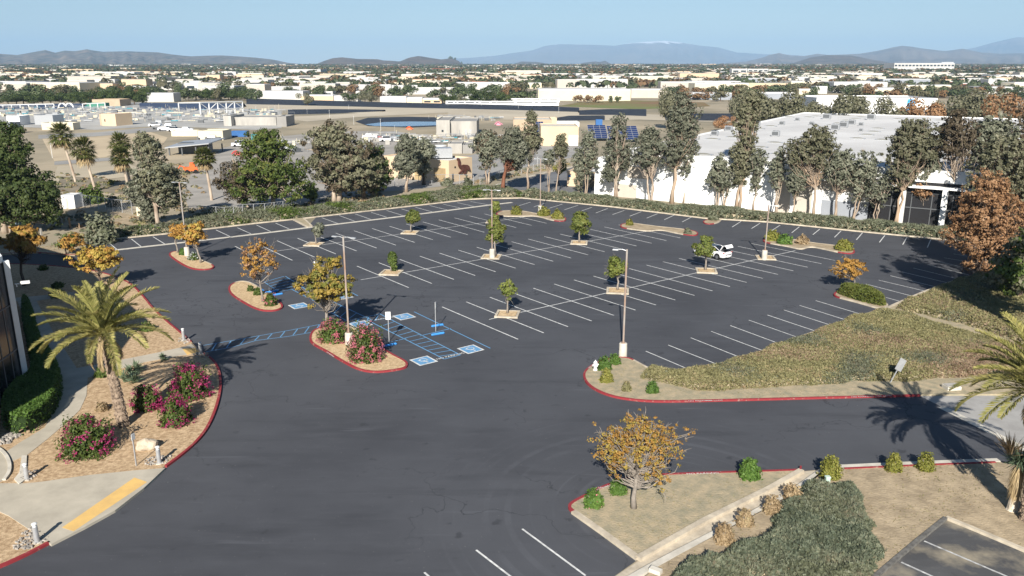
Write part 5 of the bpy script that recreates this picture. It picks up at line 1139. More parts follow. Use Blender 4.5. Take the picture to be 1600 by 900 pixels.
a0 = None
for o_, q, s in ac:
    g = G(o_[0] + q[0] / k_, o_[1] + q[1] / k_, 7.7)
    if a0 is None:
        b = MB(); b.box((0, 0, .95), (2.3, 1.6, 1.5)); b.box((0, 0, .12), (2.0, 1.3, .24)); a0 = b.build('air_conditioner', steel, r)
        b = MB(); b.cyl((-.5, 0, 1.7), .42, .12, 12); b.cyl((.55, 0, 1.7), .42, .12, 12); b.box((0, -.81, .95), (1.9, .03, 1.1)); b.build('grille', steel_d, a0); s_ = a0
    else: s_ = copy_tree(a0, r)
    s_.location = (g[0] - rc[0], g[1] - rc[1], 7.63); s_.scale = (s * .62, s * .62, s * .6); s_.rotation_euler = (0, 0, math.atan2(B[1] - A[1], B[0] - A[0]))
for s_ in np.arange(s0 + 2.5, 86, 2.6): onwall(r, 'mullion', A, B, s_, s_ + .12, .1, zt_ - .1, steel_d, proud=.14)
for z_ in (2.4, 4.6): onwall(r, 'mullion', A, B, s0, 87, z_, z_ + .14, steel_d, proud=.17)
A2 = A + (np.array([14.4, 139.4]) - A); r, rf = building('warehouse_wing', 'low white warehouse wing with two beige bands at the left end', [A2, A - dv * .3, A + dv * 45, A2 + dv * 45], 6.4, white_b, roof_b, 'warehouse', par=.3)
wpanel(r, 'beige_panel', A2, A, (937, 288, 962, 309), beige_b)
gA, gB = G(886, 291), G(931, 293); r, rf = building('gatehouse', 'small tan flat-roofed gatehouse beside the drive', rect(gA, gB, 9), HT(905, 291, 269) , tan_b, roof_b, 'building', par=.2)
wpanel(r, 'sign', gA, gB, (887.5, 273.5, 892, 276.5), blue_c); wpanel(r, 'door', gA, gB, (922, 275, 933, 292), wood_p)
# drive and yard behind the hedge
def sheet(name, pts, m, z=.03, kind='structure', label=None, cat=None):
    b = MB(); b.sheet(PX(pts, 0), z); o = b.build(name, m); tag(o, label, cat, None, kind); return o
sheet('driveway', [(745, 302), (770, 292), (802, 283), (845, 273), (885, 264), (935, 253.5), (975, 246), (975, 262), (936, 270), (932, 309), (900, 308), (850, 302), (815, 297)], asphalt_far, .03)
kerbrun('kerb', [(745, 300), (770, 291), (802, 282), (845, 272), (885, 263), (935, 252.8)], conc_lt, 1, .3)
sheet('concrete_yard', [(738, 283), (800, 266), (860, 252), (930, 240), (930, 226), (840, 226), (770, 232), (735, 243), (700, 245), (600, 262), (590, 300), (650, 296), (700, 290)], conc_grey, .02)
sheet('gravel_yard', [(478, 325), (430, 330), (390, 334), (330, 322), (296, 327), (285, 300), (300, 270), (330, 250), (345, 232), (420, 215), (520, 205), (620, 205), (690, 218), (700, 240), (600, 262), (590, 300), (560, 312)], mat('grey_gravel', (.36, .335, .30), 1, .1, col2=(.26, .245, .22), scale=.15, detail=8), .024)
sheet('dirt_track', [(85, 258), (185, 250), (185, 245.5), (85, 252.5)], conc_grey, .034)
sheet('road_strip', [(60, 211), (150, 207), (238, 199), (300, 199), (300, 203), (235, 206), (150, 213), (60, 217)], conc_grey, .03)
sheet('tan_slope', [(85, 252), (66, 217), (150, 213.5), (235, 206.5), (262, 215), (250, 232), (190, 244)], mat('tan_graded_soil', (.50, .41, .28), 1, .1, col2=(.42, .34, .235), scale=.05, detail=7), .036)
sheet('tan_slope', [(80, 290), (90, 260), (190, 252), (215, 262), (212, 275), (140, 283)], mat('pale_graded_soil', (.44, .38, .28), 1, .1, col2=(.36, .31, .23), scale=.05, detail=7), .032)
sheet('scrub_patch', [(85, 300), (95, 276), (150, 278), (200, 286), (215, 305), (150, 300)], mat('grey_scrub_soil', (.27, .23, .17), 1, .1, col2=(.17, .15, .11), scale=.3, detail=8), .038)
sheet('dirt_yard', [(80, 352), (95, 330), (130, 322), (180, 330), (240, 345), (262, 352), (200, 368), (150, 362)], soil, .028)
sheet('plant_yard', [(-40, 196), (-40, 166), (220, 160), (420, 163), (440, 175), (440, 200), (400, 203), (250, 197), (150, 203)], mat('plant_yard_gravel', (.44, .43, .40), 1, .1, col2=(.30, .295, .28), scale=.05, detail=9), .03)
sheet('liner_road', [(385, 163), (600, 167), (800, 172), (1000, 178), (1160, 186), (1160, 192), (1000, 187), (870, 190), (700, 184), (700, 176), (560, 183), (480, 190), (430, 184), (560, 177), (440, 172), (380, 170)], mat('pale_access_road', (.50, .44, .34), 1, .1, col2=(.40, .35, .27), scale=.02, detail=6), .06)
sheet('green_field', [(872, 166), (905, 160), (990, 157), (1100, 160), (1110, 166), (1000, 171)], mat('green_brown_field', (.16, .19, .07), 1, .1, col2=(.22, .13, .08), scale=.012, detail=6), .05)
def bank(name, bot, top, h, m, label):
    """lined embankment: slope rising from pixels bot on the ground to pixels top at height h, flat crest, back slope"""
    n = 24; X = lambda P, t: (np.interp(t, np.linspace(0, 1, len(P)), [p[0] for p in P]), np.interp(t, np.linspace(0, 1, len(P)), [p[1] for p in P]))
    v = []; T = np.linspace(0, 1, n)
    for t in T:
        a = G(*X(bot, t)); q = X(top, t); c = G(q[0], q[1], h); d = (c - a)[:2]; d /= np.linalg.norm(d) + 1e-9; d = np.array([0, 1.])
        v += [a + [0, 0, .0], c, c + [0, 4, 0], c + [0, 4 + h * 2, -h]]
    v = np.array(v); f = [[4 * i + k, 4 * i + 4 + k, 4 * i + 5 + k, 4 * i + 1 + k] for i in range(n - 1) for k in range(3)]
    b = MB(); b.add(v, np.array(f)); o = b.build(name, m); tag(o, label, 'embankment'); return o
bank('lined_embankment', [(385, 163), (600, 168), (800, 172), (905, 175)], [(385, 154), (600, 160), (800, 164.5), (905, 168.5)], 1.4, liner, 'long black-lined embankment running across behind the treatment ponds')
bank('lined_embankment', [(905, 180), (960, 180), (1010, 182)], [(905, 173), (950, 171), (1010, 171)], 1.3, liner, 'black-lined embankment piece beside the green field')
bank('lined_embankment', [(1040, 188), (1200, 190), (1300, 192)], [(1040, 178), (1200, 178), (1300, 180)], 1.8, liner, 'black-lined embankment behind the white warehouse roof')
bank('lined_embankment', [(218, 172), (300, 173), (378, 172)], [(218, 161), (300, 161.5), (378, 162)], 2.0, liner_b, 'blue-grey lined embankment behind the steel truss')
bank('lined_embankment', [(-20, 171), (60, 170.5), (130, 170)], [(-20, 163.5), (60, 162.5), (130, 162)], 1.5, liner_b, 'blue-grey lined embankment behind the white pipe frames')
bank('lined_embankment', [(450, 179), (520, 177.5), (600, 174)], [(450, 171.5), (520, 171), (600, 172)], .8, liner, 'short black-lined bank left of the blue pond')
bank('lined_embankment', [(868, 190), (905, 189), (945, 188)], [(868, 185), (890, 181.5), (945, 181)], 1.2, liner, 'short curved black bank behind the tan hall')
sheet('pond_liner', [(555, 190), (575, 184), (640, 182.5), (720, 184), (745, 188), (720, 196), (640, 199.5), (575, 197)], liner, .05)
sheet('pond', [(570, 194.5), (600, 191), (640, 190), (690, 190.5), (712, 192.5), (680, 196), (625, 197.8), (585, 197)], water_m, .07)
# ---- tan workshop with the animal mural
wa, wb, wc = G(598, 276), G(702, 286), G(738, 279)
hw = HT(702, 286, 253.5)
r, rf = building('workshop', 'tan flat-roofed workshop with brown doors and a long-necked animal on its wall', [wa, wb, wc, wc + (wa - wb)], hw, tan_b, roof_b, 'building', par=.3)
wpanel(r, 'roller_door', wa, wb, (678, 262.5, 696.5, 284.5), mat('brown_roller_door', (.33, .24, .13), .7, .3, var=.1, scale=2)); wpanel(r, 'roller_door', wa, wb, (648, 262.5, 658, 280.5), mat('ochre_roller_door', (.42, .32, .17), .7, .3, var=.1, scale=2))
wpanel(r, 'door', wb, wc, (706, 271.5, 708.8, 284.5), steel_d); wpanel(r, 'vent', wb, wc, (710, 260, 712, 262.5), black_m)
cc_ = ROOT[:2]; g0 = (wb + wc) / 2 + (wa - wb) * .35; b = MB(); b.box((g0[0] - cc_[0], g0[1] - cc_[1], hw + 1.2), (6, 3.5, 1.9), .2); b.build('roof_unit', steel, rf); b = MB()
# animal: body, neck, head, legs as one continuous outline standing proud of the wall
tdir = (wc - wb)[:2]; Lw = np.linalg.norm(tdir); tdir /= Lw; nd = np.array([tdir[1], -tdir[0]]); nd = nd if nd @ (-wb[:2]) > 0 else -nd
AN = [(714.2, 246.5), (716.5, 247.5), (717.8, 251), (718, 256), (719.5, 258.5), (723, 257), (729, 257.5), (732, 260), (734, 267), (731.5, 266.5), (728.5, 265), (726.5, 270.5), (728, 271.5), (723.5, 271.5), (724, 267.5), (721.5, 268.5), (719, 271), (715.5, 270.5), (719, 267.5), (720, 265), (717, 262.5), (715, 258), (714.6, 251), (713, 249.5), (713, 248)]
pts = [wallhit(x, y, wb, wc) for x, y in AN]; vf = []; vb = []
for s, z in pts:
    for arr, o_ in ((vf, .30), (vb, .05)):
        q = wb[:2] + tdir * s + nd * o_ - cc_; arr.append((q[0], q[1], z))
n = len(pts); b.add(vf + vb, [list(range(n)), list(range(2 * n - 1, n - 1, -1))] + [[i, i + n, (i + 1) % n + n, (i + 1) % n] for i in range(n)]); b.build('animal_sculpture', mat('brown_sculpture', (.10, .04, .03), .7, .3, var=.3, scale=1), r)
# ---- simple placed blocks: pixel box of the front face, ground at ybase
def blk(x0, x1, yt, yb, depth, wm, label, name='building', cat='building', rm=None, yb2=None, group=None, wins=None, par=.25):
    A_, B_ = G(x0, yb), G(x1, yb if yb2 is None else yb2); h = HT(x0, yb, yt)
    r_, rf_ = building(name, label, rect(A_, B_, depth), h, wm, rm or roof_b, cat, group, par=par)
    for w_ in (wins or []):
        wpanel(r_, w_[4] if len(w_) > 4 else 'window', A_, B_, w_[:4], w_[5] if len(w_) > 5 else window_m, proud=.12)
    return r_, A_, B_, h
blk(682, 703, 189, 213, 22, conc_wall, 'tall pale concrete tank block right of the blue pond', 'concrete_tank', 'tank', conc_grey, wins=[(690, 203, 693, 206)])
blk(703.5, 745, 190.5, 212, 20, conc_wall, 'stained concrete tank block with pipes on its shaded side', 'concrete_tank', 'tank', conc_grey, wins=[(726, 202, 730, 211, 'opening', steel), (733, 202, 737, 211, 'opening', steel)])
blk(700, 722, 226, 240, 9, conc_wall, 'low concrete basin wall behind the workshop roof', 'basin_wall', 'wall', conc_grey); blk(723, 738, 228, 240, 9, conc_grey, 'grey basin wall right behind the workshop roof', 'basin_wall', 'wall', conc_grey)
g = G(689, 241); r = empty('round_tank', (g[0], g[1], 0), 0, 'round grey tank behind the tan workshop', 'tank'); m_ = MPP(689, 241); b = MB(); b.cyl((0, 0, 0), 9 * m_, HT(689, 241, 228), 28); b.build('shell', steel, r); b = MB(); b.cyl((0, 0, HT(689, 241, 228)), 9.3 * m_, .15, 28); b.build('rim', steel_w, r)
blk(845, 903.5, 199, 228, 14, tan_b, 'tan hall with white doors behind the slender gums', wins=[(889, 211.5, 903, 227.5, 'door', white_b)], rm=conc_lt)
blk(802, 862, 188, 205, 16, tan2_b, 'brownish-tan building behind the tall slender gum', rm=conc_lt); blk(858, 870, 185, 198, 5, tan_b, 'small tan tower room attached behind the tan hall')
blk(870, 905, 192, 198, 8, white_b, 'low white box building between tan hall and black bank')
blk(160, 182, 178.5, 196.5, 9, tan_b, 'small tan pump house with a dark door', yb2=197, wins=[(163, 186, 165, 190)]); blk(182.6, 194, 179.5, 196.5, 8, tan2_b, 'brown porch side of the small tan pump house', yb2=195.5, wins=[(184.5, 187, 190, 195, 'door', red_brick)])
blk(145, 188, 156, 166, 14, tan2_b, 'low tan building in front of the left dark tree row', rm=tan_b); blk(136, 165, 161.5, 168, 5, mat('green_shed', (.05, .2, .14), .6, .3), 'small green plant shed below the low tan building', rm=conc_lt)
blk(350, 362, 182, 197, 16, conc_wall, 'narrow end block of the long concrete tank', 'concrete_tank', 'tank', conc_grey); blk(362.5, 432, 184, 196, 15, conc_wall, 'long low concrete tank with a dark rim behind the blue container', 'concrete_tank', 'tank', conc_grey); blk(433, 448, 183, 198, 12, conc_grey, 'grey concrete tank end with red pipes', 'concrete_tank', 'tank', conc_grey)
blk(310, 349, 205.5, 219, 8, cream_b, 'long cream concrete bin beside the parked cars', 'storage_bin', 'bin', cream_b); blk(268, 309, 205, 213, 3, cream_b, 'low cream wall left of the concrete bin', 'storage_wall', 'wall', cream_b)
blk(66, 115, 193, 203, 5, cream_b, 'low cream retaining wall behind the tallest fan palm', 'retaining_wall', 'wall', conc_lt); blk(12, 32, 182, 196, 7, white_b, 'small white plant building above the big left conifer'); blk(55, 84, 181, 195, 8, steel, 'grey metal shed behind the top of the big conifer'); blk(8, 18, 193, 210, 6, grey_b, 'narrow grey-green building at the left edge')
blk(98, 118, 305.5, 326, 2.6, steel_w, 'white metal storage shed at the left end of the fence', 'storage_shed', 'shed', steel_w, wins=[(101, 310, 107, 325, 'door', cream_b)], par=.05)
blk(214, 221, 324, 337, 1.5, cream_b, 'small cream utility cabinet under the olive gum tree', 'utility_cabinet', 'cabinet', cream_b, par=.03)
blk(15, 30, 330, 352, 3, mat('pale_blue_shed', (.25, .33, .42), .8, .2, var=.1), 'pale blue shed behind the trunk of the big conifer', 'storage_shed', 'shed')
def container(x0, x1, yt, yb, m, label):
    A_, B_ = G(x0, yb), G(x1, yb); h = HT(x0, yb, yt); L = np.linalg.norm(B_ - A_); r = empty('shipping_container', (A_ + B_) / 2 + [0, 1.2, 0], 0, label, 'container')
    b = MB(); b.box((0, 0, h / 2 + .05), (L, 2.4, h)); 
    for i in range(int(L / .4)): b.box((-L / 2 + .2 + i * .4, -1.21, h / 2), (.14, .06, h * .9))
    b.build('body', m, r); b = MB(); b.box((L / 2 + .03, 0, h / 2 + .05), (.06, 2.2, h * .94)); b.build('door', steel_d, r)
container(362, 386, 205, 214, blue_c, 'blue shipping container in the plant yard'); container(393, 405, 210, 219, teal, 'teal skip container right of the blue one')
container(931, 941, 187, 199, blue_c, 'bright blue tank unit above the solar panels')
# solar arrays
for (x0, x1, yt, yb, lab) in ((921, 950, 199, 221, 'tilted solar panel array left of the row of white-stemmed gums'), (952, 1000, 201, 223, 'wide tilted solar panel array behind the white-stemmed gums'), (838, 850, 207, 214, 'small solar array beside the tan hall')):
    A_, B_ = G(x0, yb), G(x1, yb); A_[2] = B_[2] = 1.0; L = np.linalg.norm(B_ - A_); dep = 9.0; hh = 3.4
    r = empty('solar_array', A_ * [1, 1, 0], math.atan2(B_[1] - A_[1], B_[0] - A_[0]), lab, 'solar panels')
    b = MB(); fr = MB(); k = max(3, int(L / 1.8)); rows = 7
    for i in range(k):
        for j in range(rows):
            u0, u1 = i * L / k + .06, (i + 1) * L / k - .06; t0, t1 = j / rows + .012, (j + 1) / rows - .012
            b.add([[u0, t0 * dep, 1 + t0 * hh], [u1, t0 * dep, 1 + t0 * hh], [u1, t1 * dep, 1 + t1 * hh], [u0, t1 * dep, 1 + t1 * hh]], np.array([[0, 1, 2, 3]]))
    fr.add([[0, 0, .96], [L, 0, .96], [L, dep, .96 + hh], [0, dep, .96 + hh]], np.array([[0, 1, 2, 3]]))
    for i in range(0, k + 1, 3): fr.tube([[i * L / k, dep * .5, 0], [i * L / k, dep * .5, .95 + hh / 2]], .1, 5)
    b.build('panel', solar, r); fr.build('frame', steel, r)
# ---- steel truss, pipe frames, canopy
def frame_run(name, x0, x1, yb, yt, n, rad, m, label, truss=False, yb2=None, yt2=None):
    A_, B_ = G(x0, yb), G(x1, yb2 or yb); h0, h1 = HT(x0, yb, yt), HT(x1, yb2 or yb, yt2 or yt); r = empty(name, A_, 0, label, 'steel frame'); p = MB(); q = MB()
    T = [((B_ - A_) * t, h0 + (h1 - h0) * t) for t in np.linspace(0, 1, n)]
    for d, h in T:
        o = MB(); o.tube([d, d + [0, 0, h]], rad, 6); o.build('post', m, r)
    q.tube([T[0][0] + [0, 0, h0], T[-1][0] + [0, 0, h1]], rad, 6)
    if truss:
        lo_ = .42; q.tube([T[0][0] + [0, 0, h0 * lo_], T[-1][0] + [0, 0, h1 * lo_]], rad * .8, 6)
        for i, ((d, h), (e, k)) in enumerate(zip(T[:-1], T[1:])): q.tube([d + [0, 0, h * (lo_ if i % 2 else 1)], e + [0, 0, k * (1 if i % 2 else lo_)]], rad * .7, 5)
    q.build('beam', m, r); return r
frame_run('steel_truss', 314, 380, 181, 160.5, 6, .32, steel_w, 'white steel truss gantry standing in front of the blue-grey bank', True, 176, 158.5)
frame_run('pipe_gantry', 280, 314, 173, 161, 2, .3, steel_w, 'short white gantry frame left of the steel truss', False, 176, 160.5)
frame_run('pipe_gantry', -8, 85, 170, 164.5, 8, .28, steel_w, 'long white overhead pipe frame at the far left', False, 169, 162.5)
frame_run('pipe_gantry', 130, 165, 171, 162.5, 4, .28, steel_w, 'white pipe frame in front of the green shed', False, 170, 161)
for i, px in enumerate((98, 109)):
    g = G(px, 169); r = empty('pipe_loop', g, 0, ('left' if i == 0 else 'right') + ' one of the two white arched pipes by the overhead frame', 'pipe'); b = MB()
    b.tube([[2.2 * math.cos(t), 0, 2.6 * math.sin(t)] for t in np.linspace(0, math.pi, 12)], .45, 8); b.build('pipe', steel_w, r)
A_, B_ = G(263, 243), G(329, 243); r = empty('steel_canopy', A_, 0, 'open grey steel canopy on posts behind the olive gum', 'canopy'); L = B_[0] - A_[0]; h = HT(263, 243, 229)
b = MB(); v = [[-.5, -.5, h - .2], [L, -.5, h + .9], [L, 12, h + 1.3], [-.5, 12, h + .4]]; b.add(v + [[x, y, z - .25] for x, y, z in v], [[0, 1, 2, 3], [7, 6, 5, 4], [0, 4, 5, 1], [1, 5, 6, 2], [2, 6, 7, 3], [3, 7, 4, 0]]); b.build('roof', steel, r)
for x in (.3, L * .33, L * .66, L - .4):
    for y in (.2, 10): b = MB(); b.box((x, y, h / 2 - .1), (.3, .3, h)); b.build('post', steel_d, r)
b = MB(); b.box((L * .45, 6, 1.4), (8, 3, 2.8)); b.box((L * .75, 5, 1.0), (2.2, 1.6, 2)); o = b.build('stored_machinery', steel_d); o.location = A_; tag(o, 'dark stored machinery under the steel canopy', 'machinery')
# orange wheel loader
g = G(300, 271); r = empty('orange_loader', g, .3, 'orange compact machine parked at the foot of the fan palm by the canopy', 'machine')
b = MB(); b.box((0, 0, 1.0), (2.6, 1.3, .8), taper=.9); b.box((-1.3, 0, 1.15), (.6, 1.1, .5)); b.build('body', orange_m, r)
b = MB(); b.box((.2, 0, 1.85), (1.1, 1.1, .95), taper=.85); b.build('cab', orange_m, r); b = MB(); b.tube([[-1.2, 0, 1.3], [-2.2, 0, 1.7], [-2.8, 0, .8]], .12, 6); b.box((-3, 0, .5), (.5, 1.2, .5)); b.build('loader_arm', orange_m, r)
for x in (-.85, .85):
    for y in (-.7, .7): b = MB(); b.tube([[x, y - .13, .45], [x, y + .13, .45]], .45, 14); b.build('wheel', rubber, r)
for (x, y, s, m_, lab) in ((436, 193, 1, pink_m, 'pink-red pipework on the end of the grey concrete tank'), (640, 203, 1, orange_m, 'small red-orange pump on the sand by the blue pond'), (370, 243, 1, red_m, 'flat red hose heap in the gravel yard'), (594, 217, .7, red_m, 'red valve cluster in the plant yard behind the big gum'), (779, 196, 1.2, pink_m, 'pink-lilac machine on the pale tank deck')):
    g = G(x, y); s *= .5; o = MB(); o.tube([[-2.5 * s, 0, .4], [-1.2 * s, 0, 2.0 * s], [0, 0, 2.4 * s], [1.4 * s, 0, 1.2 * s], [2.6 * s, 0, .4]], .35 * s, 7); o.box((0, .8, .8 * s), (3 * s, 1.4, 1.5 * s), taper=.8); o = o.build('pipework', m_); o.location = g; tag(o, lab, 'pipework')
# railings, valves and pipes of the treatment plant
cl = MB(); rng = np.random.default_rng(42)
def clutter(x0, x1, y0, y1, n, hmax=2.2):
    for i in range(n):
        g = G(rng.uniform(x0, x1), rng.uniform(y0, y1)); k = rng.integers(0, 4)
        if k == 0: cl.tube([g, g + [0, 0, rng.uniform(1, hmax * 1.6)]], .07, 4, m=rng.integers(0, 3))
        elif k == 1:
            w_ = rng.uniform(2, 8); cl.tube([g + [0, 0, 1.1], g + [w_, rng.uniform(-1, 1), 1.1]], .06, 4, m=0); [cl.tube([g + [w_ * t, 0, 0], g + [w_ * t, 0, 1.1]], .05, 4, m=0) for t in (0, .5, 1)]
        elif k == 2: cl.box(g + [0, 0, .5], (rng.uniform(.6, 2.5), rng.uniform(.6, 1.5), rng.uniform(.6, hmax)), rng.uniform(0, 1), m=rng.integers(0, 4))
        else: cl.tube([g + [0, 0, .5], g + [rng.uniform(1, 5), 0, .6]], .22, 6, m=rng.integers(0, 5))
clutter(0, 280, 166, 182, 460, 1.6); clutter(60, 350, 181, 192, 200, 1.2); clutter(280, 440, 172, 182, 160); clutter(600, 780, 214, 226, 130, 1.6); clutter(395, 470, 222, 238, 60); clutter(565, 620, 210, 222, 40, 1.4); clutter(680, 780, 183, 190, 60, 1.2)
tag(cl.build('plant_pipework', [steel, conc_wall, cream_b, steel_d, teal]), 'dense clutter of railings, valves and pipes in the treatment plant', 'pipework', kind='stuff')
# light poles of the plant
lp0 = None
for i, (x, yb, yt) in enumerate([(438, 157, 147), (479, 158.5, 148), (530, 160, 151), (595, 162, 154), (645, 165, 157), (697, 166, 157), (752, 168, 159), (810, 171, 163), (873, 177, 167), (515, 184, 172), (545, 172, 164), (553, 195, 181), (595, 204, 186), (617, 206, 196), (670, 186, 180), (400, 175, 166), (430, 173, 165), (82, 247, 224), (840, 262, 245), (480, 178, 170), (415, 190, 178)]):
    g = G(x, yb); h = HT(x, yb, yt)
    if lp0 is None:
        b = MB(); b.tube([[0, 0, 0], [0, 0, 1]], .014, 5); lp0 = b.build('yard_light_pole', steel_w); o = lp0; b = MB(); b.box((0, 0, 1.0), (.16, .06, .02)); b.build('lamp_head', steel, o)
    else: o = copy_tree(lp0)
    o.location = g; o.scale = (h, h, h); tag(o, 'thin white light pole standing in the treatment plant', 'light pole', 'thin light poles of the treatment plant')
# ================================================================== CAR PARK THINGS
def lamp_pole(x, yb, yt, heads, label, ped=1.05, dx=0):
    g = G(x, yb); h = HT(x, yb, yt); r = empty('light_pole', (g[0], g[1], KH - .03), 0, label, 'light pole', 'tall light poles of the car park')
    b = MB(); b.tube([[0, 0, -.2], [0, 0, ped - .06], [0, 0, ped]], [.33, .31, .25], 18); b.build('concrete_base', conc_lt, r)
    b = MB(); b.box((0, 0, (ped + h) / 2), (.125, .125, h - ped)); b.box((0, 0, ped + .02), (.34, .34, .04)); b.build('pole', rust, r)
    for a in heads:
        c, s = math.cos(a), math.sin(a); o = MB(); o.tube([[0, 0, h - .12], [c * .35, s * .35, h - .02], [c * .7, s * .7, h - .05]], .035, 6); ob = o.build('arm', steel, r)
        o = MB(); o.box((c * .85, s * .85, h - .06), (.44, .2, .09), a, taper=.85); o.build('lamp_head', steel, ob)
lamp_pole(546, 541, 372, (2.7, -.3), 'tall brown-stained light pole among the pink bushes')
lamp_pole(973, 558, 392, (2.9,), 'tall light pole on the red-kerbed nose beside the hydrant')
lamp_pole(293, 401, 286, (2.8, -.3), 'tall light pole rising through the golden orange trees')
lamp_pole(769, 404, 298, (2.8, -.2), 'tall light pole beside the narrow tree in the middle of the car park')
lamp_pole(844, 333, 249, (2.8, -.2), 'light pole on the back island between clipped bushes')
lamp_pole(1194, 406, 322, (2.8, -.2), 'light pole in a tree square right of the white car')
# utility pole in the hedge
b = MB(); g = G(289, 350); b.tube([[0, 0, 0], [-.1, 0, HT(289, 350, 290)]], [.14, .1], 8)
# bollards
b0 = None
for (x, yb, yt, lab) in ((287.5, 534, 513, 'white bollard light on the far side of the crosswalk ramp'), (314, 555, 535, 'bollard light on the near side of the crosswalk ramp'), (249.5, 727, 697, 'grey bollard light where the big ramp meets the red kerb'), (43, 752, 724, 'grey bollard light beside the small planter kerb'), (59, 851, 817, 'grey bollard light at the lower left end of the big ramp')):
    g = G(x, yb); h = HT(x, yb, yt) - .12
    if b0 is None:
        b0 = empty('bollard_light', g); b = MB(); b.cyl((0, 0, 0), .12, .80, 14); b.build('post', steel, b0); b = MB(); b.cyl((0, 0, .80), .085, .12, 12); b.build('lens', steel_w, b0); b = MB(); b.cyl((0, 0, .92), .125, .03, 14); b.dome((0, 0, .95), .12, .05, 14, 4); b.build('cap', steel_w, b0); b = MB(); b.cyl((0, 0, -.02), .2, .05, 14); b.build('footing', conc_lt, b0); o = b0
    else: o = copy_tree(b0)
    o.location = (g[0], g[1], .13); o.scale = (1, 1, h); tag(o, lab, 'bollard', 'bollard lights along the ramps')
# fire hydrant
g = G(930, 581); r = empty('fire_hydrant', (g[0], g[1], .12), .4, 'white fire hydrant by the left tip of the red-kerbed nose', 'hydrant')
b = MB(); b.cyl((0, 0, 0), .17, .06, 14); b.cyl((0, 0, .05), .12, .52, 14); b.cyl((0, 0, .55), .16, .05, 14); b.build('barrel', steel_w, r)
b = MB(); b.dome((0, 0, .6), .14, .15, 14, 5); b.cyl((0, 0, .74), .035, .07, 6); b.build('bonnet', steel_w, r)
for a in (0, math.pi, -1.57): c, s = math.cos(a), math.sin(a); b = MB(); b.tube([[c * .1, s * .1, .42], [c * .24, s * .24, .42]], [.065, .075], 10); b.build('outlet', steel_w, r)
# wheel stops
for (xa, ya, xb, yb, lab) in ((674, 511.5, 693, 508.5, 'upper one of two blue wheel stops under the thin sign post'), (674, 525, 694.5, 521.5, 'lower one of two blue wheel stops under the thin sign post'), (598, 543, 620, 538.5, 'blue wheel stop right of the biggest pink bush'), (414, 459, 435, 455.5, 'upper blue wheel stop at the rust-orange tree island'), (424, 463, 442, 460, 'lower blue wheel stop at the rust-orange tree island')):
    a, c = G(xa, ya), G(xb, yb); L = np.linalg.norm(c - a); b = MB(); b.tube([[-L / 2, 0, .05], [-L / 2 + .08, 0, .07], [L / 2 - .08, 0, .07], [L / 2, 0, .05]], [.05, .10, .10, .05], 8)
    o = b.build('wheel_stop', blue_deep); o.location = (a + c) / 2 + [0, 0, .03]; o.rotation_euler = (0, 0, math.atan2(c[1] - a[1], c[0] - a[0])); tag(o, lab, 'wheel stop', 'blue wheel stops of the accessible bays')
# signs
def sign(x, yb, yt, w, h, label, rz=0.0, tilt=0.0, lines=(), m=None, ph=None, postm=None, rest=0.0, z=0):
    g = G(x, yb); H = HT(x, yb, yt); r = empty('sign', (g[0], g[1], z), rz, label, 'sign'); r.rotation_euler = (0, tilt, rz)
    b = MB(); b.box((0, 0, H / 2), (.06, .05, H)); b.build('post', postm or steel, r)
    b = MB(); b.box((0, -.045, H - h / 2), (w, .02, h)); p = b.build('panel', m or steel_w, r)
    for i, (t, s) in enumerate(lines):
        text_mesh(t, s, blue if i == 0 else steel_d, 'lettering', (0, -.06, H - h * (.2 + .26 * i)), 0, math.pi / 2, p)
sign(608, 534, 487, .42, .66, 'white sign panel on a post beside the blue hatched aisle', .1, lines=(('RESERVED', .07), ('PARKING', .07), ('ONLY', .06)))
sign(681, 518, 472, .42, .5, 'thin sign post seen edge-on between the two blue wheel stops', 1.5)
sign(497, 462, 408, .38, .6, 'white sign poking out of the top of the yellow autumn tree', .1)
sign(421, 456, 420, .38, .5, 'small white sign in front of the rust-orange tree', .1)
sign(213.5, 731, 681, .28, .36, 'thin grey sign post standing left of the pale boulder', 1.35, z=.12)
sign(1391, 600, 561, .66, .9, 'leaning sign seen from the grey back on the ground cover edge', .35, .5, m=steel, z=.12)
# utility marker and box
g = G(1291, 766); r = empty('utility_marker', (g[0], g[1], .1), .1, 'pale green utility marker box at the top of the dark ground cover', 'marker'); b = MB(); b.box((0, 0, .33), (.24, .2, .66), taper=.92); b.build('body', mat('pale_green_plastic', (.42, .55, .46), .6, .3), r); b = MB(); b.box((0, 0, .69), (.26, .22, .06)); b.build('lid', mat('pale_green_lid', (.5, .62, .52), .6, .3), r)
g = G(1486, 610); r = empty('utility_box', (g[0], g[1], .1), .1, 'low pale utility box in the palm shadow by the driveway', 'utility box'); b = MB(); b.box((0, 0, .14), (1.0, .7, .28)); b.build('body', conc_lt, r); b = MB(); b.box((0, 0, .3), (.9, .6, .05)); b.build('lid', conc_wall, r)
g = G(1024, 898); r = empty('concrete_block', (g[0], g[1], .1), -.6, 'small white concrete block at the lower end of the swale', 'block'); b = MB(); b.box((0, 0, .1), (.55, .3, .22), taper=.95); b.build('body', conc_lt, r)
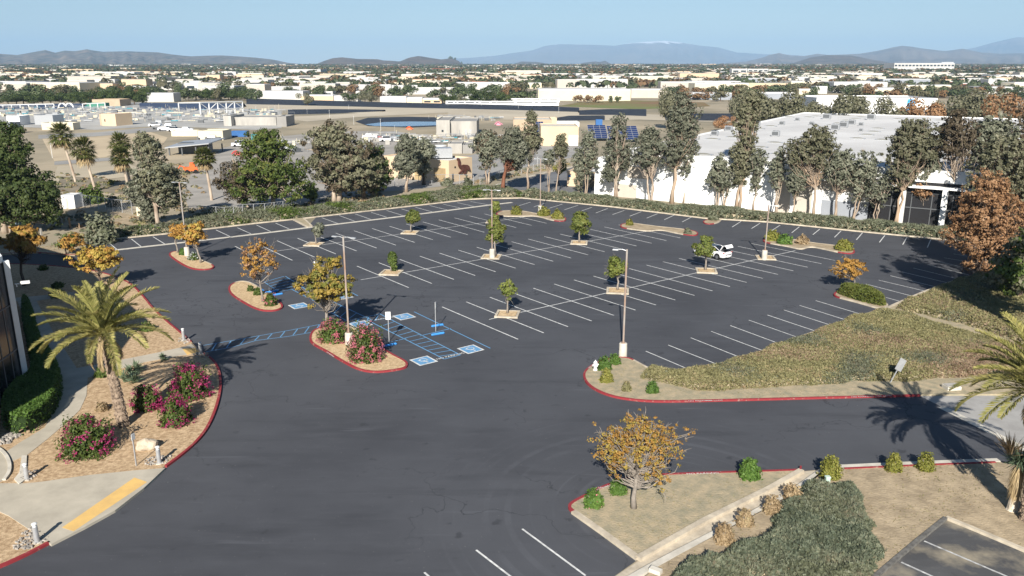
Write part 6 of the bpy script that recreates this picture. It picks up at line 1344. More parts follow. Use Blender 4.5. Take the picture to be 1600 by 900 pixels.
# chain link fence and old posts in the dirt yard
def fence(pts, n, h, label, rail=True, mesh=True):
    P = np.array([p[:2] for p in PX(pts)]); r = empty('chain_link_fence', (P[0][0], P[0][1], 0), 0, label, 'fence'); cum = np.r_[0, np.cumsum(np.linalg.norm(np.diff(P, axis=0), axis=1))]
    Q = [np.array([np.interp(t, cum, P[:, 0]), np.interp(t, cum, P[:, 1])]) - P[0] for t in np.linspace(0, cum[-1], n)]
    for q in Q: b = MB(); b.tube([[q[0], q[1], 0], [q[0], q[1], h]], .05, 5); b.build('post', steel, r)
    b = MB()
    for a, c in zip(Q[:-1], Q[1:]):
        a3, c3 = np.array([*a, 0]), np.array([*c, 0]); b.tube([a3 + [0, 0, h], c3 + [0, 0, h]], .035, 4, cap=False)
        L = np.linalg.norm(c3 - a3); k = max(2, int(L / .45))
        for j in range(-4, k):
            for s in (0, 1):
                u0, u1 = j / k, j / k + h / L; z0, z1 = (0, h) if s == 0 else (h, 0)
                if u0 < 0: z0 += (z1 - z0) * (-u0) / (u1 - u0); u0 = 0
                if u1 > 1: z1 = z0 + (z1 - z0) * (1 - u0) / (u1 - u0); u1 = 1
                if u1 <= u0: continue
                b.tube([a3 + (c3 - a3) * u0 + [0, 0, z0], a3 + (c3 - a3) * u1 + [0, 0, z1]], .008, 3, cap=False)
    b.build('wire_mesh', steel, r)
fence([(119, 322), (146, 326), (160, 328), (176, 331), (191, 332.5), (207, 334)], 8, 2.0, 'chain link fence running right from the white storage shed')
fence([(284, 344), (300, 340), (330, 341), (352, 343), (380, 338), (420, 336), (470, 328)], 14, 1.8, 'low chain link fence in front of the gravel yard')
fence([(580, 298), (640, 290), (680, 287), (740, 288)], 9, 1.8, 'chain link fence along the workshop yard')
fence([(750, 289), (790, 276), (860, 262), (925, 248)], 12, 1.6, 'wire fence along the upper side of the drive')
for i, (x, yb, yt) in enumerate([(97, 350, 341), (110, 357, 340), (118, 354, 349), (124, 357, 349), (72, 355, 349), (81, 356, 352), (65, 368, 357), (54, 351, 344), (68, 354, 350), (23, 352, 346), (115, 352, 350)]):
    g = G(x, yb); b = MB(); b.box((0, 0, .0), (.01, .01, .01)); b = MB(); H = HT(x, yb, yt); b.box((0, 0, H / 2), (.22, .2, H), taper=.85); b.box((0, 0, H), (.16, .15, .06))
    o = b.build('old_post', wood_p if i % 2 else conc_wall); o.location = g; o.rotation_euler = (0, 0, i * .7); tag(o, 'weathered post standing in the shaded dirt yard by the big conifer', 'post', 'old posts in the dirt yard')
b = MB(); b.tube([[0, 0, 0], [-.1, 0, 5.2]], [.15, .11], 8)
# ================================================================== WHITE CAR with the boot open
def make_car(loc, rz):
    r = empty('parked_car', loc, rz, 'white car with its boot lid open, parked behind a young tree', 'car')
    # sections along x (front = +x): x, half width, z low, z belt(side top), z hood
    S_ = [(2.32, .55, .32, .55, .58), (2.25, .76, .22, .62, .66), (1.9, .86, .18, .72, .80), (1.2, .90, .17, .80, .92), (.75, .91, .17, .86, .97), (-.4, .92, .17, .90, .93), (-1.3, .91, .17, .93, .97), (-1.9, .88, .19, .95, 1.02), (-2.2, .82, .25, .92, 1.0), (-2.33, .70, .34, .80, .88)]
    b = MB(); v = []; n = 10
    for x, w, z0, zb, zh in S_:
        v += [[x, -w * .55, z0], [x, -w * .96, z0 + .03], [x, -w, (z0 + zb) / 2], [x, -w * .97, zb], [x, -w * .72, zh], [x, w * .72, zh], [x, w * .97, zb], [x, w, (z0 + zb) / 2], [x, w * .96, z0 + .03], [x, w * .55, z0]]
    f = [[i * n + j, i * n + (j + 1) % n, (i + 1) * n + (j + 1) % n, (i + 1) * n + j] for i in range(len(S_) - 1) for j in range(n)]
    b.add(v, np.array(f)); b.f.append(np.array([[k for k in range(n)][::-1]])); b.mi.append((1, 0)); e = (len(S_) - 1) * n; b.f.append(np.array([[e + k for k in range(n)]])); b.mi.append((1, 0))
    body = b.build('body', carpaint, r, smooth=True)
    md = body.modifiers.new('s', 'SUBSURF'); md.levels = 1; md.render_levels = 2
    def cab(name, pr, m, sc=1.0, lift=0.0):
        b = MB(); v = []
        for x, w, z in pr: v += [[x, -w * sc, z + lift], [x, w * sc, z + lift]]
        return b, v
    # greenhouse: windscreen base .95 -> roof .35..-.75 -> rear window base -1.75
    base = [(1.0, .74, .93), (-1.55, .74, .97)]; top = [(.28, .58, 1.40), (-.75, .56, 1.39)]
    b = MB(); v = [[1.05, -.74, .93], [1.05, .74, .93], [-1.6, .72, .98], [-1.6, -.72, .98], [.30, -.57, 1.39], [.30, .57, 1.39], [-.78, .55, 1.38], [-.78, -.55, 1.38]]
    b.add(v, np.array([[0, 1, 5, 4], [1, 2, 6, 5], [2, 3, 7, 6], [3, 0, 4, 7], [4, 5, 6, 7]])); b.build('windows', dark_b, r)
    b = MB(); b.add([[.36, -.55, 1.385], [.36, .55, 1.385], [-.84, .53, 1.375], [-.84, -.53, 1.375], [.26, -.5, 1.44], [.26, .5, 1.44], [-.74, .48, 1.43], [-.74, -.48, 1.43]], np.array([[0, 1, 5, 4], [1, 2, 6, 5], [2, 3, 7, 6], [3, 0, 4, 7], [4, 5, 6, 7]])); b.build('roof', dark_b, r)
    for s in (-1, 1):
        b = MB()
        for a, c in (((1.02, .745, .94), (.31, .58, 1.41)), ((.31, .58, 1.41), (-.77, .565, 1.40)), ((-.77, .565, 1.40), (-1.7, .74, 1.0)), ((-.2, .75, .95), (-.22, .585, 1.4))): b.tube([[a[0], a[1] * s, a[2]], [c[0], c[1] * s, c[2]]], .035, 6)
        b.build('pillar_trim', carpaint, r)
        b = MB(); b.box((.72, s * .98, .98), (.16, .2, .12)); b.build('wing_mirror', carpaint, r)
        b = MB(); b.box((-2.2, s * .62, .86), (.14, .4, .1)); b.build('tail_light', mat('tail_light_red', (.35, .02, .02), .3, .5), r)
        b = MB(); b.box((2.2, s * .6, .6), (.2, .36, .12)); b.build('headlight', mat('headlight_glass', (.5, .5, .52), .1, .6), r)
        for x in (1.42, -1.42):
            b = MB(); b.tube([[x, s * .72, .33], [x, s * .935, .33]], .335, 24); w_ = b.build('wheel', rubber, r); b = MB(); b.tube([[x, s * .93, .33], [x, s * .945, .33]], .2, 16); b.build('rim', steel_d, w_)
            b = MB(); b.tube([[x, s * .90, .36], [x, s * .928, .36]], .41, 24); b.build('wheel_arch', black_m, r)
        b = MB(); b.box((.35, s * .935, .70), (.16, .02, .03)); b.box((-.55, s * .935, .74), (.16, .02, .03)); b.build('door_handle', steel_d, r)
    b = MB(); b.add([[-1.62, -.6, 1.035], [-1.62, .6, 1.035], [-2.20, .58, 1.03], [-2.20, -.58, 1.03]], np.array([[0, 1, 2, 3]])); b.add([[-2.345, -.52, .60], [-2.345, .52, .60], [-2.2, .58, 1.03], [-2.2, -.58, 1.03]], np.array([[0, 1, 2, 3]])); b.build('boot_opening', black_m, r)
    b = MB(); b.box((-2.37, 0, .40), (.04, .5, .13)); b.build('number_plate', steel_w, r)
    # boot lid hinged up
    b = MB(); P_ = [[-1.60, .0, 1.05], [-1.95, 0, 1.62], [-2.28, 0, 1.72], [-2.50, 0, 1.45]]; v = []
    for p in P_: v += [[p[0], -.62, p[2]], [p[0], .62, p[2]]]
    v2 = [[q[0] + .05, q[1], q[2] + .06] for q in v]; n_ = len(v)
    f = [[2 * i, 2 * i + 1, 2 * i + 3, 2 * i + 2] for i in range(3)]; f2 = [[q + n_ for q in h][::-1] for h in f]
    b.add(v + v2, np.array(f + f2 + [[0, 1, 1 + n_, n_], [6, 6 + n_, 7 + n_, 7]] + [[2 * i, 2 * i + 2, 2 * i + 2 + n_, 2 * i + n_] for i in range(3)] + [[2 * i + 1, 2 * i + 1 + n_, 2 * i + 3 + n_, 2 * i + 3] for i in range(3)])); bo = b.build('boot_lid', carpaint, r)
    b = MB(); b.add([[-1.70, -.52, 1.14], [-1.70, .52, 1.14], [-1.98, .52, 1.58], [-1.98, -.52, 1.58]], np.array([[0, 1, 2, 3]])); b.build('rear_window', dark_b, bo)
    return r
cg = (G(1089, 399) + G(1149, 409)) / 2
make_car((cg[0] - .2, cg[1] + 1.0, 0.02), math.atan2(-V[1], -V[0]))
# small vehicles of the plant yard, trailers
v0 = None
def mini_car(m, mname):
    r = empty(mname, (0, 0, 0)); b = MB(); b.box((0, 0, .65), (4.6, 1.8, .75), taper=.94); b.build('body', m, r); b = MB(); b.box((-.3, 0, 1.28), (2.4, 1.6, .55), taper=.78); b.build('cabin', dark_b, r); b = MB(); b.box((-.3, 0, 1.57), (1.75, 1.2, .05)); b.build('roof', m, r)
    for x in (-1.4, 1.4):
        for y in (-.82, .82): b = MB(); b.tube([[x, y - .12, .34], [x, y + .12, .34]], .34, 12); b.build('wheel', rubber, r)
    return r
mw, mk = mini_car(carpaint, 'parked_pickup'), mini_car(steel_d, 'parked_suv')
used = {0: False, 1: False}
for (x, y, k, lab, rz) in ((243, 198, 0, 'white pickup at the left end of the plant yard car group', 0), (248, 202, 1, 'dark car in front of the leftmost white pickup', .1), (258, 204, 0, 'white car second from the left in the plant yard', .1), (265, 200, 1, 'grey car behind the plant yard car group', .2), (273, 205.5, 0, 'low white car in the middle of the plant yard group', 0), (292, 206, 0, 'white pickup at the right end of the plant yard group', .1), (320, 218.5, 1, 'dark car parked before the cream concrete bin', .2), (333, 219.5, 1, 'dark car parked right end of the cream concrete bin', .1), (375, 229, 0, 'white truck at the back of the gravel yard', .4), (387, 228, 0, 'white van beside the white truck in the gravel yard', .3), (578, 217, 0, 'white pickup behind the biggest gum crown', .1), (588, 216, 1, 'dark pickup behind the biggest gum crown', .1), (605, 221, 0, 'white car near the red valve cluster', .2)):
    o = (mw, mk)[k] if not used[k] else copy_tree((mw, mk)[k]); used[k] = True; g = G(x, y); o.location = (g[0], g[1], .03); o.rotation_euler = (0, 0, rz); s = 1.05 if k == 0 else 1; o.scale = (s, s, s); tag(o, lab, 'car', 'vehicles parked in the treatment plant')
# ================================================================== FAR TOWN
rng = np.random.default_rng(2024)
WM = dict(w=town_w, c=cream_b, b=beige_b, t=tan_b, g=grey_b, r=red_brick, o=tile_roof)
def far_block(x0, x1, yt, yb, m, label, rm=None, depth=None, wins=0, name='building', roof=None, group=None):
    A_, B_ = GT(x0, yb), GT(x1, yb); d = A_[1]; h = ZD(yt, d) - A_[2]; L = B_[0] - A_[0]; dp = depth or max(12, min(60, L * .6))
    r = empty(name, ((A_[0] + B_[0]) / 2, d + dp / 2, A_[2]), 0, label, 'building', group)
    b = MB(); b.box((0, 0, h / 2 - .5), (L, dp, h + 1)); b.build('wall', m, r); b = MB(); b.box((0, 0, h + .35), (L * .995, dp * .99, .7 if not roof else .5)); b.build('roof', rm or roof_b, r)
    for j in range(wins):
        n = max(2, int(L / 9)); zz = h * (j + .5) / wins
        for i in range(n): o = MB(); o.box((-L / 2 + (i + .5) * L / n, -dp / 2 - .08, zz), (L / n * .66, .2, h / wins * .36)); o.build('window', window_m, r)
    return r
for row_ in [(225, 272, 147, 159.5, 'w', 'white low building with a pale green front in front of the dark tree row', 0), (10, 115, 130, 143, 'c', 'long cream industrial building above the left dark tree row', 0), (118, 215, 132, 138.5, 'c', 'long cream warehouse behind the left dark tree row', 0), (290, 342, 130.5, 142, 'w', 'white building with a row of dark windows', 1), (400, 474, 144, 156, 'w', 'long white warehouse just above the black bank', 0), (470, 521, 150, 158.5, 't', 'low tan building with a green gate', 0), (486, 520, 144, 149.5, 'w', 'white building with one wide dark window band', 1), (522, 559, 151, 160, 'w', 'plain white box building beside the far palm group', 0), (556, 612, 144, 149, 'w', 'white building behind the far palm group', 0), (594, 635, 152.5, 162, 'w', 'bright white front of a long building right of the far palms', 0), (635.5, 660, 154, 162, 'c', 'cream continuation of the long bright white front', 0), (660.5, 690, 155.5, 162, 't', 'tan building with a dark gate above the black bank', 1), (620, 700, 143, 147.5, 'w', 'long low white roofs behind the cream building', 0), (735, 800, 143, 149, 'w', 'white building above the trailer rows', 0), (700, 742, 149, 153, 'w', 'low white building left of the trailer rows', 0), (748, 800, 136, 141, 'b', 'beige building block above the middle of the picture', 1),
             (841, 985, 141, 157.5, 'c', 'very large cream warehouse with orange trees along it', 0), (986, 1039, 140.5, 153, 'b', 'beige right half of the large cream warehouse', 0), (1075, 1143, 146.5, 156, 'g', 'grey-blue metal warehouse behind the tallest gum', 0), (1185, 1242, 146, 155, 'g', 'grey metal building right of the very tall gum pair', 0), (1340, 1432, 139, 150.5, 'c', 'long cream building with dark windows at the right', 1), (1400, 1436, 135, 139, 'w', 'white upper roof of the long cream building', 0), (1340, 1388, 127.5, 136, 'r', 'red-brown office block on the left of three', 2), (1406, 1440, 124, 133.5, 'r', 'red-brown office block in the middle of three', 2), (1478, 1499, 128, 139.5, 'r', 'dark red-brown office block on the right of three', 2), (1500, 1535, 131, 136.5, 'r', 'low red-brown building beside the right office block', 1), (1396, 1490, 99, 112.5, 'w', 'large white hospital-like building with two window bands on the skyline', 2), (1471, 1490, 97, 99.5, 'w', 'white roof house on top of the large skyline building', 0), (1143, 1167, 108, 121, 'w', 'tall white office block left of the skyline gap', 2), (1168, 1200, 108, 118, 'w', 'long white office block behind the tall white one', 2), (1149, 1180, 122.5, 130, 'w', 'white building with small windows under the tall white office', 1), (1126, 1140, 122.5, 128, 'w', 'small white cube building below the tall white office', 0), (1201, 1219, 109, 117, 'w', 'white stepped building right of the tall white office', 1), (1560, 1640, 118, 128, 'w', 'white flat building at the right edge of the town', 1), (1540, 1640, 137, 146, 'w', 'long white roofed building at the right edge behind the trees', 0), (1274, 1292, 136, 146.5, 'w', 'small white gabled building near the grey trees', 0), (1248, 1273, 140, 148, 'c', 'cream small building left of the white gabled one', 0), (1095, 1117, 122, 126, 'o', 'building with a red tiled roof in the middle distance', 0), (462, 490, 127, 133, 'o', 'orange tiled roofed building in the left middle distance', 0), (950, 966, 133, 138, 'w', 'small white building behind the cream warehouse', 0), (1030, 1065, 130.5, 138, 'w', 'white building behind the right end of the cream warehouse', 0)]:
    x0, x1, yt, yb, k, lab, wn_ = row_
    far_block(x0, x1, yt, yb, WM[k], lab, wins=wn_, rm=tile_roof if k == 'o' else None)
# white building with a blue corner seen through the trees behind the warehouse
A_ = np.array([115., 310.]); B_ = np.array([158., 305.]); r, rf = building('white_blue_building', 'white building with a bright blue corner seen between trees behind the warehouse', rect(A_, B_, 30), 10.5, white_b, roof_b); wpanel(r, 'blue_corner', A_, B_, (1418, 155, 1428, 180), mat('bright_blue_panel', (.06, .38, .70), .6, .3))
# trailers
t0 = None
for i in range(26):
    x = 706 + (i % 13) * 13.2 + rng.uniform(-2, 2); y = 166.5 if i < 13 else 161.5
    if x > 870: continue
    g = G(x, y - (.5 if x < 750 else 0))
    if t0 is None:
        t0 = empty('travel_trailer', g); b = MB(); b.box((0, 0, 1.9), (7.5, 2.6, 2.5), taper=.97); b.build('body', white_b, t0); b = MB(); b.box((0, -1.33, 2.2), (5.2, .06, .6)); b.build('window', window_m, t0); b = MB(); b.box((0, 0, .4), (1.9, 2.5, .7)); b.build('wheels', rubber, t0); o = t0
    else: o = copy_tree(t0)
    o.location = g; o.rotation_euler = (0, 0, rng.uniform(-.12, .12)); tag(o, 'white travel trailer parked in rows beyond the black bank', 'trailer', 'travel trailers stored beyond the black bank')
# random town blocks: nearest ones individual, the farthest specks as one mass
def unit_block(m, rm, gable=False):
    b = MB()
    b.box((0, 0, .48), (1, 1, .96)); b.box((0, 0, .98), (.985, .97, .05), m=1)
    return b.mesh('town_building', [m, rm])
UB = [unit_block(town_w, roof_b), unit_block(cream_b, roof_b), unit_block(beige_b, roof_b), unit_block(tan_b, conc_grey), unit_block(beige_b, conc_grey), unit_block(cream_b, tile_roof), unit_block(grey_b, roof_b)]
UBL = ['white', 'cream', 'pale beige', 'tan', 'beige', 'cream, red-tiled', 'grey']
nb = 0; far_b = MB(); fidx = []
zone = lambda x: 'below the left hills' if x < 480 else ('below the two small hills' if x < 730 else ('below the pale snowy mountain' if x < 1150 else 'below the right hills'))
rows_y = list(np.linspace(147, 131, 8)) + list(np.linspace(129.5, 119, 9)) + list(np.linspace(118, 102.4, 26))
for ri, yb in enumerate(rows_y):
    x = -20 + rng.uniform(0, 30)
    while x < 1625:
        sc = (yb - 98) / 50; w = rng.uniform(18, 84) * (sc * .8 + .28); g = GT(x, yb + rng.uniform(-.4, .4)); d = g[1]
        dense = 1.0 if 380 < x < 820 or ri > 6 else .62
        if rng.random() < (.68 if ri < 17 else .45) * dense and d > 300 and not (838 < x < 1045 and 138 < yb < 160) and not (yb > 138 and 1170 < x < 1630 and rng.random() < .6):
            wm_ = w / F * d * 1.02; h = min(rng.uniform(5, 9.5), wm_ * .5) * (1.3 if rng.random() < .1 else 1); dp = rng.uniform(.4, .9) * max(wm_, 12)
            k = rng.choice(7, p=[.26, .2, .16, .12, .12, .09, .05])
            if ri < 17:
                o = bpy.data.objects.new('town_building', UB[k]); COL.objects.link(o); o.location = (g[0], d + dp / 2, g[2] - .5); o.scale = (wm_, dp, h + .5); o.rotation_euler = (0, 0, rng.uniform(-.12, .12)); nb += 1
                tag(o, f'{UBL[k]} flat building far off in the town {zone(x)}', 'building', f'{UBL[k]} town buildings {zone(x)}')
            else: far_b.box((g[0], d + 8, g[2] + h * .4), (wm_, 14, h), m=[0, 1, 0, 2, 3, 4, 0][k])
        x += w * 1.05 + rng.uniform(1, 26) * (sc + .25)
tag(far_b.build('distant_houses', [town_w, beige_b, tan_b, beige_b, red_brick]), 'countless pale specks of houses across the far valley', 'houses', kind='stuff')
# far trees
def crown_mesh(n, ls, mat_, seed, trunk=True, tall=1.0):
    rg = np.random.default_rng(seed); mb = MB(); k = 7; cs = rg.normal(0, .2, (k, 3)) * [1, 1, .8] + [0, 0, .58]; idx = rg.integers(0, k, n)
    d = rg.normal(size=(n, 3)); d /= np.linalg.norm(d, axis=1)[:, None]; p = cs[idx] + d * rg.uniform(.16, .27, (n, 1)) * [1, 1, .95]
    p[:, 2] = np.clip(p[:, 2], .14, 1.02); mb.quads(p, d + rg.normal(0, .35, d.shape) + [0, 0, .2], ls, 1.2, rg)
    if trunk: mb.tube([[0, 0, -.05], [0, 0, .5]], [.035, .02], 5, m=1)
    return mb.mesh('town_tree', [mat_, bark_d])
CM = {}
for q, m_ in (('g', L_far1), ('o', L_far2), ('b', L_far3)):
    CM[q] = [crown_mesh(420, .055, m_, 5 + i) for i in range(3)]; CM[q + 'f'] = [crown_mesh(110, .10, m_, 15 + i, False) for i in range(2)]; CM[q + 'n'] = [crown_mesh(2600, .024, {'g': L_pine, 'o': L_euc2, 'b': L_rust}[q], 25 + i) for i in range(3)]
KN = dict(g='dark green', o='olive', b='orange-brown')
def ftree(x, Y, ytop, wpx, kind, label, group=None, near=False, Yz=None):
    zt = ZD(ytop, Y); z0 = tz(Y); h = max(3, zt - z0); X = (x - 800) / F * (Y * cp + (HC - z0 - h / 2) * sp); wm_ = wpx / F * Y
    o = bpy.data.objects.new('town_tree' if not near else 'tree', CM[kind][rng.integers(0, len(CM[kind]))]); COL.objects.link(o)
    o.location = (X, Y, z0); o.scale = (wm_ * 1.25, wm_ * 1.25, h); o.rotation_euler = (0, 0, rng.uniform(0, 6.28)); tag(o, label, 'tree', group); return o
i_ = 0
for x in list(np.linspace(-4, 224, 17)):
    ftree(x + rng.uniform(-3, 3), GT(x, 163.5)[1], 150 - 14 * (x / 228) ** .8 + rng.uniform(-2.5, 3.5), rng.uniform(17, 24), 'gn', 'dense dark green round tree in the long row at the left', 'dark green trees in the long row at the left')
for x in np.linspace(292, 380, 8): ftree(x + rng.uniform(-3, 3), GT(x, 157)[1], 138 + rng.uniform(-1, 5), rng.uniform(13, 19), 'gn', 'green round tree in the row behind the steel truss', 'green trees in the row behind the steel truss')
for (x, yt, w, k, lab) in [(1045, 132, 30, 'on', 'olive tree showing above the tallest gum'), (1165, 135, 34, 'on', 'broad olive tree behind the very tall gum pair'), (1185, 148, 40, 'on', 'dark bushy tree at the left behind the warehouse roof'), (1212, 139, 52, 'on', 'large dark tree left of the white and blue building'), (1240, 150, 34, 'on', 'brown-green tree right beside the large dark tree'), (1292, 150, 44, 'on', 'grey-green tree behind the far left roof corner'), (1318, 146, 50, 'on', 'tall olive tree behind the warehouse roof middle'), (1345, 152, 36, 'on', 'thin olive tree behind the warehouse roof units'), (1380, 151, 42, 'on', 'airy tree just left of the blue corner'), (1412, 160, 26, 'bn', 'low brownish tree in front of the blue corner'), (1446, 150, 46, 'bn', 'brown-leaved tree right of the blue corner'), (1478, 155, 38, 'on', 'olive tree behind the right half of the roof'), (1508, 144, 48, 'on', 'big olive tree at the far right behind the roof'), (1540, 138, 56, 'on', 'big dark tree behind the large right edge tree'), (1575, 146, 44, 'bn', 'brown tree at the right edge skyline'), (1330, 182 - 7, 1, 'on', '')]:
    if lab: ftree(x, 252 + rng.uniform(0, 30) if x > 1200 else 300, yt, w, k, lab)
for (x, yb, yt, w, k, lab) in [(1131, 205, 181, 22, 'bn', 'small conical yellow-olive tree at the edge of the warehouse roof'), (903, 160, 147, 13, 'b', 'orange tree left of three before the cream warehouse'), (918, 161, 147, 12, 'b', 'orange tree in the middle before the cream warehouse'), (936, 161, 146, 13, 'b', 'orange tree right of three before the cream warehouse'), (953, 160, 150, 8, 'g', 'small green tree before the cream warehouse'), (965, 160, 149, 9, 'g', 'second small green tree before the cream warehouse'), (545, 160, 144, 22, 'gn', 'dark tree beside the plain white box building'), (570, 161, 143, 17, 'on', 'left palm-like tree of the far pair'), (580, 161, 142, 14, 'on', 'right palm-like tree of the far pair'), (627, 152, 144, 18, 'b', 'orange-brown tree above the bright white front'), (695, 162, 148, 16, 'gn', 'round green tree left of three above the black bank'), (708, 162, 146, 17, 'gn', 'round green tree in the middle of three above the black bank'), (720, 162, 147, 14, 'on', 'olive tree right of three above the black bank'), (736, 162, 149, 13, 'gn', 'small green tree of the pair by the trailers'), (742, 162, 148, 12, 'gn', 'slim green tree of the pair by the trailers'), (757, 162, 137, 22, 'gn', 'tall dark tree among the trailers'), (786, 162, 143, 22, 'gn', 'dark round tree at the right of the trailers'), (670, 139, 126, 28, 'g', 'large dark green tree in the town centre'), (645, 140, 127, 22, 'g', 'dark brown-green tree left of the large dark one'), (576, 143, 127, 18, 'g', 'dark tree in the middle left of town'), (538, 139, 122, 12, 'g', 'tall narrow dark tree in the middle left of town'), (618, 139, 130, 14, 'b', 'reddish tree in the middle left of town'), (455, 140, 121, 14, 'g', 'tall dark tree above the long white warehouse'), (480, 165, 145, 16, 'on', 'bare grey tree above the black bank'), (15, 145, 132, 14, 'g', 'dark tree above the left dark row'), (42, 147, 132, 18, 'o', 'yellow-olive tree above the left dark row'), (74, 150, 136, 26, 'b', 'wide orange tree above the left dark row'), (1070, 141, 130, 14, 'g', 'dark tree behind the cream warehouse end'), (1085, 142, 131, 16, 'g', 'round dark tree behind the grey metal warehouse')]:
    ftree(x, GT(x, yb)[1], yt, w, k, lab)
bigm = MB(); nt = 0
for ri, yb in enumerate(list(np.linspace(158, 133, 13)) + list(np.linspace(131, 120, 14)) + list(np.linspace(119.2, 101.8, 44))):
    x = -20 + rng.uniform(0, 12)
    while x < 1625:
        g = GT(x, yb + rng.uniform(-.5, .5)); d = g[1]; th = rng.uniform(5, 10.5); w_ = rng.uniform(6, 13)
        sp_ = w_ / d * F
        k = rng.choice(['g', 'o', 'b'], p=[.5, .27, .23] if (x > 780) else [.55, .3, .15])
        pr = .9 if ri > 24 else (.66 if x > 380 else .5)
        if yb > 148: pr = .25
        cl_ = mnoise.noise(Vector((x * .012, yb * .15, 3)))
        if rng.random() < pr + cl_ * .9 and d > 470 and not (840 < x < 1040 and 140 < yb < 159):
            if nt < 270 and ri < 22:
                o = bpy.data.objects.new('town_tree', CM[k][rng.integers(0, 3)]); COL.objects.link(o); o.location = (g[0], d, g[2]); o.scale = (w_ * 1.2, w_ * 1.2, th); nt += 1
                tag(o, f'{KN[k]} tree among the town buildings {zone(x)}', 'tree', f'{KN[k]} town trees {zone(x)}')
            else:
                m3 = 'gob'.index(k); n_ = 12 if d > 1500 else 34; dd = rng.normal(size=(n_, 3)); dd[:, 2] = np.abs(dd[:, 2]); dd /= np.linalg.norm(dd, axis=1)[:, None]
                bigm.quads(g + dd * [w_ * .62, w_ * .5, th * .62] + [0, 0, th * .3], dd + rng.normal(0, .3, dd.shape), w_ * (.30 if n_ == 12 else .17), 1.2, rng, m3)
        x += sp_ * rng.uniform(.5, 1.3)
tag(bigm.build('distant_tree_cover', [L_far1, L_far2, L_far3]), 'far tree cover between the houses of the valley', 'trees', kind='stuff')
# ================================================================== HILLS AND MOUNTAINS
def hills(name, prof, Y0, Y1, m, amp, seed, zb=None, step=5, rough=1.0):
    xs_ = np.arange(prof[0][0], prof[-1][0] + step, step); top = np.interp(xs_, [p[0] for p in prof], [p[1] for p in prof]); nrow = 26; v = []
    for j in range(nrow):
        t = j / (nrow - 1)
        Y = Y0 + (Y1 - Y0) * t * 1.25
        for i, x in enumerate(xs_):
            zc = ZD(top[i] , Y1); z0 = min(tz(Y0), zc) - 6
            tt = min(1, t * 1.25); s = tt * tt * (3 - 2 * tt) * .55 + tt * .45
            if t > .8: s = 1 - (t - .8) * 2.2
            n_ = mnoise.fractal(Vector((x * .02 * rough + seed, j * .23, seed)), 1.0, 2.0, 5)
            ridge = 1 - abs(mnoise.noise(Vector((x * .07 * rough, seed * 2, j * .06)))) * 2.2
            X = (x - 800) / F * (Y1 * cp) * (Y / Y1) 
            z = z0 + (zc - z0) * s * (1 - .55 * (1 - tt) * (1 - ridge)) + n_ * amp * (zc - z0) * (.25 + s * (1 - s) * 3 if t < .79 else .12)
            v.append([X, Y, z])
    n = len(xs_); f = [[j * n + i, j * n + i + 1, (j + 1) * n + i + 1, (j + 1) * n + i] for j in range(nrow - 1) for i in range(n - 1)]
    b = MB(); b.add(v, np.array(f)); return struct(name, b, m, smooth=True)
def hillmat(name, a, c, sc, snow=None):
    m = mat(name, a, 1, .1, col2=c, scale=sc, detail=10, bump=0)
    if snow:
        nt = m.node_tree; N = nt.nodes; L = nt.links; g = N.new('ShaderNodeNewGeometry'); sx = N.new('ShaderNodeSeparateXYZ'); L.new(g.outputs['Position'], sx.inputs[0])
        nz = N.new('ShaderNodeTexNoise'); nz.inputs['Scale'].default_value = .0035; nz.inputs['Detail'].default_value = 6; L.new(g.outputs['Position'], nz.inputs[0])
        ma = N.new('ShaderNodeMath'); ma.operation = 'MULTIPLY_ADD'; ma.inputs[1].default_value = 260; L.new(nz.outputs[0], ma.inputs[0]); L.new(sx.outputs[2], ma.inputs[2])
        mr = N.new('ShaderNodeMapRange'); mr.inputs[1].default_value = snow; mr.inputs[2].default_value = snow + 25; L.new(ma.outputs[0], mr.inputs[0])
        mx = N.new('ShaderNodeMixRGB'); b = N['Principled BSDF']; old = b.inputs['Base Color'].links[0].from_socket; L.new(mr.outputs[0], mx.inputs[0]); L.new(old, mx.inputs[1]); mx.inputs[2].default_value = (.85, .86, .9, 1); L.new(mx.outputs[0], b.inputs['Base Color'])
    return m
hm1 = hillmat('brown_chaparral_hill', (.22, .17, .13), (.045, .052, .045), .007); hm2 = hillmat('bare_brown_hill', (.16, .115, .085), (.07, .062, .048), .006); hm3 = hillmat('dry_mountain', (.22, .18, .15), (.11, .10, .09), .0012)
snow_z = ZD(69, 24000) + 125
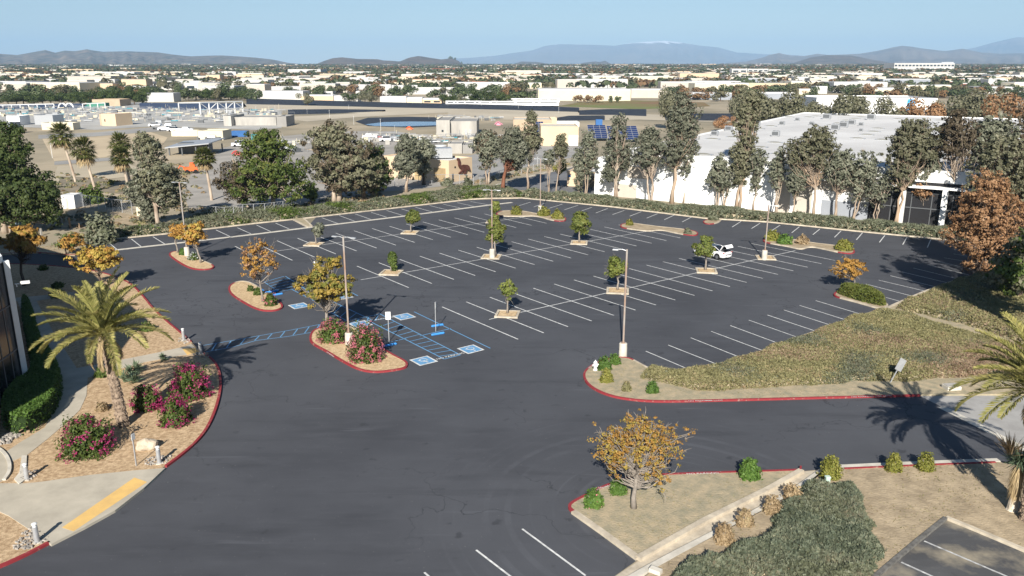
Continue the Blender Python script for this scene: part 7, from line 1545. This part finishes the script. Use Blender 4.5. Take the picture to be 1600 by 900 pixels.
hills('far_mountain', [(700, 92), (740, 90), (775, 87), (800, 83), (830, 79), (850, 72), (870, 69), (910, 69.5), (930, 70), (960, 71.5), (985, 67), (1010, 65), (1035, 63.5), (1060, 66), (1090, 71), (1120, 74), (1150, 82), (1180, 84), (1200, 85), (1240, 86), (1300, 92), (1350, 97)], 17500, 24000, hillmat('snowy_mountain', (.24, .20, .17), (.14, .13, .12), .001, snow_z), .05, 3)
hills('far_mountain', [(1440, 92), (1505, 77), (1520, 74), (1540, 68), (1560, 63), (1580, 58.5), (1600, 58), (1660, 56), (1720, 60)], 17000, 22500, hm3, .05, 5)
hills('hills', [(-30, 88), (0, 84), (30, 86), (75, 78), (90, 82), (105, 79), (120, 80), (140, 77), (150, 79), (165, 81), (205, 80), (225, 81), (250, 82), (270, 85), (300, 88), (325, 87), (350, 86.5), (370, 88), (400, 90), (425, 92.5), (450, 98), (470, 100), (500, 100.5)], 5600, 8000, hm1, .17, 7)
hills('hills', [(485, 102), (495, 100), (505, 96), (520, 91), (535, 89.5), (560, 92), (590, 92.5), (600, 94.5), (612, 95), (625, 96), (640, 90), (655, 87.5), (670, 90), (690, 93), (705, 91), (715, 94), (725, 102), (735, 103)], 5000, 6200, hm2, .07, 11, step=3)
hills('hills', [(780, 101), (800, 100.5), (815, 96), (840, 97), (860, 100), (900, 101.5), (912, 98), (930, 96), (937, 97), (945, 95), (955, 100), (970, 102), (985, 100), (1000, 102)], 7800, 9500, hm2, .06, 13, step=3)
hills('hills', [(1110, 103), (1140, 98), (1165, 96), (1190, 90), (1200, 86), (1215, 83), (1235, 87), (1255, 87.5), (1275, 84), (1290, 86), (1320, 85), (1340, 84), (1370, 79), (1388, 75), (1405, 71.5), (1420, 73), (1440, 76), (1470, 80), (1485, 78.5), (1500, 76), (1530, 82), (1560, 84), (1600, 83), (1640, 84), (1700, 88)], 8500, 12500, hm3, .15, 17)
hills('hills', [(1225, 103), (1240, 98), (1265, 90), (1290, 86), (1310, 86.5), (1330, 87), (1345, 90), (1360, 93), (1380, 96), (1400, 101)], 6500, 7700, hm2, .08, 19, step=3)
for i, (x, y) in enumerate(((701, 92), (704, 90.5), (707, 91.5), (711, 92), (722, 99))): o = ftree(x, 6180, y - 3.5, 3.0, 'g', 'tiny dark tree on the crest of the small hill', 'trees on the crest of the small hill'); o.location.z = ZD(y + 1.5, 6180) - 3; o.scale.z = 22
